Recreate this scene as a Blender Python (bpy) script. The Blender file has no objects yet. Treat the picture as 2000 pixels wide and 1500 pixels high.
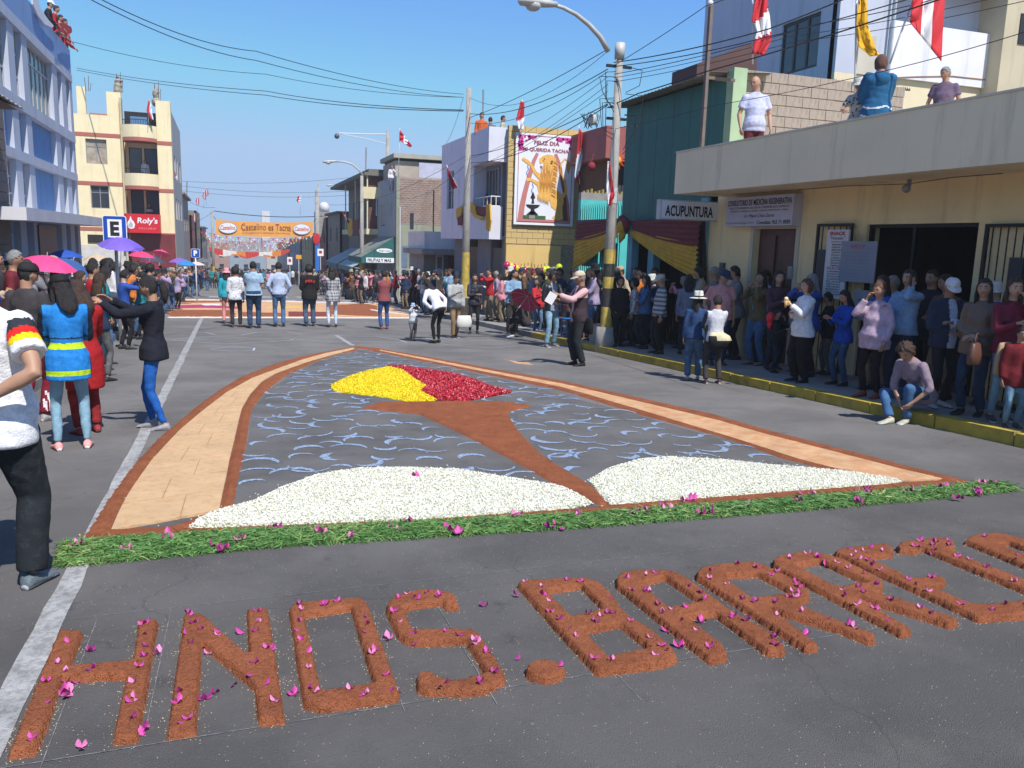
import bpy, math, random, numpy as np
from mathutils import Vector, Matrix
random.seed(7); np.random.seed(7)
rad = math.radians
scene = bpy.context.scene
# ------------------------------------------------------------------ camera
# world axes: Y runs up the street, X to its right side, the street falls 3.75 cm per metre
FOC, CX, CY, CAMH, SLOPE = 1600.0, 1000.0, 750.0, 1.65, 0.0375
YAW, PITCH, ROLL = rad(19.298), rad(-9.692), rad(1.7)
def cam_axes():
    f = np.array([math.sin(YAW)*math.cos(PITCH), math.cos(YAW)*math.cos(PITCH), math.sin(PITCH)])
    r = np.array([math.cos(YAW), -math.sin(YAW), 0.0]); u = np.cross(r, f)
    c, s = math.cos(ROLL), math.sin(ROLL)
    return c*r+s*u, -s*r+c*u, f
CR, CU, CF = cam_axes()
CPOS = np.array([0, 0, CAMH])
cam = bpy.data.cameras.new('camera'); cam_ob = bpy.data.objects.new('camera', cam)
scene.collection.objects.link(cam_ob); scene.camera = cam_ob
cam.sensor_fit = 'HORIZONTAL'; cam.sensor_width = 36.0; cam.lens = 36.0*FOC/2000.0
cam.clip_start = 0.05; cam.clip_end = 6000
m = Matrix.Identity(4)
for i in range(3):
    m[i][0], m[i][1], m[i][2], m[i][3] = CR[i], CU[i], -CF[i], CPOS[i]
cam_ob.matrix_world = m
# ------------------------------------------------------------------ light
SUN_DIR = Vector((0.130, -0.575, 0.81)).normalized()          # towards the sun
sun = bpy.data.lights.new('sun', 'SUN'); sun.energy = 3.95; sun.angle = rad(0.53); sun.color = (1.0, 0.955, 0.89)
sun_ob = bpy.data.objects.new('sun', sun); scene.collection.objects.link(sun_ob)
sun_ob.rotation_euler = SUN_DIR.to_track_quat('Z', 'Y').to_euler()
world = bpy.data.worlds.new('World'); scene.world = world; world.use_nodes = True
wn = world.node_tree.nodes; wl = world.node_tree.links
sky = wn.new('ShaderNodeTexSky'); sky.sky_type = 'NISHITA'; sky.sun_disc = False
sky.sun_elevation = math.asin(SUN_DIR.z); sky.sun_rotation = math.atan2(SUN_DIR.x, SUN_DIR.y)
sky.air_density = 1.0; sky.dust_density = 0.2; sky.ozone_density = 1.6; sky.altitude = 500
smin = wn.new('ShaderNodeVectorMath'); smin.operation = 'MULTIPLY'; smin.inputs[1].default_value = (0.52, 0.78, 1.10)
smax = wn.new('ShaderNodeVectorMath'); smax.operation = 'MINIMUM'; smax.inputs[1].default_value = (2.45, 3.5, 5.1)
wl.new(sky.outputs[0], smin.inputs[0]); wl.new(smin.outputs[0], smax.inputs[0]); wl.new(smax.outputs[0], wn['Background'].inputs[0]); wn['Background'].inputs[1].default_value = 0.125
scene.view_settings.view_transform = 'Standard'; scene.view_settings.look = 'None'
scene.view_settings.gamma = 1; scene.view_settings.use_curve_mapping = False
scene.view_settings.exposure = 0.52
scene.render.engine = 'CYCLES'
# ------------------------------------------------------------------ pixel helpers (used to measure where things stand)
def ray(px, py): return CF+(px-CX)/FOC*CR-(py-CY)/FOC*CU
def G(px, py, h=0.0):
    d = ray(px, py); t = (h-CAMH)/(d[2]+SLOPE*d[1]); return CPOS+t*d
def AX(px, py, X):
    d = ray(px, py); return CPOS+X/d[0]*d
def AY(px, py, Y):
    d = ray(px, py); return CPOS+Y/d[1]*d
def gz(y): return -SLOPE*y
# ------------------------------------------------------------------ materials
MATS = {}
def nodes(m): return m.node_tree.nodes, m.node_tree.links
def mat(name, col, rough=0.8, var=0.12, scale=3.0, bump=0.0, bscale=60.0, metal=0.0, col2=None, mix=0.5, mscale=4.0, spec=0.5, coord='Object', emit=None, trans=0.0):
    if name in MATS: return MATS[name]
    m = bpy.data.materials.new(name); m.use_nodes = True; n, l = nodes(m)
    b = n['Principled BSDF']; b.inputs['Roughness'].default_value = rough; b.inputs['Metallic'].default_value = metal
    b.inputs['Specular IOR Level'].default_value = spec
    tc = n.new('ShaderNodeTexCoord')
    co = tc.outputs[coord]
    nz = n.new('ShaderNodeTexNoise'); nz.inputs['Scale'].default_value = scale; nz.inputs['Detail'].default_value = 6; l.new(co, nz.inputs['Vector'])
    rp = n.new('ShaderNodeMapRange'); rp.inputs[1].default_value = 0.3; rp.inputs[2].default_value = 0.7
    rp.inputs[3].default_value = 1-var; rp.inputs[4].default_value = 1+var; l.new(nz.outputs[0], rp.inputs[0])
    src = None
    if col2 is not None:
        n2 = n.new('ShaderNodeTexNoise'); n2.inputs['Scale'].default_value = mscale; n2.inputs['Detail'].default_value = 8; n2.inputs['Roughness'].default_value = 0.7
        l.new(co, n2.inputs['Vector'])
        r2 = n.new('ShaderNodeMapRange'); r2.inputs[1].default_value = mix-0.06; r2.inputs[2].default_value = mix+0.06; l.new(n2.outputs[0], r2.inputs[0])
        mx = n.new('ShaderNodeMix'); mx.data_type = 'RGBA'; mx.inputs[6].default_value = (*col, 1); mx.inputs[7].default_value = (*col2, 1)
        l.new(r2.outputs[0], mx.inputs[0]); src = mx.outputs[2]
    mu = n.new('ShaderNodeVectorMath'); mu.operation = 'SCALE'
    if src is None: mu.inputs[0].default_value = col
    else: l.new(src, mu.inputs[0])
    l.new(rp.outputs[0], mu.inputs['Scale']); l.new(mu.outputs[0], b.inputs['Base Color'])
    if any(w in name for w in ('render', 'wall', 'pillar', 'paint', 'slab', 'panel', 'plaster', 'far_', 'parapet', 'side', 'teal', 'turquoise')):
        mp = n.new('ShaderNodeMapping'); mp.inputs['Scale'].default_value = (3.2, 3.2, .28); l.new(tc.outputs['Object'], mp.inputs[0])
        n4 = n.new('ShaderNodeTexNoise'); n4.inputs['Scale'].default_value = 1.0; n4.inputs['Detail'].default_value = 7; n4.inputs['Roughness'].default_value = .65; l.new(mp.outputs[0], n4.inputs['Vector'])
        r4 = n.new('ShaderNodeMapRange'); r4.inputs[1].default_value = .54; r4.inputs[2].default_value = .74; r4.inputs[3].default_value = 1.0; r4.inputs[4].default_value = .72; l.new(n4.outputs[0], r4.inputs[0])
        m5 = n.new('ShaderNodeVectorMath'); m5.operation = 'SCALE'; l.new(mu.outputs[0], m5.inputs[0]); l.new(r4.outputs[0], m5.inputs['Scale']); l.new(m5.outputs[0], b.inputs['Base Color'])
    if bump:
        n3 = n.new('ShaderNodeTexNoise'); n3.inputs['Scale'].default_value = bscale; n3.inputs['Detail'].default_value = 4; l.new(co, n3.inputs['Vector'])
        bp = n.new('ShaderNodeBump'); bp.inputs['Strength'].default_value = min(1, bump); bp.inputs['Distance'].default_value = 0.02
        l.new(n3.outputs[0], bp.inputs['Height']); l.new(bp.outputs[0], b.inputs['Normal'])
    if trans: b.inputs['Transmission Weight'].default_value = trans
    MATS[name] = m; return m
def pattern_mat(name, cols, kind, size=0.05, rough=0.85):
    """cloth with a printed or woven pattern: stripes, plaid, dots"""
    if name in MATS: return MATS[name]
    m = mat(name, cols[0], rough, 0.1, 20, 0.25, 150); n, l = nodes(m); b = n['Principled BSDF']
    tc = [x for x in n if x.type == 'TEX_COORD'][0]
    sx = n.new('ShaderNodeSeparateXYZ'); l.new(tc.outputs['Object'], sx.inputs[0])
    def band(out, duty=0.5, sz=size):
        a = n.new('ShaderNodeMath'); a.operation = 'DIVIDE'; l.new(out, a.inputs[0]); a.inputs[1].default_value = sz
        f = n.new('ShaderNodeMath'); f.operation = 'FRACT'; l.new(a.outputs[0], f.inputs[0])
        g = n.new('ShaderNodeMath'); g.operation = 'LESS_THAN'; l.new(f.outputs[0], g.inputs[0]); g.inputs[1].default_value = duty
        return g.outputs[0]
    if kind == 'stripes':
        fac = band(sx.outputs[2], 0.45)
    elif kind == 'plaid':
        a = n.new('ShaderNodeMath'); a.operation = 'ADD'; l.new(sx.outputs[0], a.inputs[0]); l.new(sx.outputs[1], a.inputs[1])
        f1 = band(sx.outputs[2], 0.35); f2 = band(a.outputs[0], 0.35)
        c = n.new('ShaderNodeMath'); c.operation = 'MULTIPLY_ADD'; l.new(f1, c.inputs[0]); c.inputs[1].default_value = 0.5
        d = n.new('ShaderNodeMath'); d.operation = 'MULTIPLY'; l.new(f2, d.inputs[0]); d.inputs[1].default_value = 0.5; l.new(d.outputs[0], c.inputs[2]); fac = c.outputs[0]
    else:
        v = n.new('ShaderNodeTexVoronoi'); v.inputs['Scale'].default_value = 1/size; l.new(tc.outputs['Object'], v.inputs['Vector'])
        g = n.new('ShaderNodeMath'); g.operation = 'LESS_THAN'; l.new(v.outputs[0], g.inputs[0]); g.inputs[1].default_value = 0.33; fac = g.outputs[0]
    mx = n.new('ShaderNodeMix'); mx.data_type = 'RGBA'; mx.inputs[6].default_value = (*cols[0], 1); mx.inputs[7].default_value = (*cols[1], 1)
    l.new(fac, mx.inputs[0]); l.new(mx.outputs[2], b.inputs['Base Color'])
    return m
def cloth(col, rough=0.88):
    k = 'cloth_%02x%02x%02x' % tuple(int(max(0, min(1, c))*255) for c in col)
    return mat(k, col, rough, 0.14, 9, 0.35, 90, col2=tuple(c*0.82 for c in col), mix=0.52, mscale=26, spec=0.25)
def denim(col):
    k = 'denim_%02x%02x%02x' % tuple(int(max(0, min(1, c))*255) for c in col)
    return mat(k, col, 0.9, 0.2, 6, 0.4, 200, col2=tuple(min(1, c*1.35+0.01) for c in col), mix=0.56, mscale=9, spec=0.2)
SKIN = [mat('skin_a', (0.42, 0.235, 0.15), 0.55, 0.06, 12, 0.1, 200), mat('skin_b', (0.34, 0.18, 0.11), 0.55, 0.06, 12, 0.1, 200), mat('skin_c', (0.50, 0.30, 0.20), 0.55, 0.06, 12, 0.1, 200)]
HAIR = {'black': mat('hair_black', (0.012, 0.009, 0.008), 0.45, 0.5, 40, 0.8, 120), 'brown': mat('hair_brown', (0.05, 0.025, 0.014), 0.5, 0.5, 40, 0.8, 120),
        'auburn': mat('hair_auburn', (0.13, 0.05, 0.025), 0.5, 0.5, 40, 0.8, 120), 'grey': mat('hair_grey', (0.25, 0.25, 0.25), 0.6, 0.4, 40, 0.8, 120)}
EYE = mat('eye', (0.02, 0.012, 0.01), 0.3, 0, 1); LIP = mat('lip', (0.28, 0.09, 0.075), 0.5, 0.05, 5)
# ------------------------------------------------------------------ objects
COL = scene.collection
OFF = {}
def tag(o, label=None, cat=None, group=None, kind=None):
    if label: o['label'] = label
    if cat: o['category'] = cat
    if group: o['group'] = group
    if kind: o['kind'] = kind
    return o
def thing(name, loc, label, cat, group=None, rz=0.0):
    o = bpy.data.objects.new(name, None); o.empty_display_size = 0.2; COL.objects.link(o); o.location = loc; o.rotation_euler[2] = rz
    OFF[o.name] = Vector(loc); return tag(o, label, cat, group)
class MB:
    def __init__(s): s.v = []; s.f = []; s.m = []
    def add(s, vs, fs, m=0):
        o = len(s.v); s.v.extend([tuple(map(float, p)) for p in vs])
        for q in fs: s.f.append(tuple(i+o for i in q)); s.m.append(m)
        return s
    def quad(s, a, b, c, d, m=0): return s.add([a, b, c, d], [(0, 1, 2, 3)], m)
    def box(s, a, b, m=0):
        x0, y0, z0 = a; x1, y1, z1 = b
        if x0 > x1: x0, x1 = x1, x0
        if y0 > y1: y0, y1 = y1, y0
        if z0 > z1: z0, z1 = z1, z0
        return s.add([(x0,y0,z0),(x1,y0,z0),(x1,y1,z0),(x0,y1,z0),(x0,y0,z1),(x1,y0,z1),(x1,y1,z1),(x0,y1,z1)],
                     [(0,3,2,1),(4,5,6,7),(0,1,5,4),(1,2,6,5),(2,3,7,6),(3,0,4,7)], m)
    def obox(s, O, U, V, W, m=0):
        """box from corner O spanned by three vectors"""
        O, U, V, W = map(Vector, (O, U, V, W))
        p = [O, O+U, O+U+V, O+V, O+W, O+U+W, O+U+V+W, O+V+W]
        f = [(0,3,2,1),(4,5,6,7),(0,1,5,4),(1,2,6,5),(2,3,7,6),(3,0,4,7)]
        if U.cross(V).dot(W) < 0: f = [q[::-1] for q in f]
        return s.add(p, f, m)
    def prism(s, poly, W, m=0):
        """flat polygon (3d points) swept by W"""
        P = [Vector(p) for p in poly]; W = Vector(W); k = len(P)
        n = Vector((0,0,0))
        for i in range(k): n += P[i].cross(P[(i+1) % k])
        fs = [tuple(range(k))[::-1], tuple(range(k, 2*k))]+[(i, (i+1) % k, (i+1) % k+k, i+k) for i in range(k)]
        if n.dot(W) < 0: fs = [q[::-1] for q in fs]
        return s.add(P+[p+W for p in P], fs, m)
    def tube(s, pts, rs, k=8, m=0, cap=True, flat=1.0, ref=None):
        P = [Vector(p) for p in pts]; n = len(P)
        if not hasattr(rs, '__len__'): rs = [rs]*n
        t0 = (P[1]-P[0]).normalized()
        a = Vector(ref) if ref is not None else (Vector((0, 0, 1)) if abs(t0.z) < 0.9 else Vector((1, 0, 0)))
        x = (a-t0*a.dot(t0)).normalized(); vs = []
        for i in range(n):
            t = (P[min(n-1, i+1)]-P[max(0, i-1)]).normalized()
            x = (x-t*x.dot(t)).normalized(); y = t.cross(x)
            for j in range(k):
                an = 2*math.pi*j/k; vs.append(P[i]+x*(math.cos(an)*rs[i])+y*(math.sin(an)*rs[i]*flat))
        fs = [(i*k+j, i*k+(j+1) % k, (i+1)*k+(j+1) % k, (i+1)*k+j) for i in range(n-1) for j in range(k)]
        if cap: fs += [tuple(range(k))[::-1], tuple(range((n-1)*k, n*k))]
        return s.add(vs, fs, m)
    def rings(s, cs, xs, ys, k=16, m=0, cap=True):
        """loft of ellipses: centres, x-axis vectors, y-axis vectors (with their lengths)"""
        n = len(cs); vs = []
        for i in range(n):
            c, x, y = Vector(cs[i]), Vector(xs[i]), Vector(ys[i])
            for j in range(k):
                an = 2*math.pi*j/k; vs.append(c+x*math.cos(an)+y*math.sin(an))
        fs = [(i*k+j, i*k+(j+1) % k, (i+1)*k+(j+1) % k, (i+1)*k+j) for i in range(n-1) for j in range(k)]
        if cap: fs += [tuple(range(k))[::-1], tuple(range((n-1)*k, n*k))]
        return s.add(vs, fs, m)
    def ball(s, c, r, k=10, m=0, R=None):
        c = Vector(c); r = r if hasattr(r, '__len__') else (r, r, r); vs = []; h = k//2+1
        for i in range(h+1):
            th = math.pi*i/h
            for j in range(k):
                ph = 2*math.pi*j/k; p = Vector((r[0]*math.sin(th)*math.cos(ph), r[1]*math.sin(th)*math.sin(ph), r[2]*math.cos(th)))
                vs.append(c+(R @ p if R is not None else p))
        fs = [(i*k+j, (i+1)*k+j, (i+1)*k+(j+1) % k, i*k+(j+1) % k) for i in range(h) for j in range(k)]
        return s.add(vs, fs, m)
    def build(s, name, mats, parent=None, smooth=False, label=None, cat=None, group=None, kind=None, loc=None):
        if not isinstance(mats, (list, tuple)): mats = [mats]
        me = bpy.data.meshes.new(name)
        off = OFF[parent.name] if parent is not None else (Vector(loc) if loc is not None else Vector((0, 0, 0)))
        V = np.array(s.v, dtype=np.float64).reshape(-1, 3)-np.array(off)
        me.from_pydata(V.tolist(), [], s.f)
        for q in mats: me.materials.append(q)
        if len(mats) > 1: me.polygons.foreach_set('material_index', s.m)
        if smooth: me.polygons.foreach_set('use_smooth', [True]*len(me.polygons))
        me.validate(); me.update()
        o = bpy.data.objects.new(name, me); COL.objects.link(o); o.parent = parent
        if parent is None and loc is not None: o.location = loc
        OFF[o.name] = Vector(off)
        return tag(o, label, cat, group, kind)
def npmesh(name, V, F, mats, mi=None, smooth=False, parent=None, **k):
    """mesh from numpy arrays, F is (n,3) or (n,4)"""
    me = bpy.data.meshes.new(name); V = np.asarray(V, float)
    if parent is not None: V = V-np.array(OFF[parent.name])
    F = np.asarray(F, np.int32); n, w = F.shape
    me.vertices.add(len(V)); me.vertices.foreach_set('co', V.ravel())
    me.loops.add(n*w); me.loops.foreach_set('vertex_index', F.ravel())
    me.polygons.add(n); me.polygons.foreach_set('loop_start', np.arange(0, n*w, w, dtype=np.int32))
    me.polygons.foreach_set('loop_total', np.full(n, w, dtype=np.int32))
    for q in (mats if isinstance(mats, (list, tuple)) else [mats]): me.materials.append(q)
    if mi is not None: me.polygons.foreach_set('material_index', np.asarray(mi, np.int32))
    if smooth: me.polygons.foreach_set('use_smooth', np.ones(n, bool))
    me.update(calc_edges=True)
    o = bpy.data.objects.new(name, me); COL.objects.link(o); o.parent = parent
    OFF[o.name] = OFF[parent.name] if parent is not None else Vector((0, 0, 0))
    return tag(o, k.get('label'), k.get('cat'), k.get('group'), k.get('kind'))
# scratch scene: modifiers and text are evaluated there, then only their meshes are kept
SCR = bpy.data.scenes.new('scratch')
def evaluate(objs):
    vl = SCR.view_layers[0]; vl.update(); dg = vl.depsgraph; out = []
    for o in objs:
        out.append(bpy.data.meshes.new_from_object(o.evaluated_get(dg)))
    for o in objs:
        d = o.data; bpy.data.objects.remove(o)
        (bpy.data.meshes if isinstance(d, bpy.types.Mesh) else bpy.data.curves).remove(d)
    return out
def remesh_batch(items):
    """items: (MB, voxel size, smoothing steps) -> list of (verts, faces)"""
    obs = []
    for mb, vox, sm in items:
        me = bpy.data.meshes.new('t'); me.from_pydata(mb.v, [], mb.f); me.update()
        o = bpy.data.objects.new('t', me); SCR.collection.objects.link(o)
        r = o.modifiers.new('r', 'REMESH'); r.mode = 'VOXEL'; r.voxel_size = vox; r.use_smooth_shade = True
        s = o.modifiers.new('s', 'SMOOTH'); s.factor = 0.5; s.iterations = sm
        obs.append(o)
    res = []
    for me in evaluate(obs):
        V = np.empty(len(me.vertices)*3); me.vertices.foreach_get('co', V); V = V.reshape(-1, 3)
        N = np.empty(len(me.vertices)*3); me.vertices.foreach_get('normal', N); N = N.reshape(-1, 3)
        F = np.empty(len(me.loops), np.int32); me.loops.foreach_get('vertex_index', F)
        res.append((V, F.reshape(-1, 4), N)); bpy.data.meshes.remove(me)
    return res
FONT_CACHE = {}
def text_geo(txt, bold=0.0, shear=0.0, spacing=1.0):
    k = (txt, bold, shear, spacing)
    if k not in FONT_CACHE:
        cu = bpy.data.curves.new('t', 'FONT'); cu.body = txt; cu.size = 1; cu.offset = bold; cu.shear = shear; cu.space_character = spacing; cu.resolution_u = 3
        o = bpy.data.objects.new('t', cu); SCR.collection.objects.link(o)
        me = evaluate([o])[0]
        V = np.array([v.co[:2] for v in me.vertices]).reshape(-1, 2); F = [tuple(p.vertices) for p in me.polygons]
        bpy.data.meshes.remove(me)
        lo = V.min(0); hi = V.max(0); FONT_CACHE[k] = ((V-lo), F, hi-lo)
    return FONT_CACHE[k]
def lettering(txt, O, U, W, width, height, material, parent, bold=0.0, shear=0.0, off=0.004, spacing=1.0, name='lettering', warp=None):
    """flat print: text fitted in width x height, lower left corner O, right U, up W"""
    V, F, sz = text_geo(txt, bold, shear, spacing)
    O, U, W = Vector(O), Vector(U).normalized(), Vector(W).normalized(); N = U.cross(W)
    sx = width/sz[0]; sy = height/sz[1]
    mb = MB(); vs = []
    for a, b in V:
        x, y = a*sx, b*sy
        if warp: x, y = warp(x, y)
        vs.append(O+U*x+W*y+N*off)
    mb.add(vs, F)
    return mb.build(name, material, parent)
# ------------------------------------------------------------------ people
def rotmat(yaw=0, pitch=0, roll=0):
    """local axes: x right, y forward, z up; pitch>0 leans forward, yaw>0 turns right"""
    return Matrix.Rotation(-rad(yaw), 3, 'Z') @ Matrix.Rotation(-rad(pitch), 3, 'X') @ Matrix.Rotation(rad(roll), 3, 'Y')
def ik(a, b, l1, l2, pole):
    a, b, pole = Vector(a), Vector(b), Vector(pole); d = b-a; L = d.length
    if L > (l1+l2)*0.995: b = a+d*((l1+l2)*0.995/L); d = b-a; L = d.length
    if L < abs(l1-l2)*1.05+1e-4: L = abs(l1-l2)*1.05+1e-4
    u = d.normalized(); x = (l1*l1-l2*l2+L*L)/(2*L); y = math.sqrt(max(1e-8, l1*l1-x*x))
    p = pole-u*pole.dot(u); p = p.normalized() if p.length > 1e-5 else Vector((0, 1, 0))
    return a+u*x+p*y, b
def wrinkle(V, N, amp, seed, freq=34):
    r = np.random.RandomState(seed); d = np.zeros(len(V))
    for k in range(4):
        a = r.normal(size=3); a /= np.linalg.norm(a); b = r.normal(size=3)*14; a[2] *= 1.5
        d += np.sin(V@a*freq*(0.6+0.5*k)+2.2*np.sin(V@b+r.rand()*6)+r.rand()*6)/(1+0.7*k)
    return V+N*(d*amp)[:, None]
ARMS = {  # hand goal from the shoulder (out, forward, up) in body heights, elbow pole (out, forward, up)
 'down': ((.035, .03, -.315), (.5, -.8, -.1)), 'slack': ((.05, .06, -.30), (.6, -.8, 0)), 'hip': ((.03, .02, -.20), (1.0, -.7, .1)), 'pocket': ((.015, .045, -.27), (.8, -.9, 0)),
 'fold': ((-.13, .115, -.13), (.7, .2, -.9)), 'face': ((-.045, .11, .055), (.5, .2, -1)), 'ear': ((-.025, .06, .085), (.5, .4, -1)), 'hold': ((-.06, .19, -.09), (.5, -.2, -1)), 'clasp': ((-.085, .10, -.20), (.8, -.5, -.5)),
 'fwd': ((-.02, .30, -.02), (.6, 0, -1)), 'up': ((-.02, .16, .13), (.8, 0, -.8)), 'photo': ((-.07, .17, .075), (.9, 0, -.7)), 'back': ((-.03, -.09, -.25), (1, -.6, 0)), 'rail': ((-.02, .20, -.17), (.7, -.6, -.3)), 'reach': ((.0, .24, -.14), (.6, -.2, -.8))}
def head_piece(mb, HC, RH, h, m=0):
    k, hh = 22, 18; rx, ry, rz = .0455*h, .0555*h, .068*h; vs = []
    for i in range(hh+1):
        th = math.pi*i/hh
        for j in range(k):
            ph = 2*math.pi*j/k; x = math.sin(th)*math.cos(ph); y = math.sin(th)*math.sin(ph); z = math.cos(th)
            X, Y, Z = x*rx, y*ry, z*rz
            if z < 0:
                t = -z; X *= 1-.30*t*t; Y = Y*(1-.10*t) if y > 0 else Y*(1-.42*t)
            if y > 0:
                nose = math.exp(-((X/(.0085*h))**2)-(((Z+.014*h)/(.016*h))**2)); Y += .017*h*nose
                brow = math.exp(-((Z-.012*h)/(.008*h))**2)*max(0, 1-abs(X)/(.035*h)); Y += .0022*h*brow
                for sx in (-1, 1): Y -= .006*h*math.exp(-(((X-sx*.017*h)/(.010*h))**2)-(((Z-.001*h)/(.008*h))**2))
                Y += .005*h*math.exp(-((X/(.016*h))**2)-(((Z+.040*h)/(.008*h))**2))+.005*h*math.exp(-((X/(.014*h))**2)-(((Z+.058*h)/(.008*h))**2))
            vs.append(HC+RH @ Vector((X, Y, Z)))
    fs = [(i*k+j, (i+1)*k+j, (i+1)*k+(j+1) % k, i*k+(j+1) % k) for i in range(hh) for j in range(k)]
    mb.add(vs, fs, m)
    for sx in (-1, 1):
        mb.ball(HC+RH @ Vector((sx*.0465*h, -.004*h, -.004*h)), (.006*h, .011*h, .018*h), 8, m, RH)
def hand_piece(mb, W, D, PN, side, h, curl=0.6, fingers=None):
    """palm loft into mb, fingers into fmb"""
    D = D.normalized(); PN = (PN-D*PN.dot(D)).normalized(); X = D.cross(PN)*side
    mb.rings([W-D*.01*h, W+D*.012*h, W+D*.035*h, W+D*.052*h], [X*.0135*h, X*.018*h, X*.0235*h, X*.021*h], [PN*.011*h, PN*.0095*h, PN*.009*h, PN*.0065*h], 10)
    f = fingers
    for q, (o, L) in enumerate(((-.0165, .036), (-.0055, .043), (.0055, .040), (.016, .030))):
        p = W+D*.046*h+X*o*h; d = D.copy(); pts = [p-D*.006*h, p]
        for s, c in ((.42, curl*.5), (.33, curl), (.25, curl)):
            d = (d*math.cos(c)+PN*math.sin(c)).normalized(); pn = PN; p = p+d*L*h*s*1.05; pts.append(p)
        f.tube(pts, [.0054*h, .0053*h, .005*h, .0046*h, .0034*h], 6)
    p = W+D*.014*h-X*.016*h; t = (D*.75-X*.55+PN*.35).normalized(); t2 = (D*.9-X*.1+PN*.4).normalized()
    f.tube([p, p+t*.018*h, p+t*.018*h+t2*.016*h, p+t*.018*h+t2*.030*h], [.0075*h, .0062*h, .0055*h, .004*h], 6)
def hair_piece(mb, HC, RH, h, style, rnd, hat=False):
    k, hh = 26, 16; S = 1.0; grow = {'short': .0055, 'bald': 0, 'long': .008, 'pony': .006, 'bun': .006, 'curly': .016, 'bob': .011}.get(style, .006)*h
    rx, ry, rz = .0455*h+grow, .0555*h+grow, .068*h+grow*(.5 if hat else 1); vs = []; keep = []
    low = {'short': -.25, 'bald': 0, 'long': -.75, 'pony': -.35, 'bun': -.35, 'curly': -.55, 'bob': -.85}.get(style, -.3)
    for i in range(hh+1):
        th = math.pi*i/hh
        for j in range(k):
            ph = 2*math.pi*j/k; x = math.sin(th)*math.cos(ph); y = math.sin(th)*math.sin(ph); z = math.cos(th)
            n = (math.sin(ph*9+rnd)*math.sin(th*11+rnd*2)*.5+math.sin(ph*17+th*7))*.0022*h*(4 if style == 'curly' else 1)
            X, Y, Z = x*(rx+n), y*(ry+n), z*(rz+n*.6)
            if z < 0: t = -z; Y *= (1-.25*t) if style not in ('bob', 'long') else 1; X *= 1-.15*t if style not in ('bob', 'long') else 1
            vs.append(HC+RH @ Vector((X, Y, Z)))
            face = (y > .25 and z < .52-.25*(1-y)) or (y > -.05 and z < .12 and abs(x) > .5 and style in ('short', 'pony', 'bun'))
            keep.append(z > (low if y > -.15 else min(low, -.68)) and not face)
    fs = []
    for i in range(hh):
        for j in range(k):
            q = (i*k+j, (i+1)*k+j, (i+1)*k+(j+1) % k, i*k+(j+1) % k)
            if sum(keep[a] for a in q) >= 3: fs.append(q)
    mb.add(vs, fs)
    def P(x, y, z): return HC+RH @ Vector((x*h, y*h, z*h))
    X = RH @ Vector((1, 0, 0)); Y = RH @ Vector((0, 1, 0))
    if style == 'long':
        L = .17
        mb.rings([P(0, -.022, .0), P(0, -.034, -.05), P(0, -.047, -.09), P(0, -.055, -.13), P(0, -.055, -L)], [X*w*h for w in (.048, .053, .055, .050, .02)], [Y*w*h for w in (.034, .03, .022, .018, .008)], 16)
        for s in (-1, 1): mb.tube([P(s*.045, .0, .0), P(s*.05, .005, -.05), P(s*.047, .012, -.10), P(s*.04, .02, -.15)], [.014*h, .015*h, .013*h, .006*h], 7, flat=.6)
    if style == 'pony':
        mb.tube([P(0, -.055, .02), P(0, -.085, .01), P(0, -.092, -.03), P(0, -.085, -.08), P(0, -.08, -.12)], [.014*h, .024*h, .027*h, .022*h, .007*h], 8)
    if style == 'bun': mb.ball(P(0, -.075, .03), (.027*h, .024*h, .025*h), 10, 0, RH)
def hat_piece(root, HC, RH, h, kind, m, band=None):
    mb = MB(); X = RH @ Vector((1, 0, 0)); Y = RH @ Vector((0, 1, 0)); Z = RH @ Vector((0, 0, 1)); c = HC
    def ring(z, a, b, dy=0): return (c+Z*z*h+Y*dy*h, X*a*h, Y*b*h)
    if kind == 'cap':
        R = [ring(.018, .052, .064), ring(.035, .0515, .063), ring(.055, .046, .055), ring(.070, .033, .040), ring(.0765, .012, .015)]
        mb.rings(*zip(*R), k=18)
        pts = []; n = 9
        for j in range(n):
            a = math.pi*(j/(n-1)); pts.append((math.cos(a), math.sin(a)))
        top = [c+X*(p*.050*h)+Y*((.030+.085*q)*h)+Z*((.024-.020*q-.010*p*p)*h) for p, q in pts]
        inn = [c+X*(p*.050*h)+Y*((.030+.025*q)*h)+Z*((.026-.006*p*p)*h) for p, q in pts]
        vs = top+inn+[v-Z*.004*h for v in top]+[v-Z*.004*h for v in inn]; fs = []
        for j in range(n-1):
            fs += [(j, j+1, n+j+1, n+j), (2*n+j+1, 2*n+j, 3*n+j, 3*n+j+1), (j+1, j, 2*n+j, 2*n+j+1)]
        mb.add(vs, fs)
    else:
        brim, hgt = {'straw': (.098, .078), 'bucket': (.078, .062), 'felt': (.095, .085)}[kind]
        drop = {'straw': .012, 'bucket': .026, 'felt': .006}[kind]
        R = [ring(.026-drop, brim, brim*1.08), ring(.024, .054, .065), ring(.029, .053, .064), ring(.026+hgt*.6, .048, .058), ring(.026+hgt*.92, .040, .050), ring(.026+hgt*.86, .015, .02)]
        mb.rings(*zip(*R), k=24, cap=False); mb.rings([R[0][0]-Z*.004*h, R[1][0]-Z*.004*h], [R[0][1], R[1][1]], [R[0][2], R[1][2]], 24, cap=False)
    o = mb.build('hat', m, root, True)
    if band is not None:
        b = MB(); b.rings([c+Z*.027*h, c+Z*.042*h], [X*.0555*h, X*.053*h], [Y*.0665*h, Y*.064*h], 24, cap=False); b.build('hat_band', band, o, True)
    return o
PCOUNT = [0]
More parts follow.
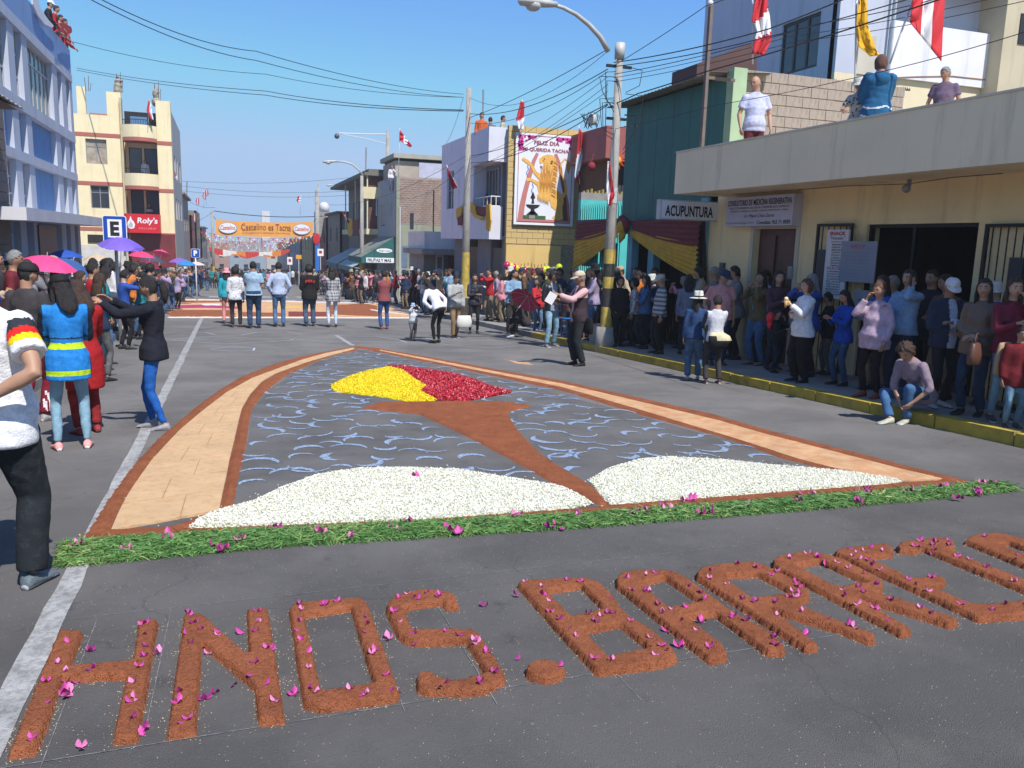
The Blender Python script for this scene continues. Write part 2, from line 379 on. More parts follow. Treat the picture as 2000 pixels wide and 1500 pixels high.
def person(pos, h, heading, label=None, group=None, female=False, skin=0, hair='black', hairstyle='short', top=(.3, .3, .3), bottom=(.03, .04, .07), shoe=(.03, .03, .03), sole=None,
           sleeve='long', arms=('down', 'down'), lean=(0, 0, 0), head=(0, 0), girth=1.0, hem=-.02, puff=.007, legs='jeans', legw=1.0, stance=(.06, .02), pelvis=None, feet=None, knees=None, hat=None, hatcol=(.8, .8, .8), band=None,
           cat='person', detail=1.0, local=False, vest=None, coll=None, hands_curl=.6, curls=None, topmat=None, botmat=None, hood=None, wr=1.0, armlen=1.0):
    PCOUNT[0] += 1; seed = PCOUNT[0]
    RW = rotmat(heading); base = Vector(pos)
    root = thing('person', tuple(base), label, cat, group)
    pel = Vector(pelvis)*h if pelvis is not None else Vector((0, 0, .50*h))
    if lean[0] > 25 and pelvis is None: pel += Vector((0, -.07*h, 0))
    RT = rotmat(lean[2], lean[0], lean[1])
    def T(x, y, z): return base+RW @ (pel+RT @ (Vector((x, y, z))*h))
    tx = RW @ RT @ Vector((1, 0, 0)); ty = RW @ RT @ Vector((0, 1, 0)); tz = RW @ RT @ Vector((0, 0, 1))
    wx = RW @ Vector((1, 0, 0)); wy = RW @ Vector((0, 1, 0)); wz = Vector((0, 0, 1))
    g = girth
    if female: prof = [(-.03, .078, .06), (.0, .095*g, .068*g), (.05, .090*g, .064*g), (.12, .070*g, .052*g), (.19, .076*g, .058*g), (.25, .086, .060), (.295, .088, .052), (.325, .060, .040), (.348, .030, .031)]; sw = .091; ar = .9
    else: prof = [(-.03, .078, .06), (.0, .090*g, .064*g), (.05, .088*g, .066*g), (.12, .082*g, .062*g), (.19, .088*g, .064*g), (.25, .100, .066), (.295, .100, .056), (.328, .066, .044), (.35, .033, .035)]; sw = .102; ar = 1.0
    yb = lambda z: (-.004 if z < .1 else (-.008 if z < .3 else -.012))-(max(0, g-1.0)*-.12 if .02 < z < .2 else 0)
    # limbs
    arm = []
    for s, key in zip((-1, 1), arms):
        goal, pole = ARMS[key] if isinstance(key, str) else key
        S = T(s*sw, -.01, .298); Hd = S+(tx*(goal[0]*s)+ty*goal[1]+tz*goal[2])*h*1.0
        if key in ('down', 'slack', 'pocket'): Hd = S+(wx*(goal[0]*s)+wy*goal[1]+wz*goal[2])*h
        el, wr_ = ik(S, Hd, .172*h*armlen, .15*h*armlen, tx*(pole[0]*s)+ty*pole[1]+tz*pole[2])
        arm.append((S, el, wr_))
    leg = []
    for i, s in enumerate((-1, 1)):
        Hp = base+RW @ (pel+Vector((s*.050, 0, .01))*h)
        ft = Vector((s*stance[0], (stance[1] if i else -stance[1]), 0)) if feet is None else Vector(feet[i])
        A = base+RW @ (ft*h+Vector((0, -.015*h, .045*h)))
        pole = RW @ (Vector((s*.15, 1, .1)) if knees is None else Vector(knees[i]))
        kn, an = ik(Hp, A, .245*h, .235*h, pole); leg.append((Hp, kn, an))
    # head
    RHd = RW @ rotmat(lean[2]*.5, lean[0]*.35, lean[1]*.3) @ rotmat(head[0], head[1])
    NB = T(0, -.012, .345); HC = NB+(tz*.028+RHd @ Vector((0, .012, .062)))*h
    HC = HC+(wz*.0)
    vb = .0150*detail; vc = .0180*detail; vq = .0215*detail
    # body, one continuous surface
    b = MB()
    b.rings([T(0, yb(z), z) for z, _, _ in prof], [tx*(w-.006)*h for _, w, _ in prof], [ty*(d-.006)*h for _, _, d in prof], 16)
    nk = .031 if female else .036
    b.tube([T(0, -.012, .32), NB, HC-(RHd @ Vector((0, .014, .03)))*h], [nk*1.15*h, nk*h, nk*.95*h], 12)
    head_piece(b, HC, RHd, h)
    fm = MB()
    for (S, E, W), s in zip(arm, (-1, 1)):
        b.tube([S-tx*s*.02*h, S, S.lerp(E, .35), S.lerp(E, .85), E, E.lerp(W, .3), E.lerp(W, .8), W], [r*h*ar for r in (.026, .030, .0275, .0225, .0215, .0225, .0165, .0145)], 10)
        cur = hands_curl if curls is None else curls[0 if s < 0 else 1]
        D = (W-E).normalized(); pn = (-tx*s*.8-ty*.2) if abs(D.z) > .6 else (-tz*.7-tx*s*.5+ty*.1)
        hand_piece(b, W, D, pn, s, h, cur, fm)
    for (Hp, K, A), s in zip(leg, (-1, 1)):
        b.tube([Hp, Hp.lerp(K, .5), K, K.lerp(A, .35), A, A-wz*.02*h], [r*h for r in (.030, .028, .018, .018, .015, .017)], 8)
    # top garment
    t = MB(); p = puff*.62
    zt = [q for q in prof if q[0] >= hem]; zs = [hem]+[q[0] for q in zt]
    def wd(z):
        zz = [q[0] for q in prof]; return float(np.interp(z, zz, [q[1] for q in prof])), float(np.interp(z, zz, [q[2] for q in prof]))
    low = hem < -.05; zs = sorted(set(zs+([-.01] if hem < -.01 else [])+([(hem-.03)/2] if low else [])))
    C = []; XA = []; YA = []
    for z in zs:
        w, d = wd(max(z, -.0)); ex = p*(1.35 if z < .1 else 1.0)+(.010 if -.06 < z < .09 else .006 if z <= -.06 else 0)
        if z < 0: w += .003*min(1, -z*6); d += .004*min(1, -z*6)
        if z > .34: ex = .008
        C.append(T(0, yb(z), z)); XA.append(tx*(w+ex)*h); YA.append(ty*(d+ex)*h)
    t.rings(C, XA, YA, 20)
    if female:
        for s in (-1, 1): t.ball(T(s*.036, .040, .215), (.032*h, .03*h, .032*h), 10)
    if g > 1.12: t.ball(T(0, .022, .075), (.078*g*h, .056*g*h, .085*h), 12)
    for (S, E, W), s in zip(arm, (-1, 1)):
        e = p*h
        t.ball(S, ((.031*ar*h+e),)*3, 10)
        if sleeve == 'short': t.tube([S-tx*s*.03*h, S, S.lerp(E, .4), S.lerp(E, .66)], [.030*h, .034*h*ar+e, .033*h*ar+e*1.3, .034*h*ar+e*1.8], 12)
        elif sleeve == 'long': t.tube([S-tx*s*.03*h, S, S.lerp(E, .5), S.lerp(E, .9), E, E.lerp(W, .2), E.lerp(W, .6), E.lerp(W, .94)], [.030*h]+[r*h*ar+e for r in (.033, .030, .0265, .0265, .026, .022, .0205)], 12)
        elif sleeve == 'elbow': t.tube([S-tx*s*.03*h, S, S.lerp(E, .5), E, E.lerp(W, .25)], [.030*h]+[r*h*ar+e for r in (.033, .030, .026, .025)], 12)
    for (S, E, W) in arm:
        if sleeve in ('long', 'elbow'): t.ball(E, ((.0255*ar)*h+p*h*.8,)*3, 8)
    # trousers
    q = MB()
    if legs in ('jeans', 'slim', 'wide'):
        lw = {'jeans': 1.0, 'slim': .86, 'wide': 1.18}[legs]*legw
        pr = [(-.045, .062*lw, .050*lw), (-.02, .085*g, .062*g), (.0, .092*g, .067*g), (.035, .090*g, .066*g), (.07, .082*g, .060*g)]
        q.rings([base+RW @ (pel+Vector((0, -.003, z))*h) if z < .01 else T(0, -.003, z) for z, _, _ in pr], [wx*(w+.004)*h if z < .01 else tx*(w+.004)*h for z, w, d in pr], [wy*(d+.004)*h if z < .01 else ty*(d+.004)*h for z, w, d in pr], 18)
        for (Hp, K, A) in leg:
            q.ball(K, (.0365*lw*h,)*3, 8)
            q.tube([Hp+wz*.015*h, Hp-(Hp-K)*.12, Hp.lerp(K, .5), Hp.lerp(K, .9), K, K.lerp(A, .25), K.lerp(A, .65), K.lerp(A, .97)], [r*h*lw for r in (.044, .0505*(1+(g-1)*.5), .0455, .037, .0355, .0355, .031 if lw < 1 else .034, .024 if lw < .9 else .033)], 12)
    elif legs == 'skirt':
        q.rings([T(0, 0, .06)]+[base+RW @ (pel+Vector((0, 0, z))*h) for z in (0, -.1, -.2, -.27)], [tx*.075*h]+[wx*w*h for w in (.098, .11, .12, .125)], [ty*.06*h]+[wy*w*h for w in (.072, .085, .095, .1)], 18)
    (bv, bf, bn), (tv, tf, tn), (qv, qf, qn) = remesh_batch([(b, vb, 1), (t, vc, 3), (q, vq, 2)])
    # body with fingers, eyes, brows and lips
    ex = MB(); mi = []
    ex.v = fm.v[:]; ex.f = fm.f[:]; ex.m = [0]*len(fm.f)
    def HP(x, y, z): return HC+RHd @ Vector((x*h, y*h, z*h))
    for s in (-1, 1):
        ex.ball(HP(s*.0172, .0462, .001), (.0078*h, .0042*h, .0040*h), 8, 1, RHd)
        ex.tube([HP(s*.008, .0525, .0125), HP(s*.017, .0515, .0155), HP(s*.027, .0455, .0115)], [.0022*h, .0030*h, .0014*h], 5, 2)
    ex.tube([HP(-.0125, .0475, -.0335), HP(0, .0535, -.0325), HP(.0125, .0475, -.0335)], [.0018*h, .0044*h, .0018*h], 6, 3)
    n0 = len(bv); V = np.vstack([bv, np.array(ex.v)]); me = bpy.data.meshes.new('body')
    F = [tuple(x) for x in bf.tolist()]+[tuple(i+n0 for i in f) for f in ex.f]
    me.from_pydata((V-np.array(base)).tolist(), [], F)
    hm = HAIR[hair]
    for x in (SKIN[skin], EYE, hm, LIP): me.materials.append(x)
    me.polygons.foreach_set('material_index', [0]*len(bf)+ex.m); me.polygons.foreach_set('use_smooth', [True]*len(F)); me.update()
    bo = bpy.data.objects.new('body', me); COL.objects.link(bo); bo.parent = root; OFF[bo.name] = base
    tm = topmat or cloth(top); qm = botmat or (denim(bottom) if legs != 'skirt' else cloth(bottom))
    tv = wrinkle(tv, tn, .0019*wr*(h/1.7), seed, 42); qv = wrinkle(qv, qn, .0018*wr, seed+500, 36)
    tname = 'jacket' if puff > .011 else 'shirt'
    to = npmesh(tname, tv, tf, tm if isinstance(tm, list) else [tm], smooth=True, parent=root)
    qo = npmesh('skirt' if legs == 'skirt' else 'trousers', qv, qf, [qm], smooth=True, parent=root)
    # shoes
    for i, (Hp, K, A) in enumerate(leg):
        s = MB(); D = wy.copy() if feet is None or len(feet[i]) < 3 else wy
        D = (RW @ rotmat((-8, 8)[i]) @ Vector((0, 1, 0))).normalized()
        if knees is not None and A.z-base.z > .09*h: D = (A-K).normalized().cross(wx)*-1 if False else D
        X = D.cross(wz).normalized(); A0 = A-wz*.045*h
        sec = [(-.034, .012, .020), (-.026, .021, .052), (-.002, .0235, .052), (.03, .0245, .036), (.062, .0285, .026), (.090, .0275, .020), (.108, .014, .012)]
        s.rings([A0+D*y*h+wz*(z*.5)*h for y, w, z in sec], [X*w*h for _, w, z in sec], [wz*z*.5*h for _, w, z in sec], 12)
        s.m = [0]*len(s.f)
        zv = [p[2] for p in s.v]; lowz = min(zv)
        s2 = [(p[0], p[1], max(p[2], A0.z+.002)) for p in s.v]; s.v = s2
        for fi, f in enumerate(s.f):
            if sum(s.v[j][2] for j in f)/len(f) < A0.z+.011*h: s.m[fi] = 1
        s.build('shoe', [cloth(shoe, .5), mat('sole_%d' % int(100*(sole or .05)), ((sole or .05),)*3, .7)], root, True)
    if hairstyle != 'bald':
        hb = MB(); hair_piece(hb, HC, RHd, h, hairstyle, seed, hat is not None); hb.build('hair', hm, root, True)
    elif True:
        pass
    if hat: hat_piece(root, HC, RHd, h, hat, cloth(hatcol, .75), None if band is None else cloth(band))
    return dict(root=root, T=T, arm=arm, leg=leg, HC=HC, R=RHd, h=h, tx=tx, ty=ty, tz=tz, wx=wx, wy=wy, top=to, bottom=qo, base=base, tdata=(tv, tf))
def shirt_faces(p, fn, mats):
    """second cloth colour on chosen faces of the top garment; fn(x, y, z) in torso units"""
    me = p['top'].data
    for x in mats: me.materials.append(x)
    tv, tf = p['tdata']; c = tv[tf].mean(1); o = np.array(p['T'](0, 0, 0)); d = c-o
    x = d@np.array(p['tx'])/p['h']; y = d@np.array(p['ty'])/p['h']; z = d@np.array(p['tz'])/p['h']
    mi = np.array([fn(a, b_, c_) for a, b_, c_ in zip(x, y, z)], np.int32); me.polygons.foreach_set('material_index', mi)
# ------------------------------------------------------------------ ground, road, pavements
def road_mat():
    m = mat('asphalt', (0.200, 0.189, 0.180), 0.92, 0.12, 1.1, 0.7, 230, col2=(0.162, 0.154, 0.148), mix=0.5, mscale=0.7, spec=0.3); n, l = nodes(m); b = n['Principled BSDF']
    src = b.inputs['Base Color'].links[0].from_socket; tc = [x for x in n if x.type == 'TEX_COORD'][0]
    def layer(src, scale, lo, hi, col, strength, detail=3, typ='noise'):
        if typ == 'noise': t = n.new('ShaderNodeTexNoise'); t.inputs['Detail'].default_value = detail; t.inputs['Roughness'].default_value = .7
        else: t = n.new('ShaderNodeTexVoronoi'); t.feature = 'DISTANCE_TO_EDGE'
        t.inputs['Scale'].default_value = scale; l.new(tc.outputs['Object'], t.inputs['Vector'])
        r = n.new('ShaderNodeMapRange'); r.inputs[1].default_value = lo; r.inputs[2].default_value = hi; r.inputs[3].default_value = 0; r.inputs[4].default_value = strength; l.new(t.outputs[0], r.inputs[0])
        x = n.new('ShaderNodeMix'); x.data_type = 'RGBA'; l.new(r.outputs[0], x.inputs[0]); l.new(src, x.inputs[6]); x.inputs[7].default_value = (*col, 1); return x.outputs[2]
    src = layer(src, 160, .62, .72, (.34, .33, .31), .75)          # pale stone grains
    src = layer(src, 70, .60, .70, (.27, .26, .25), .45, 5)        # coarser stones
    src = layer(src, 9, .62, .75, (.10, .098, .098), .5, 8)          # small stains
    src = layer(src, 210, .36, .28, (.05, .05, .052), .8)          # dark pits
    src = layer(src, 1.6, .60, .74, (.24, .225, .20), .5, 6)       # dusty patches
    src = layer(src, 3.1, .36, .27, (.075, .074, .078), .55, 5)    # oil and wear
    # hairline cracks, only where a broad noise lets them show
    w = n.new('ShaderNodeTexNoise'); w.inputs['Scale'].default_value = 2.2; w.inputs['Detail'].default_value = 5; l.new(tc.outputs['Object'], w.inputs['Vector'])
    wv = n.new('ShaderNodeVectorMath'); wv.operation = 'SCALE'; l.new(w.outputs['Color'], wv.inputs[0]); wv.inputs['Scale'].default_value = .55
    wa = n.new('ShaderNodeVectorMath'); l.new(tc.outputs['Object'], wa.inputs[0]); l.new(wv.outputs[0], wa.inputs[1])
    vo = n.new('ShaderNodeTexVoronoi'); vo.feature = 'DISTANCE_TO_EDGE'; vo.inputs['Scale'].default_value = .42; l.new(wa.outputs[0], vo.inputs['Vector'])
    c1 = n.new('ShaderNodeMapRange'); c1.inputs[1].default_value = .0035; c1.inputs[2].default_value = .0008; c1.inputs[3].default_value = 0; c1.inputs[4].default_value = .28; l.new(vo.outputs[0], c1.inputs[0])
    c2 = n.new('ShaderNodeMix'); c2.data_type = 'RGBA'; l.new(c1.outputs[0], c2.inputs[0]); l.new(src, c2.inputs[6]); c2.inputs[7].default_value = (.06, .058, .057, 1); src = c2.outputs[2]
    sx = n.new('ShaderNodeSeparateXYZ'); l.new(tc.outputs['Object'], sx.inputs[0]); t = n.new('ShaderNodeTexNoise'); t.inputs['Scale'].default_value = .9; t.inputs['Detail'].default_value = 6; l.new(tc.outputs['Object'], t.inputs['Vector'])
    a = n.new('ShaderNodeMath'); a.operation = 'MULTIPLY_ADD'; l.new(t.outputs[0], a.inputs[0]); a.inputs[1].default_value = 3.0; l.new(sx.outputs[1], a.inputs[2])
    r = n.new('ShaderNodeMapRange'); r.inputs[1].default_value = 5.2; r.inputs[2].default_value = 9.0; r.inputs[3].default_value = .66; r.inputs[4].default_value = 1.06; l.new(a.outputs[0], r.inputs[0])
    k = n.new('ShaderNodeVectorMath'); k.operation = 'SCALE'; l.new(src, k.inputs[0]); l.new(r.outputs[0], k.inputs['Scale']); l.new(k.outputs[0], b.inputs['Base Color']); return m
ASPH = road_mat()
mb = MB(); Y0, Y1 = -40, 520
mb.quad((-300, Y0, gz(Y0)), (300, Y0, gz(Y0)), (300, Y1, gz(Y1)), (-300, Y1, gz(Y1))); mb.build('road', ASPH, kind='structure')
CONC = mat('pavement_concrete', (0.30, 0.28, 0.26), 0.9, 0.18, 2.5, 0.3, 90, col2=(.22, .205, .19), mix=.55, mscale=1.3)
def slab(name, x0, x1, y0, y1, h, material, drop=.3, **k):
    b = MB(); v = []
    for z in (-drop, h):
        for (x, y) in ((x0, y0), (x1, y0), (x1, y1), (x0, y1)): v.append((x, y, gz(y)+z))
    b.add(v, [(0,3,2,1),(4,5,6,7),(0,1,5,4),(1,2,6,5),(2,3,7,6),(3,0,4,7)]); return b.build(name, material, **k)
KX = 7.52
YEL = mat('kerb_yellow', (0.42, 0.31, 0.04), 0.8, 0.25, 4, 0.4, 60, col2=(.20, .17, .09), mix=.62, mscale=5)
pav = slab('pavement', KX+.19, 9.42, -6, 31, .132, CONC, kind='structure')
OFF[pav.name] = Vector((0, 0, 0))
y = -2.0
kmesh = None
while y < 31:
    L = .98
    o = slab('kerb_stone', KX+random.uniform(-.006, .006), KX+.188, y, y+L, .138+random.uniform(-.006, .004), YEL if y < 20 else CONC, parent=pav); y += 1.0
slab('pavement', KX+.5, 30, 31, 34.8, .13, CONC, kind='structure')
slab('pavement', KX, 9.42, 46.5, 140, .13, CONC, kind='structure')
pl = slab('pavement', -4.5, -2.62, -6, 33, .13, CONC, kind='structure'); OFF[pl.name] = Vector((0, 0, 0))
y = -2.0
while y < 33: slab('kerb_stone', -2.61, -2.42, y, y+.98, .137, CONC, parent=pl); y += 1.0
slab('pavement', -3.2, -2.4, 57, 150, .13, CONC, kind='structure')
# painted markings and chalk: thin sheets over the asphalt
PAINT = mat('road_paint', (0.38, 0.38, 0.37), 0.85, 0.22, 6, 0.4, 120, col2=(.24, .235, .23), mix=.52, mscale=24)
CHW = mat('chalk_white', (0.50, 0.55, 0.62), 0.95, 0.2, 30, 0, col2=(.2, .2, .21), mix=.55, mscale=70)
CHB = mat('chalk_blue', (0.30, 0.42, 0.62), 0.95, 0.25, 30, 0, col2=(.15, .165, .20), mix=.51, mscale=60)
def groundpoly(name, pts, lift, material, parent=None, **k):
    b = MB(); b.add([(x, y, gz(y)+lift) for x, y in pts], [tuple(range(len(pts)))]); return b.build(name, material, parent, **k)
def ribbon(name, pts, w, lift, material, parent=None, taper=False, jag=0.0, **k):
    pts = [Vector((p[0], p[1])) for p in pts]; n = len(pts); vs = []
    for i, p in enumerate(pts):
        t = (pts[min(n-1, i+1)]-pts[max(0, i-1)]).normalized(); q = Vector((-t.y, t.x)); ww = w*(math.sin(math.pi*(i+.35)/(n-.3)) if taper else 1)*.5
        for s in (-1, 1):
            e = p+q*s*ww*(1+random.uniform(-jag, jag)); vs.append((e.x, e.y, gz(e.y)+lift))
    fs = [(2*i, 2*i+2, 2*i+3, 2*i+1) for i in range(n-1)]
    b = MB(); b.add(vs, fs); return b.build(name, material, parent, **k)
ribbon('road_line', [(-.82, y+.0) for y in np.arange(0.5, 31, .25)], .115, .004, PAINT, jag=.12, kind='structure', label='worn white parking line running up the left of the road')
ribbon('road_line', [(2.62, 18.3), (2.62, 21.3)], .11, .004, PAINT, kind='structure', label='short white centre dash beyond the arch top')
cw = thing('zebra_crossing', (3, 44, gz(44)), 'white zebra crossing bars beyond the second flower carpet', 'road marking')
for r_, y_ in enumerate((44.2, 50.5)):
    x = -2.0
    while x < 7.3:
        b = MB(); b.add([(a, c, gz(c)+.005) for a, c in ((x, y_), (x+.5, y_), (x+.5, y_+2.6), (x, y_+2.6))], [(0, 1, 2, 3)]); b.build('stripe', PAINT, cw); x += 1.0
# ------------------------------------------------------------------ wall and window helpers
def wall(name, O, U, N, W, z0, z1, holes, material, parent, t=.25, reveal=None, label=None):
    """upright wall with rectangular openings; O start (x,y), U along, N outward; holes (u0,u1,z0,z1)"""
    U, N = Vector((*U, 0)).normalized(), Vector((*N, 0)).normalized(); O = Vector((O[0], O[1], 0))
    us = sorted({0, W, *[h[0] for h in holes], *[h[1] for h in holes]}); zs = sorted({z0, z1, *[h[2] for h in holes], *[h[3] for h in holes]})
    us = [u for u in us if -1e-6 <= u <= W+1e-6]; zs = [z for z in zs if z0-1e-6 <= z <= z1+1e-6]
    def solid(i, j):
        if not (0 <= i < len(us)-1 and 0 <= j < len(zs)-1): return None
        u, z = (us[i]+us[i+1])/2, (zs[j]+zs[j+1])/2
        return not any(h[0] < u < h[1] and h[2] < z < h[3] for h in holes)
    b = MB()
    def P(u, z, d): p = O+U*u-N*d; return (p.x, p.y, z)
    for i in range(len(us)-1):
        for j in range(len(zs)-1):
            if not solid(i, j): continue
            a, c, e, f = us[i], us[i+1], zs[j], zs[j+1]
            b.quad(P(a, e, 0), P(c, e, 0), P(c, f, 0), P(a, f, 0)); b.quad(P(c, e, t), P(a, e, t), P(a, f, t), P(c, f, t))
            if not solid(i-1, j): b.quad(P(a, e, t), P(a, e, 0), P(a, f, 0), P(a, f, t))
            if not solid(i+1, j): b.quad(P(c, e, 0), P(c, e, t), P(c, f, t), P(c, f, 0))
            if not solid(i, j-1): b.quad(P(a, e, t), P(c, e, t), P(c, e, 0), P(a, e, 0))
            if not solid(i, j+1): b.quad(P(a, f, 0), P(c, f, 0), P(c, f, t), P(a, f, t))
    o = b.build(name, material, parent, label=label)
    # make normals face outward
    if U.cross(Vector((0, 0, 1))).dot(N) < 0: o.data.flip_normals()
    return o
GLASS = mat('window_glass', (0.035, 0.042, 0.05), 0.08, 0.3, 1.5, 0, spec=0.8)
CURT = mat('curtain', (0.33, 0.28, 0.22), 0.9, 0.3, 3, 0.4, 12)
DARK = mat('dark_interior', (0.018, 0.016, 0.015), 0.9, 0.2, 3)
IRON = mat('black_iron', (0.015, 0.017, 0.018), 0.5, 0.2, 10, metal=0.3)
WHITE_METAL = mat('white_metal', (0.62, 0.63, 0.64), 0.4, 0.05, 5); GREYF = mat('grey_frame', (0.25, 0.25, 0.26), 0.5, 0.1, 5)
def window(O, U, N, u0, u1, z0, z1, parent, cols=2, rows=1, frame=None, glass=None, t=.045, inset=.12, name='window', transom=None):
    frame = frame or GREYF; glass = glass or GLASS
    U, N = Vector((*U, 0)).normalized(), Vector((*N, 0)).normalized(); O = Vector((O[0], O[1], 0))
    b = MB(); Z = Vector((0, 0, 1))
    def bar(a, c, e, f): b.obox(O+U*a-N*(inset+.05)+Z*e, U*(c-a), N*.05, Z*(f-e))
    bar(u0, u1, z0, z0+t); bar(u0, u1, z1-t, z1); bar(u0, u0+t, z0+t, z1-t); bar(u1-t, u1, z0+t, z1-t)
    for i in range(1, cols): c = u0+(u1-u0)*i/cols; bar(c-t/2, c+t/2, z0+t, z1-t)
    hz = [z0+(z1-z0)*i/rows for i in range(1, rows)] if transom is None else [z0+(z1-z0)*transom]
    for h in hz:
        for i in range(cols):
            a = u0+(u1-u0)*i/cols+(t if i == 0 else t/2); c = u0+(u1-u0)*(i+1)/cols-(t if i == cols-1 else t/2); bar(a, c, h-t/2, h+t/2)
    f = b.build(name, frame, parent)
    for i in range(cols):
        g = MB(); a = u0+(u1-u0)*i/cols+.01; c = u0+(u1-u0)*(i+1)/cols-.01
        g.obox(O+U*a-N*(inset+.035)+Z*(z0+.01), U*(c-a), N*.012, Z*(z1-z0-.02)); g.build('pane', glass, f)
    return f
def boxpart(name, a, c, material, parent, **k): return MB().box(a, c).build(name, material, parent, **k)
R = (0, 1); LX = (-1, 0); RX = (1, 0); FY = (0, -1)
# right street walls: start at far Y, run towards the camera? here U=+Y, outward -X ; left walls outward +X
def rpx(X, x0, y0, x1, y1):
    """pixel rectangle on a wall X=const -> (Ya, Yb, z0, z1)"""
    a, c = AX(x0, y1, X), AX(x1, y1, X); xm = (x0+x1)/2; lo, hi = AX(xm, y1, X)[2], AX(xm, y0, X)[2]
    return min(a[1], c[1]), max(a[1], c[1]), lo, hi
def ypx(Y, x0, y0, x1, y1):
    a, c = AY(x0, (y0+y1)/2, Y), AY(x1, (y0+y1)/2, Y); xm = (x0+x1)/2
    return min(a[0], c[0]), max(a[0], c[0]), AY(xm, y1, Y)[2], AY(xm, y0, Y)[2]
# ================================================================== RIGHT SIDE
FX = 9.4
# ---- cream house with the deep roof slab
cream = thing('shop_house', (FX, 7, gz(7)), 'cream single storey house with a deep grey roof slab over the pavement', 'house')
CREAM = mat('cream_render', (0.86, 0.70, 0.38), 0.85, 0.06, 1.2, 0.15, 40, col2=(.81, .65, .36), mix=.56, mscale=.8)
SLABM = mat('slab_render', (0.84, 0.70, 0.47), 0.85, 0.05, 1.0, 0.06, 14, col2=(.88, .75, .53), mix=.62, mscale=.9)
door_r = rpx(FX, 1455, 447, 1535, 700); open_r = rpx(FX, 1668, 437, 1880, 700)
zb = -.9
holes = [(door_r[0]+2, door_r[1]+2, zb, door_r[3]), (open_r[0]+2, open_r[1]+2, zb, open_r[3])]
wall('wall', (FX, -2), (0, 1), (-1, 0), 14.88+2, zb, 2.72, holes, CREAM, cream)
# faint render blocks on the wall, each a hair proud
blk = MB().box((0, 0, 0), (.012, 1.16, .39)); bm_ = None
by = -1.9; rows_ = 0
for r_ in range(8):
    z_ = gz(8)+.0+r_*.405-.05
    if z_+.39 > 2.68: break
    yy = -1.9+(.6 if r_ % 2 else 0)
    while yy < 13.5:
        if not any(h[0]-2-1.2 < yy < h[1]-2+.04 and z_ < h[3]+.05 for h in holes):
            if bm_ is None: bm_ = blk.build('wall_block', CREAM, None); bm_.parent = cream; bm_.location = Vector((FX-.009, yy, z_))-OFF[cream.name]
            else:
                o = bpy.data.objects.new('wall_block', bm_.data); COL.objects.link(o); o.parent = cream; o.location = Vector((FX-.009, yy, z_))-OFF[cream.name]
        yy += 1.19
boxpart('roof_slab', (FX-.05, -2, 2.722), (FX+6.5, 14.3, 2.87), SLABM, cream)
pz0, pz1 = 2.69, 3.455
par = MB(); par.box((8.2, -2, pz0), (8.34, 14.3, pz1)); par.box((8.34, 14.16, pz0), (FX+6.4, 14.298, pz1-.35)); par.box((8.342, -2, 2.724), (FX-.052, 14.158, 2.85)); par.build('parapet', SLABM, cream)
MB().box((8.185, -2, pz1+.001), (8.355, 14.31, pz1+.028)).build('coping', mat('coping', (.62, .58, .47), .8, .1, 3), cream)
boxpart('side_wall', (FX+.26, 14.3, zb), (FX+6.5, 14.5, 2.7), CREAM, cream)
# dark room behind the opening
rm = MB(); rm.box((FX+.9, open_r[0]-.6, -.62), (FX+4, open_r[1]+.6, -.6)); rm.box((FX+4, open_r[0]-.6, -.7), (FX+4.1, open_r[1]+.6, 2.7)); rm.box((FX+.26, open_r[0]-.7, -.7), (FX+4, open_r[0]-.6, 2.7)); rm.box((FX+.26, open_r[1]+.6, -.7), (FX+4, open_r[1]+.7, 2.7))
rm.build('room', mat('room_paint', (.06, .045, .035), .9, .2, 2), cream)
fr = MB(); dz = open_r[3]
for a in (open_r[0], open_r[1]-.05): fr.box((FX+.05, a, zb), (FX+.12, a+.05, dz))
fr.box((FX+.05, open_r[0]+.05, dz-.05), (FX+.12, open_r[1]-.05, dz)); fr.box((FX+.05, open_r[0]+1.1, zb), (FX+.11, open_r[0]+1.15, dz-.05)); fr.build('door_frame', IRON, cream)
# brown door of two leaves with raised panels
WOOD = mat('brown_door', (0.095, 0.032, 0.022), 0.45, 0.25, 5, 0.2, 30)
dd = MB().box((FX+.12, door_r[0], zb), (FX+.17, door_r[1], door_r[3])).build('door', WOOD, cream)
dw = (door_r[1]-door_r[0]); 
for i in range(2):
    for (a, c) in ((-.45, .12), (.22, .95), (1.05, door_r[3]-.12)):
        MB().box((FX+.09, door_r[0]+dw*.5*i+.09, a), (FX+.118, door_r[0]+dw*.5*(i+1)-.09, c)).build('panel', WOOD, dd)
MB().box((FX+.07, door_r[0]+dw/2+.03, .3), (FX+.118, door_r[0]+dw/2+.07, .5)).build('handle', WHITE_METAL, dd)
tr = MB(); tr.box((FX-.02, door_r[0]-.10, zb), (FX-.001, door_r[0]-.003, door_r[3]+.1)); tr.box((FX-.02, door_r[1]+.003, zb), (FX-.001, door_r[1]+.10, door_r[3]+.1)); tr.box((FX-.02, door_r[0]-.003, door_r[3]+.003), (FX-.001, door_r[1]+.003, door_r[3]+.1)); tr.build('door_frame', mat('pale_trim', (.55, .5, .4), .8, .1, 3), cream)
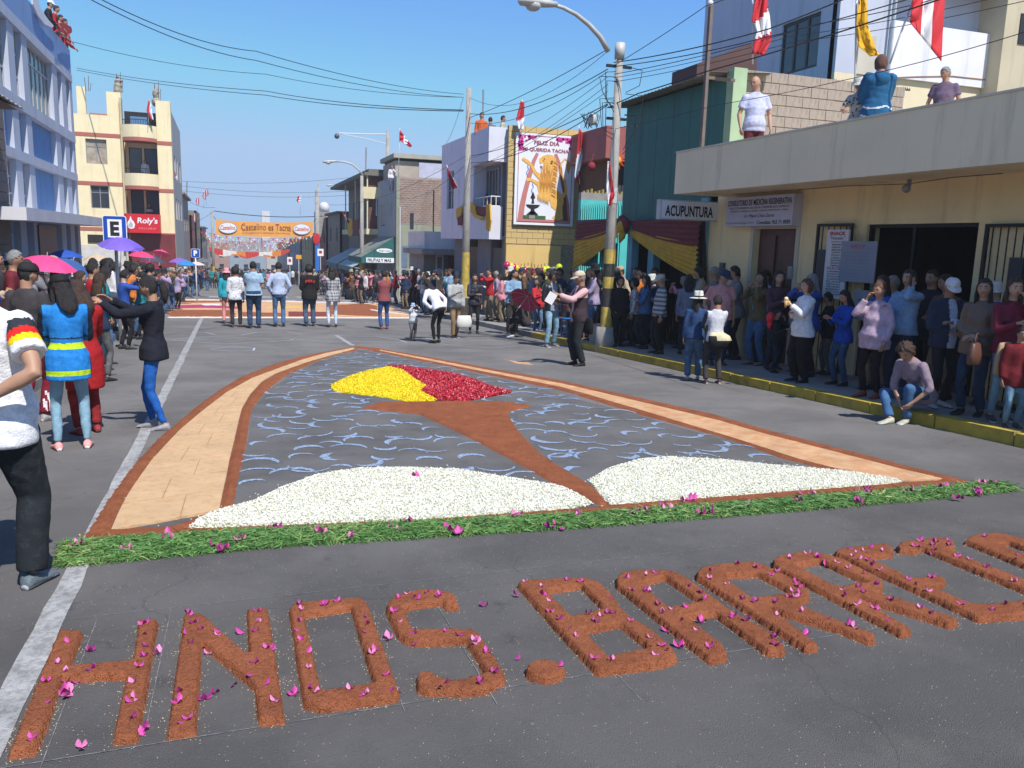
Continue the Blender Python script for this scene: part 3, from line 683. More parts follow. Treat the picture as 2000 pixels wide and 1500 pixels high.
# iron gate leaves folded open on both sides of the opening
for (x0, x1) in ((1573, 1640), (1893, 1983)):
    a, c, z0, z1 = rpx(FX-.09, x0, 437, x1, 700); z0 = -.55
    gt = MB(); T_ = .045
    gt.box((FX-.10, a, z0), (FX-.06, a+T_, z1)); gt.box((FX-.10, c-T_, z0), (FX-.06, c, z1)); gt.box((FX-.10, a+T_, z1-T_), (FX-.06, c-T_, z1)); gt.box((FX-.10, a+T_, z0), (FX-.06, c-T_, z0+T_))
    zm = 1.22-.62; gt.box((FX-.10, a+T_, zm), (FX-.06, c-T_, zm+T_)); g_ = gt.build('gate_leaf', IRON, cream)
    nb = 5
    for i in range(1, nb+1):
        yy = a+(c-a)*i/(nb+1); MB().tube([(FX-.08, yy, z0+T_), (FX-.08, yy, zm)], .009, 6).tube([(FX-.08, yy, zm+T_), (FX-.08, yy, z1-T_)], .009, 6).build('bar', IRON, g_)
    MB().box((FX-.095, a+.06 if x0 > 1700 else c-.26, zm+.25), (FX-.065, a+.26 if x0 > 1700 else c-.06, z1-.42)).build('lock_plate', mat('dark_plate', (.03, .035, .045), .5, .1, 4), g_)
    MB().box((FX-.125, (a+c)/2-.03, zm-.08), (FX-.101, (a+c)/2+.03, zm+.14)).build('latch', WHITE_METAL, g_)
# corner column of blue-green paint
boxpart('corner_pillar', (FX-.06, 14.884, -1.0), (FX+.2, 15.15, 2.7), mat('pale_teal', (.16, .36, .40), .7, .1, 3), cream)
# things on the wall
yb_ = AX(1775, 365, 8.9)
lp = MB(); lp.tube([(8.9, yb_[1], 2.685), (8.9, yb_[1], 2.60)], .03, 10); lp.ball((8.86, yb_[1], 2.56), .06, 12); lp.build('ceiling_camera', mat('lamp_grey', (.25, .25, .25), .4), loc=(8.9, yb_[1], 2.6), smooth=True, label='small round grey camera hanging under the cream roof slab', cat='camera')
cb = MB(); cp = [AX(x, y, 9.0) for x, y in ((1560, 352), (1650, 356), (1775, 359), (1860, 345), (1960, 318))]
cb.tube([(9.0, p[1], min(2.675, max(2.6, p[2]))) for p in cp], .006, 5); cb.build('cable', IRON, loc=(9, 8, 2.6), label='thin dark cable sagging under the cream roof slab past the camera', cat='cable')
for i, (x0, y0, x1, y1, c) in enumerate(((1538, 520, 1547, 545, (.3, .3, .28)), (1405, 513, 1414, 530, (.05, .06, .07)))):
    a, b_, z0, z1 = rpx(FX-.03, x0, y0, x1, y1)
    MB().box((FX-.045, a, z0), (FX-.012, b_, z1)).box((FX-.052, a+.012, z0+.02), (FX-.046, b_-.012, z1-.03)).build('meter_box', mat('meter%d' % i, c, .4, .1, 4), loc=(FX, a, z0), label=('pale grey meter box on the cream wall right of the brown door', 'dark blue wall box above the navy cap, left of the brown door')[i], cat='meter box')
BLK = mat('print_black', (0.012, 0.012, 0.014), .6, 0); RED = mat('print_red', (.5, .02, .02), .6, 0); NAVY = mat('print_navy', (.02, .03, .12), .6, 0); PWHITE = mat('print_white', (.8, .8, .8), .5, 0)
# ACUPUNTURA light box, across the pavement
Ya = 14.6; c0 = AY(1291, 389, Ya); c1 = AY(1408, 394, Ya); c2 = AY(1291, 428, Ya); sx0, sx1, sz0, sz1 = c0[0], c1[0], c2[2], c0[2]
sg = thing('sign_box', (sx0, Ya, sz0), 'white light box sign reading ACUPUNTURA beside the grey roof slab', 'sign')
SG = mat('sign_white', (.72, .72, .74), .35, .04, 2); SGM = mat('sign_metal', (.45, .46, .48), .4, .1, 4)
MB().box((sx0, Ya, sz0), (sx1, Ya+.16, sz1)).build('case', SGM, sg)
MB().box((sx0+.03, Ya-.012, sz0+.02), (sx1-.02, Ya-.001, sz1-.02)).build('face', SG, sg)
lettering('ACUPUNTURA', (sx0+.10, Ya-.012, sz0+.065), (1, 0, 0), (0, 0, 1), (sx1-sx0)*.80, (sz1-sz0)*.56, BLK, sg, bold=.03)
MB().box((sx1, Ya+.05, sz0+.1), (FX+.1, Ya+.09, sz0+.14)).box((sx1, Ya+.05, sz1-.14), (FX+.1, Ya+.09, sz1-.10)).build('bracket', IRON, sg)
# regenerative medicine sign, flat over the brown door
a, b_, z0, z1 = rpx(FX-.2, 1417, 383, 1546, 441)
s2 = thing('sign_box', (FX-.2, a, z0), 'lilac white light box reading CONSULTORIO DE MEDICINA REGENERATIVA above the brown door', 'sign')
MB().box((FX-.2, a, z0), (FX-.003, b_, z1)).build('case', mat('sign_lilac', (.50, .50, .62), .4, .05, 3), s2)
W_ = b_-a; H_ = z1-z0; U_ = (0, -1, 0); Z_ = (0, 0, 1)
def sline(txt, u, v, w, h, m, **k): lettering(txt, (FX-.2, b_-W_*u, z0+H_*v), U_, Z_, W_*w, H_*h, m, s2, **k)
sline('CONSULTORIO DE MEDICINA REGENERATIVA', .02, .70, .96, .20, BLK, bold=.02)
sline('APLICO TRATAMIENTO DEL DOLOR Y ENFERMEDADES CRONICAS', .05, .585, .90, .07, BLK)
sline('DIABETES, MIGRAÑA, CANCER, COLICO MENSTRUAL, STRES', .07, .48, .86, .07, BLK)
sline('Lic. Miguel Chipa Zapata', .30, .26, .45, .14, NAVY, shear=.3)
sline('Dirección: Calle Arias Araguez N°2121', .01, .06, .44, .085, BLK); sline('Consultas: 963 71 8585', .50, .05, .48, .13, BLK, bold=.015)
# SNACK board and the posters
a, b_, z0, z1 = rpx(FX-.22, 1606, 449, 1647, 583)
s3 = thing('menu_board', (FX-.22, a, z0), 'tall narrow white SNACK menu board hung on the left gate leaf', 'menu board')
MB().box((FX-.235, a, z0), (FX-.20, b_, z1)).build('board', mat('board_white', (.62, .63, .66), .5, .04, 2), s3); W_ = b_-a; H_ = z1-z0
def bl(txt, u, v, w, h, m, **k): lettering(txt, (FX-.235, b_-W_*u, z0+H_*v), U_, Z_, W_*w, H_*h, m, s3, **k)
bl('SNACK', .12, .92, .76, .055, RED, bold=.04); bl('"Yosselin"', .14, .86, .72, .045, BLK, shear=.3); bl('TORTAS DE', .2, .815, .6, .024, RED)
for i, w in enumerate('EMPANADAS,PAPAS,MENUDO,QUESO,POLLO,CARNE,BROSTER,RELLENO,TAMALES'.split(',')): bl(w, .28, .775-i*.038, .5 if len(w) > 5 else .4, .022, BLK, bold=.02)
bl('DULCES', .14, .425, .72, .036, RED, bold=.02)
for i, w in enumerate('CREMA,DONUTS,PICARONES,SUSPIRO,FLAN,ARROZ CON LECHE,TRES LECHES,MAZAMORRA,GELATINA,TORTA HELADA'.split(',')): bl(w, .16, .385-i*.037, .66, .021, BLK, bold=.02)
for i, (x0, y0, x1, y1, lab, col) in enumerate(((1637, 471, 1706, 551, 'grey-blue handwritten poster overlapping the SNACK menu board', (.24, .27, .34)), (1664, 566, 1693, 625, 'small grey notice hanging low in the dark doorway under the poster', (.26, .29, .32)))):
    a, b_, z0, z1 = rpx(FX-.26+.1*i, x0, y0, x1, y1); X_ = FX-.26+.1*i
    p = thing('poster', (X_, a, z0), lab, 'poster'); MB().box((X_, a, z0), (X_+.012, b_, z1)).build('sheet', mat('poster%d' % i, col, .6, .05, 3), p)
    lettering('HOY' if i == 0 else 'MENU', (X_, b_-(b_-a)*.30, z0+(z1-z0)*(.82 if i == 0 else .6)), U_, Z_, (b_-a)*.4, (z1-z0)*.10, RED if i == 0 else BLK, p)
    if i == 0:
        for q in range(7): lettering('arroz con pollo'[q:]+' ceviche'[:q+1], (X_, b_-(b_-a)*.12, z0+(z1-z0)*(.70-q*.085)), U_, Z_, (b_-a)*.7, (z1-z0)*.03, mat('pencil', (.15, .17, .22), .8), p)
# ---- teal house
teal = thing('teal_house', (FX, 17, gz(17)), 'dark teal house of tall metal panels under a corrugated roof edge', 'house')
TEAL = mat('teal_metal', (0.020, 0.130, 0.108), 0.6, 0.14, 1.5, 0.1, 20); TEALR = mat('teal_render', (.03, .22, .25), .8, .1, 2); LTEAL = mat('light_teal', (.16, .40, .46), .7, .1, 3)
ye = [AX(x, 300, FX)[1] for x in (1415, 1366, 1300, 1268, 1245, 1225)]; ye = [14.62, 15.15, 15.9, 16.6, 17.35, 18.1, 18.92]
zt = 5.02
for i in range(6):
    MB().box((FX+.0, ye[i]+.006, 2.3), (FX+.05, ye[i+1]-.006, zt)).build('metal_panel', TEAL, teal)
MB().box((FX+.055, 15.0, 2.3), (FX+4, ye[-1], zt)).build('upper_wall', TEAL, teal)
MB().box((FX+.0, ye[0]-.25, 3.0), (FX+.3, ye[0]-.01, 5.15)).build('edge_strip', mat('pale_green', (.33, .45, .28), .8, .1, 3), teal)
rf = MB(); nn = 60; L0, L1 = ye[0]-.1, ye[-1]+.35; vs = []; 
for i in range(nn+1):
    yy = L0+(L1-L0)*i/nn; dz_ = .02*(i % 2)
    vs += [(FX-.38, yy, zt+.03+dz_), (FX+1.0, yy, zt+.13+dz_), (FX-.38, yy, zt+.018+dz_), (FX+1.0, yy, zt+.118+dz_)]
for i in range(nn): q = 4*i; rf.add([], []); rf.f += [(q, q+1, q+5, q+4), (q+2, q+6, q+7, q+3), (q, q+4, q+6, q+2)]; rf.m += [0]*3
rf.v = vs; rf.build('roof', mat('fibre_cement', (.16, .16, .13), .9, .2, 6), teal)
pos_ = [(x, AX(x, 470, FX)[1]) for x in (1228, 1270, 1351)]
MB().box((FX+.02, 14.9, 1.98), (FX+.3, 18.9, 2.295)).build('beam', TEALR, teal)
for x, yy in pos_: MB().box((FX+.03, yy-.13, -.9), (FX+.22, yy+.13, 1.975)).build('pillar', LTEAL, teal)
MB().box((FX+1.6, 14.9, -.9), (FX+1.7, 18.9, 2.29)).box((FX+.3, 14.75, -.9), (FX+1.6, 14.88, 2.29)).box((FX+.31, 18.78, -.9), (FX+1.59, 18.9, 2.29)).build('back_wall', DARK, teal)
for q in range(14): yy = 15.35+q*.115; MB().tube([(FX+.3, yy, -.7), (FX+.3, yy, 1.6)], .012, 5).build('window_bar', IRON, teal)
MB().box((FX+.9, 15.6, -.6), (FX+.95, 16.9, 1.5)).build('curtain', mat('white_curtain', (.5, .5, .55), .9), teal)
# lit turquoise wall facing us across the small garden, with the spiked fence
Yt = 24.0; x0, x1, z0, z1 = ypx(Yt, 1134, 378, 1235, 440)
tw = thing('garden_wall', (x0, Yt, gz(Yt)), 'bright turquoise rendered garden wall lit by the sun behind the spiked fence', 'wall')
TURQ = mat('turquoise', (.08, .52, .50), .8, .08, 2); MB().box((x0, Yt, -1.5), (FX+4, Yt+.2, z1-.22)).build('wall', TURQ, tw); MB().box((x0, Yt+.002, z1-.218), (FX+4, Yt+.2, z1)).build('cap', CONC, tw)
for q in range(16): xx = x0+.1+q*.13; MB().box((xx, Yt+.05, z1), (xx+.05, Yt+.15, z1+.05+.04*(q % 3))).build('broken_glass', mat('bottle_glass', (.35, .28, .06), .3), tw)
gr = MB()
for (xa, xb) in ((1180, 1200), (1205, 1224)):
    pass
BRN_ = mat('brown_sheet', (.07, .04, .03), .8, .2, 4)
sf = thing('spiked_fence', (FX, 20.5, gz(20)), 'black iron fence with upright spikes above the maroon drape', 'fence')
yy = 18.95; zr = AX(1180, 428, FX)[2]
MB().box((FX-.02, 18.93, zr-.04), (FX+.02, 21.7, zr)).box((FX-.02, 18.93, -.8), (FX+.02, 21.7, -.76)).build('rail', IRON, sf)
while yy < 21.6: MB().tube([(FX, yy, -.76), (FX, yy, zr-.04)], .011, 5).tube([(FX, yy, zr), (FX, yy, zr+.28), (FX-.02, yy+.03, zr+.42)], [.011, .010, .002], 5).build('spike', IRON, sf); yy += .14
MB().box((FX+.09, 18.95, -1.0), (FX+.12, 21.7, .95)).build('gate_sheet', BRN_, sf)
for (yy0, yy1) in ((19.2, 20.2), (20.4, 21.4)):
    MB().box((FX+.06, yy0, 1.1), (FX+.08, yy1, 1.75)).build('grille_panel', TURQ, sf)
# maroon roofed house behind
x0, x1, z0, z1 = ypx(26.0, 1137, 255, 1240, 300)
mh = thing('maroon_house', (x0+1, 26, gz(26)), 'house with a maroon upper fascia and a dark curtained balcony behind the fence', 'house')
MAR = mat('maroon_fascia', (.33, .10, .09), .8, .1, 2); BRN = mat('brown_wall', (.13, .075, .05), .85, .15, 2)
xc = AY(1183, 300, 24.6)[0]
MB().box((xc, 24.6, 4.45), (xc+5, 30, 5.45)).build('fascia', MAR, mh); MB().box((xc+.4, 25.2, 2.2), (xc+5, 30, 4.44)).build('wall', BRN, mh)
for q in range(9): MB().box((xc+.75+q*.16, 25.15, 2.5), (xc+.75+q*.16+.13, 25.195, 4.3)).build('shutter_slat', mat('dark_slat', (.05, .045, .045), .7), mh)
MB().box((AY(1152, 280, 26.2)[0], 26.2, 4.55), (xc-.01, 27.3, 5.35)).build('side_fascia', mat('maroon_shade', (.2, .075, .07), .8, .1, 2), mh)  # darker maroon: the shade on the street-facing part is put into the colour
# ---- mural wall with the banner
Ym = 27.6; xl = AY(988, 480, Ym)[0]; xr = 14.0
mw = thing('mural_wall', (xl, Ym, gz(Ym)), 'yellow painted concrete block wall behind the lion banner', 'wall')
YBL = mat('yellow_block', (.58, .42, .18), .9, .12, 3, .5, 40, col2=(.45, .33, .16), mix=.6, mscale=3); YPL = mat('yellow_render', (.66, .46, .17), .85, .06, 1)
ztop = AY(1010, 245, Ym)[2]
MB().box((xl+.01, Ym+.02, -1.4), (xr, Ym+.2, ztop)).build('mortar', mat('mortar', (.3, .25, .18), .95, .2, 8), mw)
bb = None; r_ = 0; z_ = AY(1050, 478, Ym)[2]+.02; zlow = z_
while z_ < ztop-.1:
    xx = xl+(-.2 if r_ % 2 else 0)
    while xx < xr-.1:
        a = max(xx, xl)
        if xx+.40 > xl+.02 and (a < xl+.5 or a > 11.2 or z_ < 2.6 or True):
            if bb is None: bb = MB().box((0, -.02, 0), (.385, 0.01, .185)).build('block', YBL, None); o = bb
            else: o = bpy.data.objects.new('block', bb.data); COL.objects.link(o)
            o.parent = mw; o.location = Vector((a, Ym+.02+random.uniform(-.006, .006), z_))-OFF[mw.name]
            if a != xx: o.scale = ((xx+.385-a)/.385, 1, 1)
        xx += .40
    z_ += .20; r_ += 1
MB().box((xl+.0, Ym-.05, -1.4), (11.35, Ym+.015, zlow-.04)).build('plaster', YPL, mw)
# the big banner
bx0 = AY(1007, 300, Ym-.12)[0]; bx1 = AY(1124, 300, Ym-.12)[0]; bz1 = AY(1060, 262, Ym-.12)[2]; bz0 = AY(1060, 440, Ym-.12)[2]
bn = thing('banner', (bx0, Ym-.12, bz0), 'tall white banner with golden lion, arch and fountain reading FELIZ DIA MI QUERIDA TACNA', 'banner')
BW, BH = bx1-bx0, bz1-bz0; YB = Ym-.12
MB().box((bx0, YB, bz0), (bx1, YB+.03, bz1)).build('sheet', mat('banner_white', (.78, .78, .84), .6, .03, 2), bn)
def BP(u, v, k=1): return (bx0+u*BW, YB-.003*k, bz0+v*BH)      # u right, v up, k print layer
def bshape(name, pts, m, k=1): MB().add([BP(u/1000, 1-v/1000, k) for u, v in pts], [tuple(range(len(pts)))]).build(name, m, bn)
def bstroke(name, pts, w, m, k=1):
    P = [Vector((u/1000*BW, (1-v/1000)*BH)) for u, v in pts]; n = len(P); vs = []
    ws = w if hasattr(w, '__len__') else [w]*n
    for i, p in enumerate(P):
        t = (P[min(n-1, i+1)]-P[max(0, i-1)]).normalized(); q = Vector((-t.y, t.x))*ws[i]/1000*BW*.5
        for s in (-1, 1): e = p+q*s; vs.append((bx0+e.x, YB-.003*k, bz0+e.y))
    b = MB(); b.add(vs, [(2*i, 2*i+2, 2*i+3, 2*i+1) for i in range(n-1)]); b.build(name, m, bn)
# picture coordinates of the banner: u 0..1000 across, v 0..1000 down
PMAG = mat('print_magenta', (.62, .03, .28), .6, .1, 30); PMAR = mat('print_maroon', (.30, .03, .05), .6, 0); PARC = mat('print_arch', (.52, .19, .17), .6, .05, 5); PORA = mat('print_orange', (.80, .44, .10), .6, .12, 12); PORD = mat('print_dark_orange', (.62, .27, .05), .6, .1, 9)
PBLU = mat('print_blue', (.16, .25, .55), .6, 0); PGRN = mat('print_green', (.04, .12, .05), .6, .2, 20); PBRN = mat('print_brown', (.14, .06, .04), .6, .1, 5)
for (a, c, e, f) in ((45, 22, 955, 30), (45, 965, 955, 973), (45, 30, 54, 965), (946, 30, 955, 965)): bshape('border', [(a, c), (e, c), (e, f), (a, f)], PMAR, 1)
r3 = random.Random(3)
for s in (0, 1):
    for q in range(46):
        t = r3.random(); u = (t*270 if r3.random() < .5 else r3.random()**2*60); v = 32+(r3.random()**1.6)*(150 if u < 60 else 60*(1-u/300)+20); u += 55
        if s: u = 1000-u
        rr = 16+10*r3.random(); bshape('bloom', [(u+rr*math.cos(a_)*(1+.3*math.sin(a_*3+q)), v+rr*.72*math.sin(a_)) for a_ in np.linspace(0, 6.0, 8)], PMAG, 2+q % 3)
lettering('FELIZ DIA', BP(.30, .885, 5), (1, 0, 0), (0, 0, 1), BW*.42, BH*.042, PMAR, bn, bold=.02); lettering('MI QUERIDA TACNA', BP(.12, .805, 5), (1, 0, 0), (0, 0, 1), BW*.76, BH*.044, PMAR, bn, bold=.02)
bstroke('arch', [(110, 940), (130, 800), (170, 650), (230, 480), (300, 300), (360, 210)], [95, 90, 80, 75, 62, 50], PARC, 2)
bstroke('arch', [(660, 205), (740, 330), (790, 500), (850, 650), (890, 760), (900, 940)], [55, 62, 62, 68, 72, 90], PARC, 2)
bstroke('arch', [(735, 330), (790, 500), (845, 660), (850, 940)], [12, 24, 40, 130], PBRN, 3)
bshape('arch', [(60, 935), (940, 935), (940, 962), (60, 962)], PARC, 3)
bshape('lion', [(395, 268), (440, 240), (520, 215), (600, 218), (665, 250), (690, 320), (680, 400), (680, 470), (620, 540), (640, 590), (720, 610), (800, 650), (830, 720), (810, 790), (820, 880), (830, 930), (690, 935), (640, 905), (690, 880), (700, 830), (620, 790), (590, 720), (560, 690), (470, 690), (400, 640), (370, 570), (400, 500), (405, 430), (470, 395), (440, 370), (470, 350), (460, 330), (400, 315)], PORA, 4)
bstroke('paw', [(420, 470), (330, 420), (265, 345), (200, 310), (110, 275)], [80, 56, 46, 56, 40], PORA, 5); bstroke('paw', [(430, 560), (330, 520), (250, 500), (190, 505)], [80, 50, 44, 60], PORA, 5)
bstroke('tail', [(790, 690), (860, 620), (840, 500), (760, 400), (760, 300), (820, 250), (880, 270)], [60, 50, 36, 28, 24, 22, 20], PORA, 6); bshape('tail', [(860, 270), (905, 290), (915, 350), (890, 420), (855, 370), (845, 310)], PORD, 7)
for q in range(24): u = 418+q*11; bstroke('mane', [(u+(40 if q > 14 else 0), 300+(q*37 % 5)*34), (u+14, 400+(q*23 % 4)*26), (u-8, 520), (u+6, 650-(q*31 % 5)*22)], [3, 11, 11, 2], PORD, 7+q % 3)
for q in range(12): bstroke('mane', [(640-q*2, 290+q*32), (690-q*3, 310+q*32), (722-q*3, 345+q*31)], [34, 24, 2], PORA if q % 2 else PORD, 11+q % 3)
for q in range(9): bstroke('mane', [(400+q*20, 640+q*6), (396+q*21, 690+q*5), (402+q*22, 730+q*4)], [26, 18, 2], PORA, 15+q % 3)
bshape('lion_eye', [(570, 290), (600, 278), (625, 292), (600, 305)], PBRN, 19); bshape('lion_eye', [(450, 268), (470, 260), (485, 270), (468, 278)], PBRN, 19); bshape('lion_tooth', [(410, 325), (455, 322), (450, 345), (420, 350)], PWHITE, 19)
for u, v in ((200, 350), (290, 540)): bstroke('chain', [(u, v), (u+18, v+40), (u-12, v+75), (u+12, v+120)], 14, PBLU, 5)
for (pp) in ([(300, 640), (312, 640), (340, 690), (268, 690)], [(262, 690), (350, 690), (325, 712), (290, 712)], [(295, 712), (320, 712), (330, 760), (285, 760)], [(190, 775), (430, 775), (400, 800), (340, 818), (270, 818), (220, 800)], [(280, 818), (335, 818), (350, 880), (265, 880)], [(200, 890), (265, 850), (350, 850), (410, 890)]): bshape('fountain', pp, BLK, 6)
bshape('hedge', [(150, 895), (530, 895), (530, 935), (150, 935)], PGRN, 5); bshape('fountain_base', [(250, 893), (350, 893), (350, 930), (250, 930)], CONC, 7)
# fence of rusty bars in front of the plaster
rb = thing('bar_fence', (xl, Ym-.5, gz(Ym)), 'row of thin rust brown fence bars in front of the yellow wall', 'fence')
RUST = mat('rust_bar', (.16, .07, .035), .7, .2, 8); zt_ = AY(1050, 515, Ym-.5)[2]
MB().box((xl, Ym-.52, zt_-.42), (11.2, Ym-.5, zt_-.38)).box((xl, Ym-.52, -1.1), (11.2, Ym-.5, -1.06)).build('rail', RUST, rb)
xx = xl+.03
while xx < 11.2: MB().tube([(xx, Ym-.535, -1.2), (xx, Ym-.535, zt_+.03*math.sin(xx*9))], .012, 5).build('bar', RUST, rb); xx += .125
# balloon garland
bg = thing('balloon_garland', (9.3, 26, gz(26)), 'string of magenta and lime balloons hung along the bar fence', 'balloons')
BM = [mat('balloon_magenta', (.42, .02, .10), .25, 0, spec=.6), mat('balloon_lime', (.50, .58, .02), .25, 0, spec=.6), mat('balloon_yellow', (.65, .48, .03), .25, 0, spec=.6)]
for (px, py, c) in ((990, 519, 0), (998, 521, 2), (1003, 523, 0), (1009, 525, 2), (1013, 527, 0), (1018, 528, 1), (1025, 529, 0), (1031, 528, 2), (1037, 530, 0), (1056, 531, 0), (1063, 528, 1), (1069, 527, 1), (1076, 530, 0), (1083, 531, 1), (1089, 535, 0), (1092, 523, 1)):
    p = AY(px, py, 26.4); MB().ball(p, (.125, .125, .145), 12).build('balloon', BM[c], bg, True)
# ---- lavender house
XL = 8.78; y_a, y_b = 28.0, AX(862, 380, XL)[1]
lh = thing('lavender_house', (XL, 31, gz(31)), 'white and lavender two storey house with an overhanging balcony and roof box', 'house')
LAV = mat('lavender_render', (.66, .66, .74), .85, .05, 1.2); zf = AX(955, 467, XL)[2]; zp = AX(955, 403, XL)[2]; zo = AX(955, 316, XL)[2]; zc = AX(955, 250, XL)[2]
yl = AX(925, 350, XL)[1]
zlt = AX(862, 285, XL)[2]
w0 = rpx(XL, 872, 335, 886, 408)
wall('wall', (XL, yl), (0, 1), (-1, 0), y_b-yl, zf, zlt, [(w0[0]-yl, w0[1]-yl, w0[2], w0[3])], LAV, lh, .2)
window((XL, yl), (0, 1), (-1, 0), w0[0]-yl, w0[1]-yl, w0[2], w0[3], lh, 2, 2, inset=.08)
MB().box((XL+.2, yl+.0, zf), (XL+6, y_b, zlt-.1)).build('core', LAV, lh)
MB().box((XL, y_a, zf), (XL+.15, yl-.002, zp)).box((XL+.15, y_a, zf), (xl-.02, y_a+.15, zp)).box((XL+.15, y_a+.15, zf), (xl+4, yl-.002, zf+.12)).build('balcony_parapet', LAV, lh)
MB().box((XL-.12, y_a-.12, zo), (xl+.25, yl+.15, zc)).build('roof_box', LAV, lh)
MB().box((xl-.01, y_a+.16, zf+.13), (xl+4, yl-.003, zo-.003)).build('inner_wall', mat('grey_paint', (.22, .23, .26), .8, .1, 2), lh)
window((xl-.012, y_a+.2), (0, 1), (-1, 0), .2, yl-y_a-.4, zf+.4, zo-.15, lh, 4, 1, frame=GREYF, glass=GLASS, inset=-.06)
rl = MB(); 
for z_ in (zp+.35, zp+.02): rl.tube([(XL+.07, yl-.1, z_), (XL+.07, y_a+.07, z_), (xl-.05, y_a+.07, z_)], .022, 6)
for yy in np.linspace(y_a+.07, yl-.2, 5): rl.tube([(XL+.07, yy, zp), (XL+.07, yy, zp+.35)], .015, 5)
rl.tube([(xl-.25, y_a+.07, zp), (xl-.25, y_a+.07, zp+.35)], .02, 5); rl.build('railing', WHITE_METAL, lh)
MB().box((FX+.05, 28.4, -1.4), (FX+.1, 29.6, zf-.3)).build('door', mat('dark_door', (.03, .03, .035), .4), lh)
MB().box((FX+.05, 31.5, -1.4), (FX+.1, 32.7, zf-.3)).build('door', mat('brown_door2', (.09, .045, .03), .5), lh)
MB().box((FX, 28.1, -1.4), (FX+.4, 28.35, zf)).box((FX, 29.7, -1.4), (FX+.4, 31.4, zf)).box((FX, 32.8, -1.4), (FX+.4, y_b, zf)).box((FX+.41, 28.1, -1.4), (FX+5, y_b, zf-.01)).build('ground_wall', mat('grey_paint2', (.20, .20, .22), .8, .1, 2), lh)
# ---- low white house
x0_ = AY(829, 460, 36.5)
wh = thing('small_shop', (x0_[0], 38, gz(38)), 'low white house with a concrete slab canopy between brick house and lavender house', 'house')
z1 = AY(845, 452, 36.5)[2]; z0 = AY(845, 486, 36.5)[2]; zz = AY(845, 497, 36.5)[2]
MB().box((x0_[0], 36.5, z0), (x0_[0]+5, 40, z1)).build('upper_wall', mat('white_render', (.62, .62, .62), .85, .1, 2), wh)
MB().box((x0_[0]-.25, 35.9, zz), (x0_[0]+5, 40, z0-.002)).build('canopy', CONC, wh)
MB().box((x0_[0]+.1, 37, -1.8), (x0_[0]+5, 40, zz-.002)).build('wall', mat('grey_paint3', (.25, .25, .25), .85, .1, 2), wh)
dm = MB(); 
for xx in (.65, .95): dm.box((x0_[0]+xx, 36.93, -1.8), (x0_[0]+xx+.06, 36.99, zz-.01))
dm.box((x0_[0]+.71, 36.93, zz-.1), (x0_[0]+.95, 36.99, zz-.04)); dm.build('door_frame', WHITE_METAL, wh)
MB().box((x0_[0]+1.2, 36.9, -1.8), (x0_[0]+2.4, 36.99, zz-.05)).build('door', mat('brown_door3', (.12, .055, .035), .6), wh)
# ---- brick cornered grey house
Yc = 48.0
gh = thing('brick_house', (FX, 50, gz(50)), 'grey rendered corner house with a bare brick side wall and rooftop room', 'house')
zt = AX(775, 343, FX)[2]; GREYR = mat('grey_render', (.33, .34, .35), .85, .08, 1.5)
yz = AX(737, 400, FX)[1]
wins = [rpx(FX, 744, 400, 752, 443), rpx(FX, 761, 396, 767, 421)]
wall('wall', (FX, Yc+.3), (0, 1), (-1, 0), yz-Yc-.3, -2.3, zt, [(w[0]-Yc-.3, w[1]-Yc-.3, w[2], w[3]) for w in wins], GREYR, gh, .2)
for w in wins: window((FX, Yc+.3), (0, 1), (-1, 0), w[0]-Yc-.3, w[1]-Yc-.3, w[2], w[3], gh, 2, 1, frame=WHITE_METAL, inset=.06)
BRK = mat('far_brick', (.36, .27, .22), .9, .15, 2, .4, 30, col2=(.30, .20, .16), mix=.5, mscale=4); MORT = mat('far_mortar', (.33, .30, .26), .9, .15, 3)
MB().box((FX+.02, Yc+.01, 2.6), (FX+6, yz, zt-.02)).build('upper_wall', MORT, gh)
# courses of brick on the side wall, joined: too small to tell one by one
n_b = MB(); z_ = 2.62; r_ = 0
while z_ < zt-.12:
    xx = FX+.22+(-.15 if r_ % 2 else 0)
    while xx < FX+3.4: n_b.box((max(xx, FX+.2), Yc-.012-random.random()*.008, z_), (xx+.27, Yc+.012, z_+.10)); xx += .3
    z_ += .125; r_ += 1
n_b.build('bricks', BRK, gh, kind='stuff')
MB().box((FX+.0, Yc, -2.2), (FX+.19, Yc+.29, zt)).box((FX+.0, Yc-.02, -2.2), (FX+6, Yc+.009, 2.6)).build('green_render', mat('olive_render', (.27, .28, .21), .9, .12, 1.5), gh)
for (x0, y0, x1, y1, c) in ((801, 416, 808, 447, GLASS), (785, 480, 796, 522, mat('blue_door', (.12, .17, .24), .6)), (799, 478, 809, 522, mat('violet_door', (.10, .09, .13), .6))):
    a, c_, e, f = ypx(Yc-.04, x0, y0, x1, y1); MB().box((a, Yc-.045, e), (c_, Yc-.021, f)).build('window' if c is GLASS else 'door', c, gh)
MB().tube([(FX+.22, Yc-.06, -2), (FX+.2, Yc-.06, 3.6)], .035, 6).build('drainpipe', WHITE_METAL, gh); MB().tube([(FX+2.2, Yc-.06, 2.2), (FX+2.2, Yc-.06, 4.6)], .03, 6).build('drainpipe', IRON, gh)
a, c_, e, f = ypx(50, 772, 303, 866, 345)
MB().box((a, 50, zt-.05), (c_+3, 54, f-.4)).build('rooftop_room', mat('tan_render', (.38, .33, .27), .9, .1, 2), gh); MB().box((a-.15, 49.7, f-.25), (c_+3, 54.3, f)).build('roof', mat('roof_slab', (.35, .34, .28), .9, .1, 2), gh)
MB().box((a+.1, 50.1, f-.4), (c_+3, 54, f-.25)).build('roof_gap', DARK, gh); MB().box((a+1.3, 49.3, zt-.02), (a+4.5, 49.35, f-.5)).build('sheet_screen', mat('lavender_sheet', (.42, .42, .52), .8), gh)
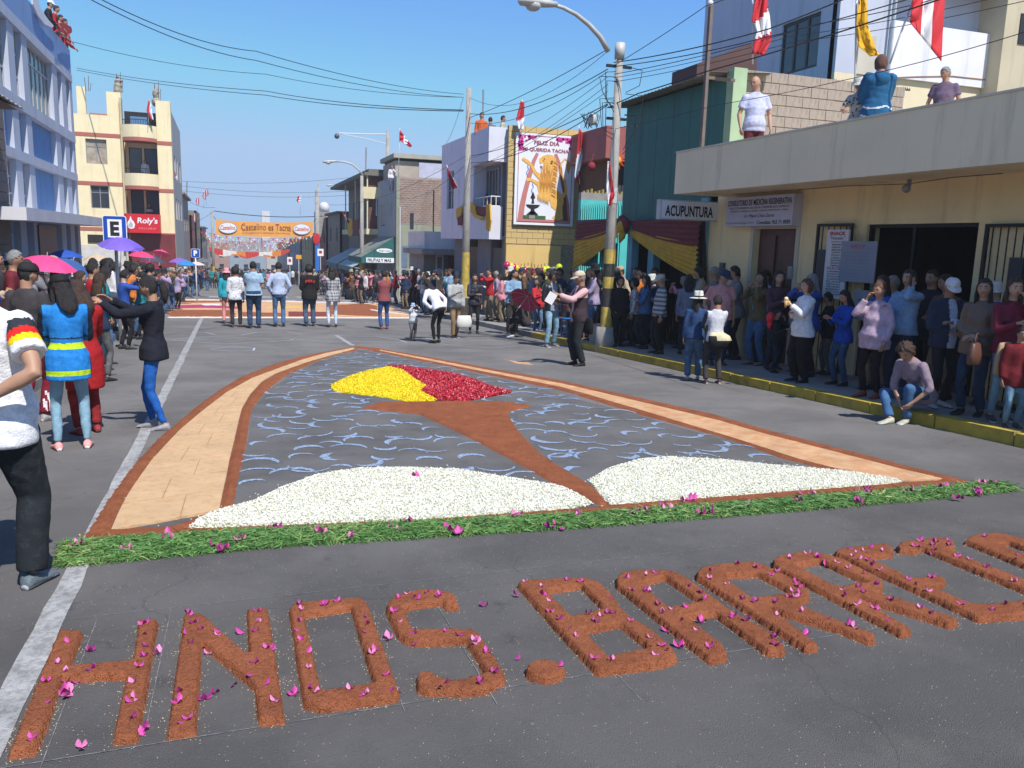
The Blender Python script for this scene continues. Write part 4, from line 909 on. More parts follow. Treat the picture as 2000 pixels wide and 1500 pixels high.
# awning of the fruit shop
aw = thing('shop_awning', (FX-.9, 50, .3), 'dark green pitched awning with a sloping side panel and white lettering', 'awning')
GRN = mat('awning_green', (.02, .11, .10), .8, .1, 3); AWG = mat('awning_top', (.20, .21, .17), .8, .1, 3)
za0, za1 = AY(760, 515, 48.3)[2], AY(770, 462, 48.3)[2]; xo = AY(706, 515, 48.3)[0]; zt2 = za1
MB().prism([(FX-.01, 48.3, zt2), (xo, 48.3, za0+.35), (xo, 48.3, za0), (FX-.01, 48.3, za0)], (0, .03, 0)).build('side_panel', GRN, aw)
MB().prism([(FX-.01, 48.33, zt2), (xo, 48.33, za0+.35), (xo, 48.33, za0+.31), (FX-.01, 48.33, zt2-.04)], (0, 5.4, 0)).build('sloped_top', AWG, aw); MB().box((xo, 48.33, za0), (xo+.03, 53.7, za0+.3)).build('valance', GRN, aw)
fw = FX-xo
MB().box((FX-fw*.86, 48.285, za0+.05), (FX-.06, 48.299, za0+.33)).build('sign_strip', PWHITE, aw); lettering('FRUTAS Y MAS', (FX-fw*.82, 48.285, za0+.09), (1, 0, 0), (0, 0, 1), fw*.70, .19, BLK, aw, bold=.03)
MB().add([(FX-fw*.32+math.cos(t)*fw*.24, 48.296, za0+.75+math.sin(t)*.13) for t in np.linspace(0, 6.28, 18)[:-1]], [tuple(range(17))]).build('sign_oval', PWHITE, aw); lettering('Abarrotes', (FX-fw*.5, 48.292, za0+.70), (1, 0, 0), (0, 0, 1), fw*.36, .10, GRN, aw)
# ---- balcony building
Yq, Yr = yz+.02, AX(667, 400, FX)[1]
bh = thing('balcony_house', (FX, 60, gz(60)), 'dark balcony house under a wide roof eave with a cream end wall', 'house')
zt = AX(737, 338, FX)[2]; zm = AX(737, 455, FX)[2]
DGR = mat('dusk_render', (.22, .20, .17), .9, .12, 2)
wn2 = [(Yq+2.2, Yq+3.0), (Yq+4.6, Yq+5.6), (Yq+7.6, Yq+8.6), (Yq+11, Yq+12), (Yq+14, Yq+15)]
wall('wall', (FX+.6, Yq), (0, 1), (-1, 0), Yr-Yq, -2.6, zt-.2, [(a-Yq, c-Yq, 3.0, 4.6) for a, c in wn2]+[(a-Yq, c-Yq, -2.2, .3) for a, c in wn2], DGR, bh, .25)
for a, c in wn2:
    window((FX+.6, Yq), (0, 1), (-1, 0), a-Yq, c-Yq, 3.0, 4.6, bh, 2, 1)
    window((FX+.6, Yq), (0, 1), (-1, 0), a-Yq, c-Yq, -2.2, .3, bh, 1, 1, name='door', glass=DARK)
MB().box((FX+.9, Yq, -2.6), (FX+6, Yr, zt-.21)).build('core', DARK, bh)
MB().box((FX-.9, Yq-.4, zt-.2), (FX+6, Yr+.2, zt)).box((FX-.6, Yq-.2, zt+.001), (FX+5.7, Yr, zt+.22)).build('roof', mat('roof_eave', (.16, .15, .12), .9, .1, 2), bh)
CRM = mat('cream_paint', (.66, .58, .36), .8, .06, 2)
a, c_, e, f = ypx(Yq-.35, 707, 365, 738, 388)
MB().box((FX-.75, Yq-.3, zm-.1), (FX+.58, Yr-6, zm+.25)).build('balcony', CRM, bh); MB().box((a, Yq-.35, e), (c_+.3, Yq-.2, f)).build('end_wall', CRM, bh)
MB().box((FX-.55, Yq+.02, zm+.26), (FX+.58, Yq+.1, zt-.25)).build('end_panel', mat('brown_panel', (.14, .05, .035), .7, .15, 3), bh); MB().box((FX-.1, Yq-.06, zm+1.1), (FX+.35, Yq-.02, zm+2.4)).build('window', WHITE_METAL, bh); MB().box((FX-.03, Yq-.08, zm+1.2), (FX+.28, Yq-.065, zm+2.3)).build('pane', GLASS, bh)
for yy in (Yq-.25, Yq+5, Yq+10): MB().box((FX-.72, yy, zm+.26), (FX-.64, yy+.08, zt-.21)).build('post', CRM, bh)
rl = MB()
for z_ in (zm+.6, zm+.95): rl.tube([(FX-.68, Yq-.2, z_), (FX-.68, Yr-6, z_)], .02, 5)
rl.build('railing', IRON, bh)
# shop awnings further on, pale blue
for i, (yy, lab) in enumerate(((55.5, 'nearer of two pale blue-grey shop awnings on thin rods'), (63.5, 'farther of two pale blue-grey shop awnings on thin rods'))):
    t_ = thing('shop_awning', (FX, yy, .2), lab, 'awning', 'pale blue shop awnings')
    MB().prism([(FX+.55, yy, .95), (FX-1.5, yy, -.15), (FX-1.5, yy, -.20), (FX+.55, yy, .90)], (0, 6.8, 0)).build('canvas', mat('awning_pale', (.34, .46, .48), .8, .1, 2), t_)
    MB().box((FX-1.51, yy, -.5), (FX-1.48, yy+6.8, -.2)).build('valance', mat('awning_edge', (.10, .22, .22), .8), t_); MB().tube([(FX+.5, yy+.1, -.4), (FX-1.45, yy+.1, -.2)], .02, 5).build('rod', WHITE_METAL, t_)
# ---- roof terrace behind the cream house: block wall, white house, tall cream house
Yw = 14.75
bw = thing('block_wall', (9.5, Yw, 2.9), 'unpainted grey-tan concrete block wall topped with broken glass on the roof', 'wall')
BLKM = mat('raw_block', (.36, .30, .25), .95, .14, 5, .6, 60, col2=(.29, .245, .21), mix=.55, mscale=4)
MB().box((FX+.3, Yw+.02, 2.9), (13.95, Yw+.15, 5.18)).build('mortar', mat('raw_mortar', (.27, .23, .20), .95, .2, 8), bw)
bb = None; r_ = 0; z_ = 2.92
while z_ < 5.1:
    xx = FX+.32+(-.2 if r_ % 2 else 0)
    while xx < 13.9:
        a = max(xx, FX+.32); e = min(xx+.39, 13.93)
        if e-a > .06:
            if bb is None: bb = MB().box((0, 0, 0), (1, .04, .195)).build('block', BLKM, None); o = bb
            else: o = bpy.data.objects.new('block', bb.data); COL.objects.link(o)
            o.parent = bw; o.location = Vector((a, Yw-.018+random.uniform(-.008, .008), z_))-OFF[bw.name]; o.scale = (e-a, 1, 1)
        xx += .40
    z_ += .21; r_ += 1
gl = MB(); r4 = random.Random(9)
for q in range(110): xx = FX+.35+q*.04+r4.random()*.02; hh = .02+r4.random()*.06; gl.add([(xx, Yw+.03, 5.18), (xx+.03, Yw+.05, 5.18), (xx+.012, Yw+.10, 5.18), (xx+.014, Yw+.06, 5.19+hh)], [(0, 1, 3), (1, 2, 3), (2, 0, 3)])
gl.build('broken_glass', mat('shard', (.25, .17, .16), .3), bw, kind='stuff')
xh = AY(1628, 100, 17)[0]
w2 = thing('white_house', (xh, 17, 0), 'pale blue-white upper house with a large dark open window and a white balcony', 'house')
BLW = mat('bluewhite_render', (.46, .49, .58), .85, .05, 1.2); WHT = mat('white_paint2', (.72, .71, .74), .85, .04, 1.5)
ww = rpx(xh, 1521, 38, 1594, 140); y2 = AX(1375, 60, xh)[1]
wall('wall', (xh, 17), (0, 1), (-1, 0), y2-17, 2.5, 11, [(ww[0]-17, ww[1]-17, ww[2], ww[3])], BLW, w2, .2)
window((xh, 17), (0, 1), (-1, 0), ww[0]-17, ww[1]-17, ww[2], ww[3], w2, 3, 1, frame=mat('dark_frame', (.02, .022, .026), .5), inset=.05, t=.07)
MB().box((xh+.21, 17.2, 2.5), (xh+8, y2, 10.9)).build('core', BLW, w2)
LCR = mat('light_cream', (.70, .60, .40), .85, .05, 2)
zc1 = AY(1700, 148, 16.9)[2]; zw0 = AY(1850, 150, 16.9)[2]; zw1 = AY(1850, 57, 16.9)[2]
MB().box((xh, 16.9, 2.5), (18.9, 17.15, zc1)).build('front_base', LCR, w2)
xm1 = AY(1738, 60, 16.9)[0]
MB().box((xh, 16.9, zc1+.002), (xm1, 17.15, 11)).build('front_wall', BLW, w2); MB().box((xm1, 16.8, zc1+.002), (18.8, 16.95, zw1)).build('balcony_parapet', WHT, w2)
MB().box((xh+.6, 16.86, zc1+.002), (xm1-.4, 16.895, zc1+.9)).build('patch', mat('patch_cream', (.5, .46, .38), .85, .08, 2), w2)
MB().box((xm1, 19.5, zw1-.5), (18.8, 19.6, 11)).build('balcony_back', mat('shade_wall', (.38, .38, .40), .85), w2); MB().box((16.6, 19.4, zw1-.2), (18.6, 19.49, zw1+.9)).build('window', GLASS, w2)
MB().box((xm1-.1, 16.6, AY(1850, 5, 16.9)[2]+.35), (18.9, 20, 11.0)).build('roof', mat('brown_slab', (.10, .05, .04), .85), w2)
for px in (1740, 1945, 1955): 
    xx = AY(px, 100, 16.75)[0]; MB().tube([(xx, 16.75, 3.0), (xx, 16.75, 10.5)], .035, 6).build('drainpipe', mat('pipe_grey', (.45, .47, .5), .5), w2)
MB().tube([AY(x, y, 16.8) for x, y in ((1745, 152), (1790, 150), (1860, 149), (1945, 158))], .02, 5).build('cable', mat('cable_brown', (.3, .2, .15), .8), w2)
xe = AY(1950, 100, 16.5)[0]
c3 = thing('cream_house', (xe+1, 16.5, 0), 'tall plain cream house at the right edge above the roof terrace', 'house')
BGE = mat('beige_render', (.52, .45, .31), .85, .06, 1.2)
MB().box((xe, 16.4, 2.5), (xe+9, 24, 12)).build('wall', BGE, c3); a, c_, e, f = ypx(16.4, 1990, 28, 2020, 88); MB().box((a, 16.37, e), (c_, 16.398, f)).build('window', mat('dark_frame', (.02, .022, .026), .5), c3)
# dark brown lean-to roof by the block wall
lt = thing('lean_to_roof', (FX+.3, 16, 5), 'dark reddish brown sloping roof edge behind the block wall', 'roof')
p = [AX(1362, 130, FX+.35), AX(1362, 160, FX+.35)]
MB().prism([tuple(AY(x, y, 15.3)) for x, y in ((1360, 150), (1362, 124), (1420, 103), (1478, 80), (1478, 150))], (0, 1.0, 0)).build('roof', mat('brown_roof', (.09, .045, .04), .8, .1, 3), lt)
# satellite dish / stored box on the teal house roof
# ================================================================== LEFT SIDE
LXW = -4.5
bl_ = thing('blue_building', (LXW, 25, gz(25)), 'three storey blue building with a pale grid of pillars and a thin entrance canopy', 'building')
BLU = mat('blue_panel', (.14, .29, .55), .8, .06, 2); PIL = mat('pale_pillar', (.47, .51, .60), .85, .06, 1.5); BTOP = mat('blue_parapet', (.20, .33, .58), .8, .08, 1.5)
def ly(px, py=300): return AX(px, py, LXW)[1]
def lz(py, px=145): return AX(px, py, LXW)[2]
yN = ly(148, 300); yS = 18.5
zs_ = {'top': lz(108), 'beam3': lz(152), 'beam3b': lz(167), 'sp3': lz(262), 'sp3b': lz(279), 'sp2': lz(338), 'sp2b': lz(352), 'base2': lz(424), 'can0': lz(440), 'g': -1.3}
cols_ = [ly(p) for p in (147, 138.5, 134, 129, 121, 113, 67, 57, 43.5, 32, 15)]
# piers from far to near: panel/pillar alternation
edges = [('P', yN, ly(144.5)), ('n', ly(144.5), ly(138)), ('P', ly(138), ly(130)), ('n', ly(130), ly(122)), ('P', ly(122), ly(113)), ('w', ly(113), ly(68)), ('P', ly(68), ly(58)), ('n', ly(58), ly(44)), ('P', ly(44), ly(32)), ('n', ly(32), ly(15)), ('P', ly(15), yS)]
core = MB().box((LXW-8, yS+.1, -1.3), (LXW-.32, yN-.02, zs_['top']-.1)).build('core', BLU, bl_)
MB().box((LXW-.3, yS, zs_['beam3']), (LXW, yN, zs_['top'])).build('parapet', BTOP, bl_)
for k_, a, c in edges:
    lo, hi = min(a, c), max(a, c)
    if k_ == 'P':
        MB().box((LXW-.3, lo, zs_['g']), (LXW-.02, hi, zs_['beam3']-.002)).build('pillar', PIL, bl_)
    else:
        nc = 6 if k_ == 'w' else 2
        window((LXW-.02, lo), (0, 1), (1, 0), .002, hi-lo-.002, zs_['sp3']+.01, zs_['beam3b']-.01, bl_, nc, 3 if nc == 2 else 1, frame=mat('alu_frame', (.42, .42, .45), .4), inset=.12, transom=.72 if nc == 6 else None, glass=mat('grey_glass', (.10, .11, .11), .15, .3, 1))
        MB().box((LXW-.26, lo, zs_['sp2']+.01), (LXW-.16, hi, zs_['sp3b']-.01)).build('panel', BLU, bl_)
        if nc == 6: MB().box((LXW-.26, lo, zs_['base2']), (LXW-.16, hi, zs_['sp2b']-.01)).build('panel', BLU, bl_)
        else: window((LXW-.02, lo), (0, 1), (1, 0), .002, hi-lo-.002, zs_['base2'], zs_['sp2b']-.01, bl_, 1, 3, frame=mat('alu_frame', (.42, .42, .45), .4), inset=.12, glass=mat('grey_glass', (.10, .11, .11), .15, .3, 1))
for a, c in (('beam3', 'beam3b'), ('sp3', 'sp3b'), ('sp2', 'sp2b')):
    MB().box((LXW-.31, yS, zs_[c]), (LXW+.02, yN, zs_[a]-.003)).build('beam', PIL, bl_)
MB().box((LXW-.3, yS, zs_['can0']), (LXW+.85, yN+.9, zs_['base2']-.003)).build('canopy', mat('canopy_grey', (.58, .57, .60), .85, .08, 1), bl_)
for a, c, m_ in ((150, 127, BLU), (67, 46, None), (40, 24, BLU)):
    lo, hi = sorted((ly(a, 470), ly(c, 470))); 
    if m_: MB().box((LXW-.16, lo, -1.2), (LXW-.11, hi, zs_['can0']-.01)).build('panel', m_, bl_)
lo, hi = sorted((ly(110, 470), ly(76, 470))); MB().box((LXW-.018, lo, -1.2), (LXW+.02, hi, zs_['can0']-.05)).build('door', mat('brown_glass_door', (.09, .06, .05), .4, .2, 3), bl_)
boxpart('side_wall', (LXW-8, yN-.018, -1.4), (LXW-.02, yN+.12, zs_['top']), mat('pale_side', (.50, .50, .56), .85, .05, 1), bl_)
# red and white bunting over the roof edge, people are added with the crowd
fb = thing('flag_cloth', (LXW, 24, zs_['top']), 'large white and red flag cloth draped over the blue roof edge', 'flag')
c_ = MB(); pts = [AX(x, y, LXW+.06) for x, y in ((62, 8), (72, 30), (85, 47), (100, 54), (103, 50), (92, 38), (78, 18), (70, -4), (60, -12))]; MB().prism([tuple(p) for p in pts], (.03, 0, 0)).build('white_panel', mat('flag_white', (.72, .72, .76), .8, .05, 3), fb)
pts = [AX(x, y, LXW+.12) for x, y in ((103, 50), (107, 60), (113, 57), (110, 46), (121, 44), (137, 52), (139, 60), (130, 68), (118, 62), (105, 62), (100, 54))]; MB().prism([tuple(p) for p in pts[1:10]], (.03, 0, 0)).build('red_panel', mat('flag_red', (.50, .02, .03), .8, .05, 3), fb)
# ---- brown timbered house at the left edge with corrugated eave
bo_ = thing('brown_house', (-4.3, 15, gz(15)), 'grey-brown board walled house with a corrugated eave at the left edge', 'house')
yE = AX(15, 300, -4.3)[1]; ze = AX(20, 222, -4.3)[2]
BRW = mat('board_brown', (.17, .14, .125), .9, .15, 2, .3, 30); MB().box((-9, 3, -.6), (-4.36, yE, ze+.3)).build('wall', BRW, bo_)
z_ = -.6
while z_ < ze: MB().box((-4.36, 3, z_), (-4.33+random.uniform(-.004, .004), yE, z_+.205)).build('board', BRW, bo_); z_ += .215
ev = MB(); xo = -3.75; zz = AX(44, 212, xo)[2]; yv = AX(46, 212, xo)[1]; vs = []; nn = 70
for i in range(nn+1):
    yy = yv-12*i/nn; d_ = .025*(i % 2); vs += [(xo, yy, zz+d_), (-7, yy, zz+1.1+d_), (xo, yy, zz-.015+d_), (-7, yy, zz+1.085+d_)]
for i in range(nn): q = 4*i; ev.f += [(q, q+4, q+5, q+1), (q+2, q+3, q+7, q+6), (q, q+2, q+6, q+4)]; ev.m += [0]*3
ev.v = vs; ev.build('roof', mat('corrugated', (.45, .42, .38), .8, .15, 8), bo_); MB().box((-4.33, yv-12, ze-.1), (-3.85, yv-.02, zz-.03)).build('eave', mat('eave_brown', (.16, .09, .07), .8), bo_)
tn = thing('green_edged_tower', (-4.7, 19, gz(19)), 'white tower wall with a green corner edge above the brown house', 'building')
MB().box((-8, 14, -.6), (-4.75, 18.3, 14)).build('wall', mat('white_wall', (.72, .74, .74), .8, .05, 2), tn); MB().box((-4.75, 18.05, 0), (-4.70, 18.32, 14)).build('corner_edge', mat('green_edge', (.05, .30, .16), .7), tn)
# ---- yellow building, front to us
YY = 58.0
yb2 = thing('yellow_building', (-6, YY, gz(YY)), 'pale yellow four storey building with red bands, curved balconies and unfinished rooftop columns', 'building')
YW = mat('yellow_wall', (.80, .68, .42), .85, .05, 1.5); RB = mat('red_band', (.40, .12, .09), .85, .06, 2)
xL, xC = -8.75, -3.05
def yx(px, py=300, Y=YY): return AY(px, py, Y)[0]
def yz_(py, px=240, Y=YY): return AY(px, py, Y)[2]
b1, b2, b3 = yz_(270), yz_(364), yz_(452); top_ = yz_(228)
xw = yx(238, 300)       # joint between the window wing and the balcony wing
wn_ = [(yx(168, 300), yx(209, 300), yz_(320, 190), yz_(270, 190)), (yx(177, 380), yx(213, 380), yz_(407, 195), yz_(361, 195))]
wall('wall', (xL, YY), (1, 0), (0, -1), xw-xL, -2.4, top_, [(w[0]-xL, w[1]-xL, w[2], w[3]-.05) for w in wn_], YW, yb2, .25)
for i, w in enumerate(wn_): window((xL, YY), (1, 0), (0, -1), w[0]-xL, w[1]-xL, w[2], w[3]-.05, yb2, 2, 1, glass=CURT if i == 0 else GLASS, transom=.7, inset=.14)
for z_ in (b1, b2, b3): MB().box((xL, YY-.03, z_), (xw-.02, YY-.002, z_+.22)).build('band', RB, yb2)
# crenel blocks and rooftop columns
for (a, c, t_) in ((150, 167, 172), (208, 236, 178)):
    MB().box((yx(a, 200), YY, top_+.002), (yx(c, 200), YY+.4, yz_(t_, 200))).build('parapet_block', YW, yb2)
MB().box((yx(168, 220), YY+1.5, top_), (yx(208, 220), YY+1.7, yz_(215, 190))).build('brick_parapet', mat('red_brick', (.40, .17, .12), .9, .2, 6), yb2)
MB().box((xw, YY-.25, -2.4), (xw+.12, YY+.4, yz_(192, 240))).build('pilaster', mat('tan_pier', (.5, .42, .26), .85), yb2)
# right pier and street side wall
xp0, xp1 = yx(308, 300), yx(327, 300); zp1 = yz_(198, 318)
MB().box((xp0, YY-.2, -2.4), (xC, YY+.6, zp1)).build('corner_pier', YW, yb2)
for z_ in (b1-.12, b2-.12, b3-.1): MB().box((xp0-.0, YY-.23, z_-.15), (xC+.02, YY-.202, z_+.07)).build('band', RB, yb2)
sd = [(1.6, 3.0, b2+.9, b2+2.3), (4.4, 5.6, b2+.9, b2+2.3), (1.6, 3.0, b3+.9, b3+2.3), (4.4, 5.6, b3+.9, b3+2.3), (8, 9.2, b2+.9, b2+2.3), (8, 9.2, b3+.9, b3+2.3)]
wall('side_wall', (xC, YY+.6), (0, 1), (1, 0), 11, -2.8, zp1-.5, sd, mat('shaded_side', (.42, .40, .38), .85, .06, 1.5), yb2, .2)  # grey stands in for shade on this street side, set in the wall colour
for a, c, e, f in sd: window((xC, YY+.6), (0, 1), (1, 0), a, c, e, f, yb2, 2, 1, frame=WHITE_METAL, inset=.05)
MB().box((xL, YY+.26, -2.4), (xw, YY+11, top_-.3)).box((xw, YY+1.4, -2.4), (xC-.22, YY+11, b1-.1)).build('core', YW, yb2)
# recessed balcony wing
fl = [(b1-.15, b1+.95), (b2-.15, b2+.95), (b3-.1, b3+.3)]
for i, (zb_, zt_) in enumerate(fl[:2]+[(b3-.05, b3+.6)]):
    n = 14; xs_ = [xw+.12+(xp0-xw-.12)*j/n for j in range(n+1)]; bul = [1.15*math.sin(math.pi*(j/n)*.82+.25)**.7 for j in range(n+1)]
    fr_ = [(x, YY+.1-b*.9) for x, b in zip(xs_, bul)]
    zt_ = zb_+(.95 if i < 2 else .5)
    p_ = MB(); v = [(x, y, zb_+.2) for x, y in fr_]+[(x, y, zt_) for x, y in fr_]+[(x, y+.12, zb_+.2) for x, y in fr_]+[(x, y+.12, zt_) for x, y in fr_]; m_ = n+1
    f = []
    for j in range(n): f += [(j, j+1, m_+j+1, m_+j), (2*m_+j+1, 2*m_+j, 3*m_+j, 3*m_+j+1), (m_+j, m_+j+1, 3*m_+j+1, 3*m_+j)]
    p_.add(v, f); p_.build('balcony', YW, yb2)
    q_ = MB(); v = [(x, y-.02, zb_-.02) for x, y in fr_]+[(x, y-.02, zb_+.2) for x, y in fr_]; q_.add(v, [(j, j+1, m_+j+1, m_+j) for j in range(n)]); q_.add([(x, y-.02, zb_) for x, y in fr_]+[(xp0, YY+1.4, zb_), (xw+.12, YY+1.4, zb_)], [tuple(range(m_+2))[::-1]]); q_.add([(x, y, zb_+.25) for x, y in fr_]+[(xp0, YY+1.4, zb_+.25), (xw+.12, YY+1.4, zb_+.25)], [tuple(range(m_+2))]); q_.build('balcony_edge', RB, yb2)
    if i < 2:
        r_ = MB(); r_.tube([(x, y+.06, zt_+.3) for x, y in fr_], .02, 5)
        for j in range(0, n+1, 1): r_.tube([(fr_[j][0], fr_[j][1]+.06, zt_), (fr_[j][0], fr_[j][1]+.06, zt_+.3)], .012, 4)
        r_.build('railing', IRON, yb2)
for zf_ in (b2+.2, b3+.4):
    wall('recess_wall', (xw+.12, YY+1.0), (1, 0), (0, -1), xp0-xw-.12, zf_, zf_+2.75, [(.18, .95, zf_+.1, zf_+2.3), (1.08, 1.85, zf_+.1, zf_+2.3)], YW, yb2, .2)
    for a, c in ((.18, .95), (1.08, 1.85)): window((xw+.12, YY+1.0), (1, 0), (0, -1), a, c, zf_+.1, zf_+2.3, yb2, 1, 1, frame=IRON, glass=GLASS, inset=.08)
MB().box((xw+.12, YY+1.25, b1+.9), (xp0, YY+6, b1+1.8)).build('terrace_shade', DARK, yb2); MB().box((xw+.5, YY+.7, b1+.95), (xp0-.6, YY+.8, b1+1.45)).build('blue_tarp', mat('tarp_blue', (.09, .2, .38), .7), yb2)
for j, (px, pt) in enumerate(((237-8, 147), (303, 160), (166, 160))):
    rr = random.Random(j); x_ = yx(px, 180); zt_ = yz_(pt, 237); zb_ = (yz_(178, 225) if j == 0 else yz_(205, 300) if j == 1 else yz_(174, 160)); c_ = MB()
    if j < 2: 
        pts = [(x_+rr.uniform(-.05, .05), YY+.5+rr.uniform(-.05, .05), zb_+(zt_-zb_)*q/7) for q in range(8)]
        c_.tube(pts, [rr.uniform(.16, .28) if q < 6 else .08 for q in range(8)], 7); c_.build('column_stub', mat('raw_column', (.30, .27, .22), .95, .3, 5, .6, 20), yb2)
    rb_ = MB()
    for q in range(5): rb_.tube([(x_+.12*math.cos(q*1.3)+.1, YY+.5+.12*math.sin(q*1.3), zb_), (x_+.2*math.cos(q*1.3)+.1, YY+.5+.15*math.sin(q*1.3), zt_-.15+.1*q)], .015, 4)
    rb_.build('rebar', RUST, yb2)
MB().box((xL, YY-.04, -2.4), (xw, YY-.031, b3-.9)).build('base_panel', mat('base_white', (.55, .52, .48), .85), yb2); MB().box((xL+.6, YY-.07, b3-.75), (xL+2.0, YY-.042, b3-.25)).build('vent', DARK, yb2)
# Roly's sign
sx0, sx1 = yx(243, 440, YY-1.1), yx(313, 440, YY-1.1); sz0, sz1 = yz_(455, 280, YY-1.1), yz_(418, 280, YY-1.1)
rs = thing('shop_sign', (sx0, YY-1.1, sz0), 'red Roly\'s grill house sign with a white flame, above the ground floor', 'sign')
RS = mat('sign_red', (.58, .015, .025), .4, .04, 2); MB().box((sx0, YY-1.1, sz0), (sx1, YY-.3, sz1)).build('case', RS, rs); sw_, sh_ = sx1-sx0, sz1-sz0
lettering("Roly's", (sx0+sw_*.36, YY-1.1, sz0+sh_*.42), (1, 0, 0), (0, 0, 1), sw_*.57, sh_*.40, PWHITE, rs, bold=.02, shear=.12); lettering('POLLERIA', (sx0+sw_*.40, YY-1.1, sz0+sh_*.2), (1, 0, 0), (0, 0, 1), sw_*.48, sh_*.09, mat('print_pink', (.8, .35, .35), .6), rs, spacing=1.4)
fl_ = [(0, -.36), (.2, -.3), (.27, -.05), (.2, .15), (.08, .28), (.0, .55), (-.1, .25), (-.22, .1), (-.27, -.08), (-.18, -.3)]
MB().add([(sx0+sw_*.18+u*sh_*.75, YY-1.104, sz0+sh_*.47+v*sh_*.75) for u, v in fl_], [tuple(range(10))]).build('flame', PWHITE, rs); MB().add([(sx0+sw_*.18+u*sh_*.4, YY-1.108, sz0+sh_*.42+v*sh_*.45) for u, v in fl_], [tuple(range(10))]).build('flame_core', mat('flame_grey', (.45, .42, .42), .6), rs)
MB().box((xw+.3, YY-.28, -2.4), (xC, YY-.21, sz0-.05)).build('shop_front', mat('maroon_shop', (.16, .02, .02), .6, .2, 2), yb2)
# ---- houses beyond, both sides
def far_house(x0, y0, w, d, z, col, lab, side, wins=True, roofcol=None, name='terraced_house', fl=2, band=None):
    t_ = thing(name, (x0, y0, gz(y0)), lab, 'house', None)
    m_ = mat('far_%02x%02x%02x' % tuple(int(c*255) for c in col), col, .88, .1, 1.0, .15, 20); zb_ = gz(y0+d)-.4
    out = (1, 0) if side < 0 else (-1, 0); xf = x0
    hs = []
    H = (z-gz(y0)); n = max(1, int(d/3.2))
    if wins:
        for f_ in range(fl):
            for i in range(n):
                u = (i+.5)*d/n; w_ = .55 if f_ else .5; a = gz(y0)+(.9 if f_ else 0)+f_*H/fl; hs.append((u-w_, u+w_, a, a+(1.2 if f_ else 2.1)))
    wall('wall', (xf, y0), (0, 1), out, d, zb_, z, hs, m_, t_, .2)
    for h_ in hs: window((xf, y0), (0, 1), out, *h_, t_, 2, 1, frame=GREYF, inset=.08, name='window')
    s = side; a = xf+s*.21; b = xf+s*w
    MB().box((min(a, b), y0+.2, zb_), (max(a, b), y0+d, z-.08)).build('core', m_, t_)
    fh = [(.8, 1.7, gz(y0)+H/fl*f_+1.0, gz(y0)+H/fl*f_+2.1) for f_ in range(1, fl)] if wins else []
    X0 = min(xf, b)
    wall('front_wall', (X0, y0), (1, 0), (0, -1), w, zb_, z, fh, m_, t_, .19)
    for h_ in fh: window((X0, y0), (1, 0), (0, -1), *h_, t_, 2, 1, inset=.06)
    if roofcol: MB().box((X0-.3, y0-.3, z), (X0+w+.3, y0+d+.3, z+.16)).build('roof', mat('fr_%d' % int(roofcol[0]*1000), roofcol, .9, .1, 2), t_)
    return t_
def fz(px, py, X): return AX(px, py, X)[2]
far_house(-3.3, 72, 6, 14, fz(345, 372, -3.3), (.34, .30, .26), 'grey-beige house with a sloping shed roof past the yellow building', -1, roofcol=(.30, .22, .16))
far_house(-3.1, 88, 6, 9, fz(372, 425, -3.1)+.3, (.22, .08, .06), 'dark red house hung with ribbons on the left side', -1)
far_house(-3.0, 99, 6, 14, fz(382, 425, -3.0)+.8, (.23, .17, .12), 'brown house behind the blue parking sign', -1)
far_house(-2.9, 116, 6, 26, 2.6, (.24, .22, .20), 'grey concrete house with rebar on its roof at the far left', -1, roofcol=(.2, .18, .16), fl=2)
far_house(-2.9, 145, 6, 30, 1.2, (.42, .38, .30), 'pale low house at the far left end of the street', -1)
far_house(FX, 73, 6, 9, fz(655, 418, FX), (.25, .23, .20), 'dark grey house with a green rooftop lean-to on the right', 1, roofcol=(.10, .12, .10))
far_house(FX, 83.5, 6, 10, fz(640, 430, FX)+.3, (.34, .16, .12), 'unplastered red brick house on the right', 1)
far_house(FX-.2, 95, 6, 14, 2.2, (.45, .40, .22), 'mustard yellow house on the right', 1)
far_house(FX-.2, 111, 6, 20, 1.5, (.30, .33, .36), 'blue-grey house at the far right', 1)
far_house(FX-.2, 133, 6, 30, .8, (.48, .44, .38), 'cream house at the far right end', 1)
# houses closing the view
rr = random.Random(5); xx = -26
fc = [(.42, .38, .34), (.30, .28, .26), (.5, .46, .4), (.36, .22, .18), (.28, .32, .36), (.45, .42, .38), (.55, .53, .5), (.33, .30, .24)]
labs = ['far pale house closing the street', 'far grey house closing the street', 'far cream house closing the street', 'far reddish house closing the street', 'far blue-grey house closing the street', 'far beige house closing the street', 'far white house closing the street', 'far olive house closing the street']
for i in range(13):
    w = rr.uniform(5, 8); h_ = rr.uniform(-1.2, 1.6); t_ = thing('terraced_house', (xx, 195, gz(195)), labs[i % 8]+(', left part' if xx < -3 else ', centre part' if xx < 20 else ', right part'), 'house', 'far houses closing the street')
    m_ = mat('end_%d' % (i % 8), fc[i % 8], .9, .1, .5); hs = [(u, u+.9, z_, z_+1.4) for z_ in (-6.0, -3.2) for u in (1, 3.0) if z_+1.4 < h_]
    wall('wall', (xx, 195), (1, 0), (0, -1), w, -9, h_, hs, m_, t_, .3); MB().box((xx, 195.35, -9), (xx+w, 203, h_-.2)).build('core', mat('end_core', (.05, .05, .05), .9), t_)
    xx += w+.05
t_ = thing('water_tower', (8, 185, 0), 'small white rooftop block standing above the orange banner', 'tower')
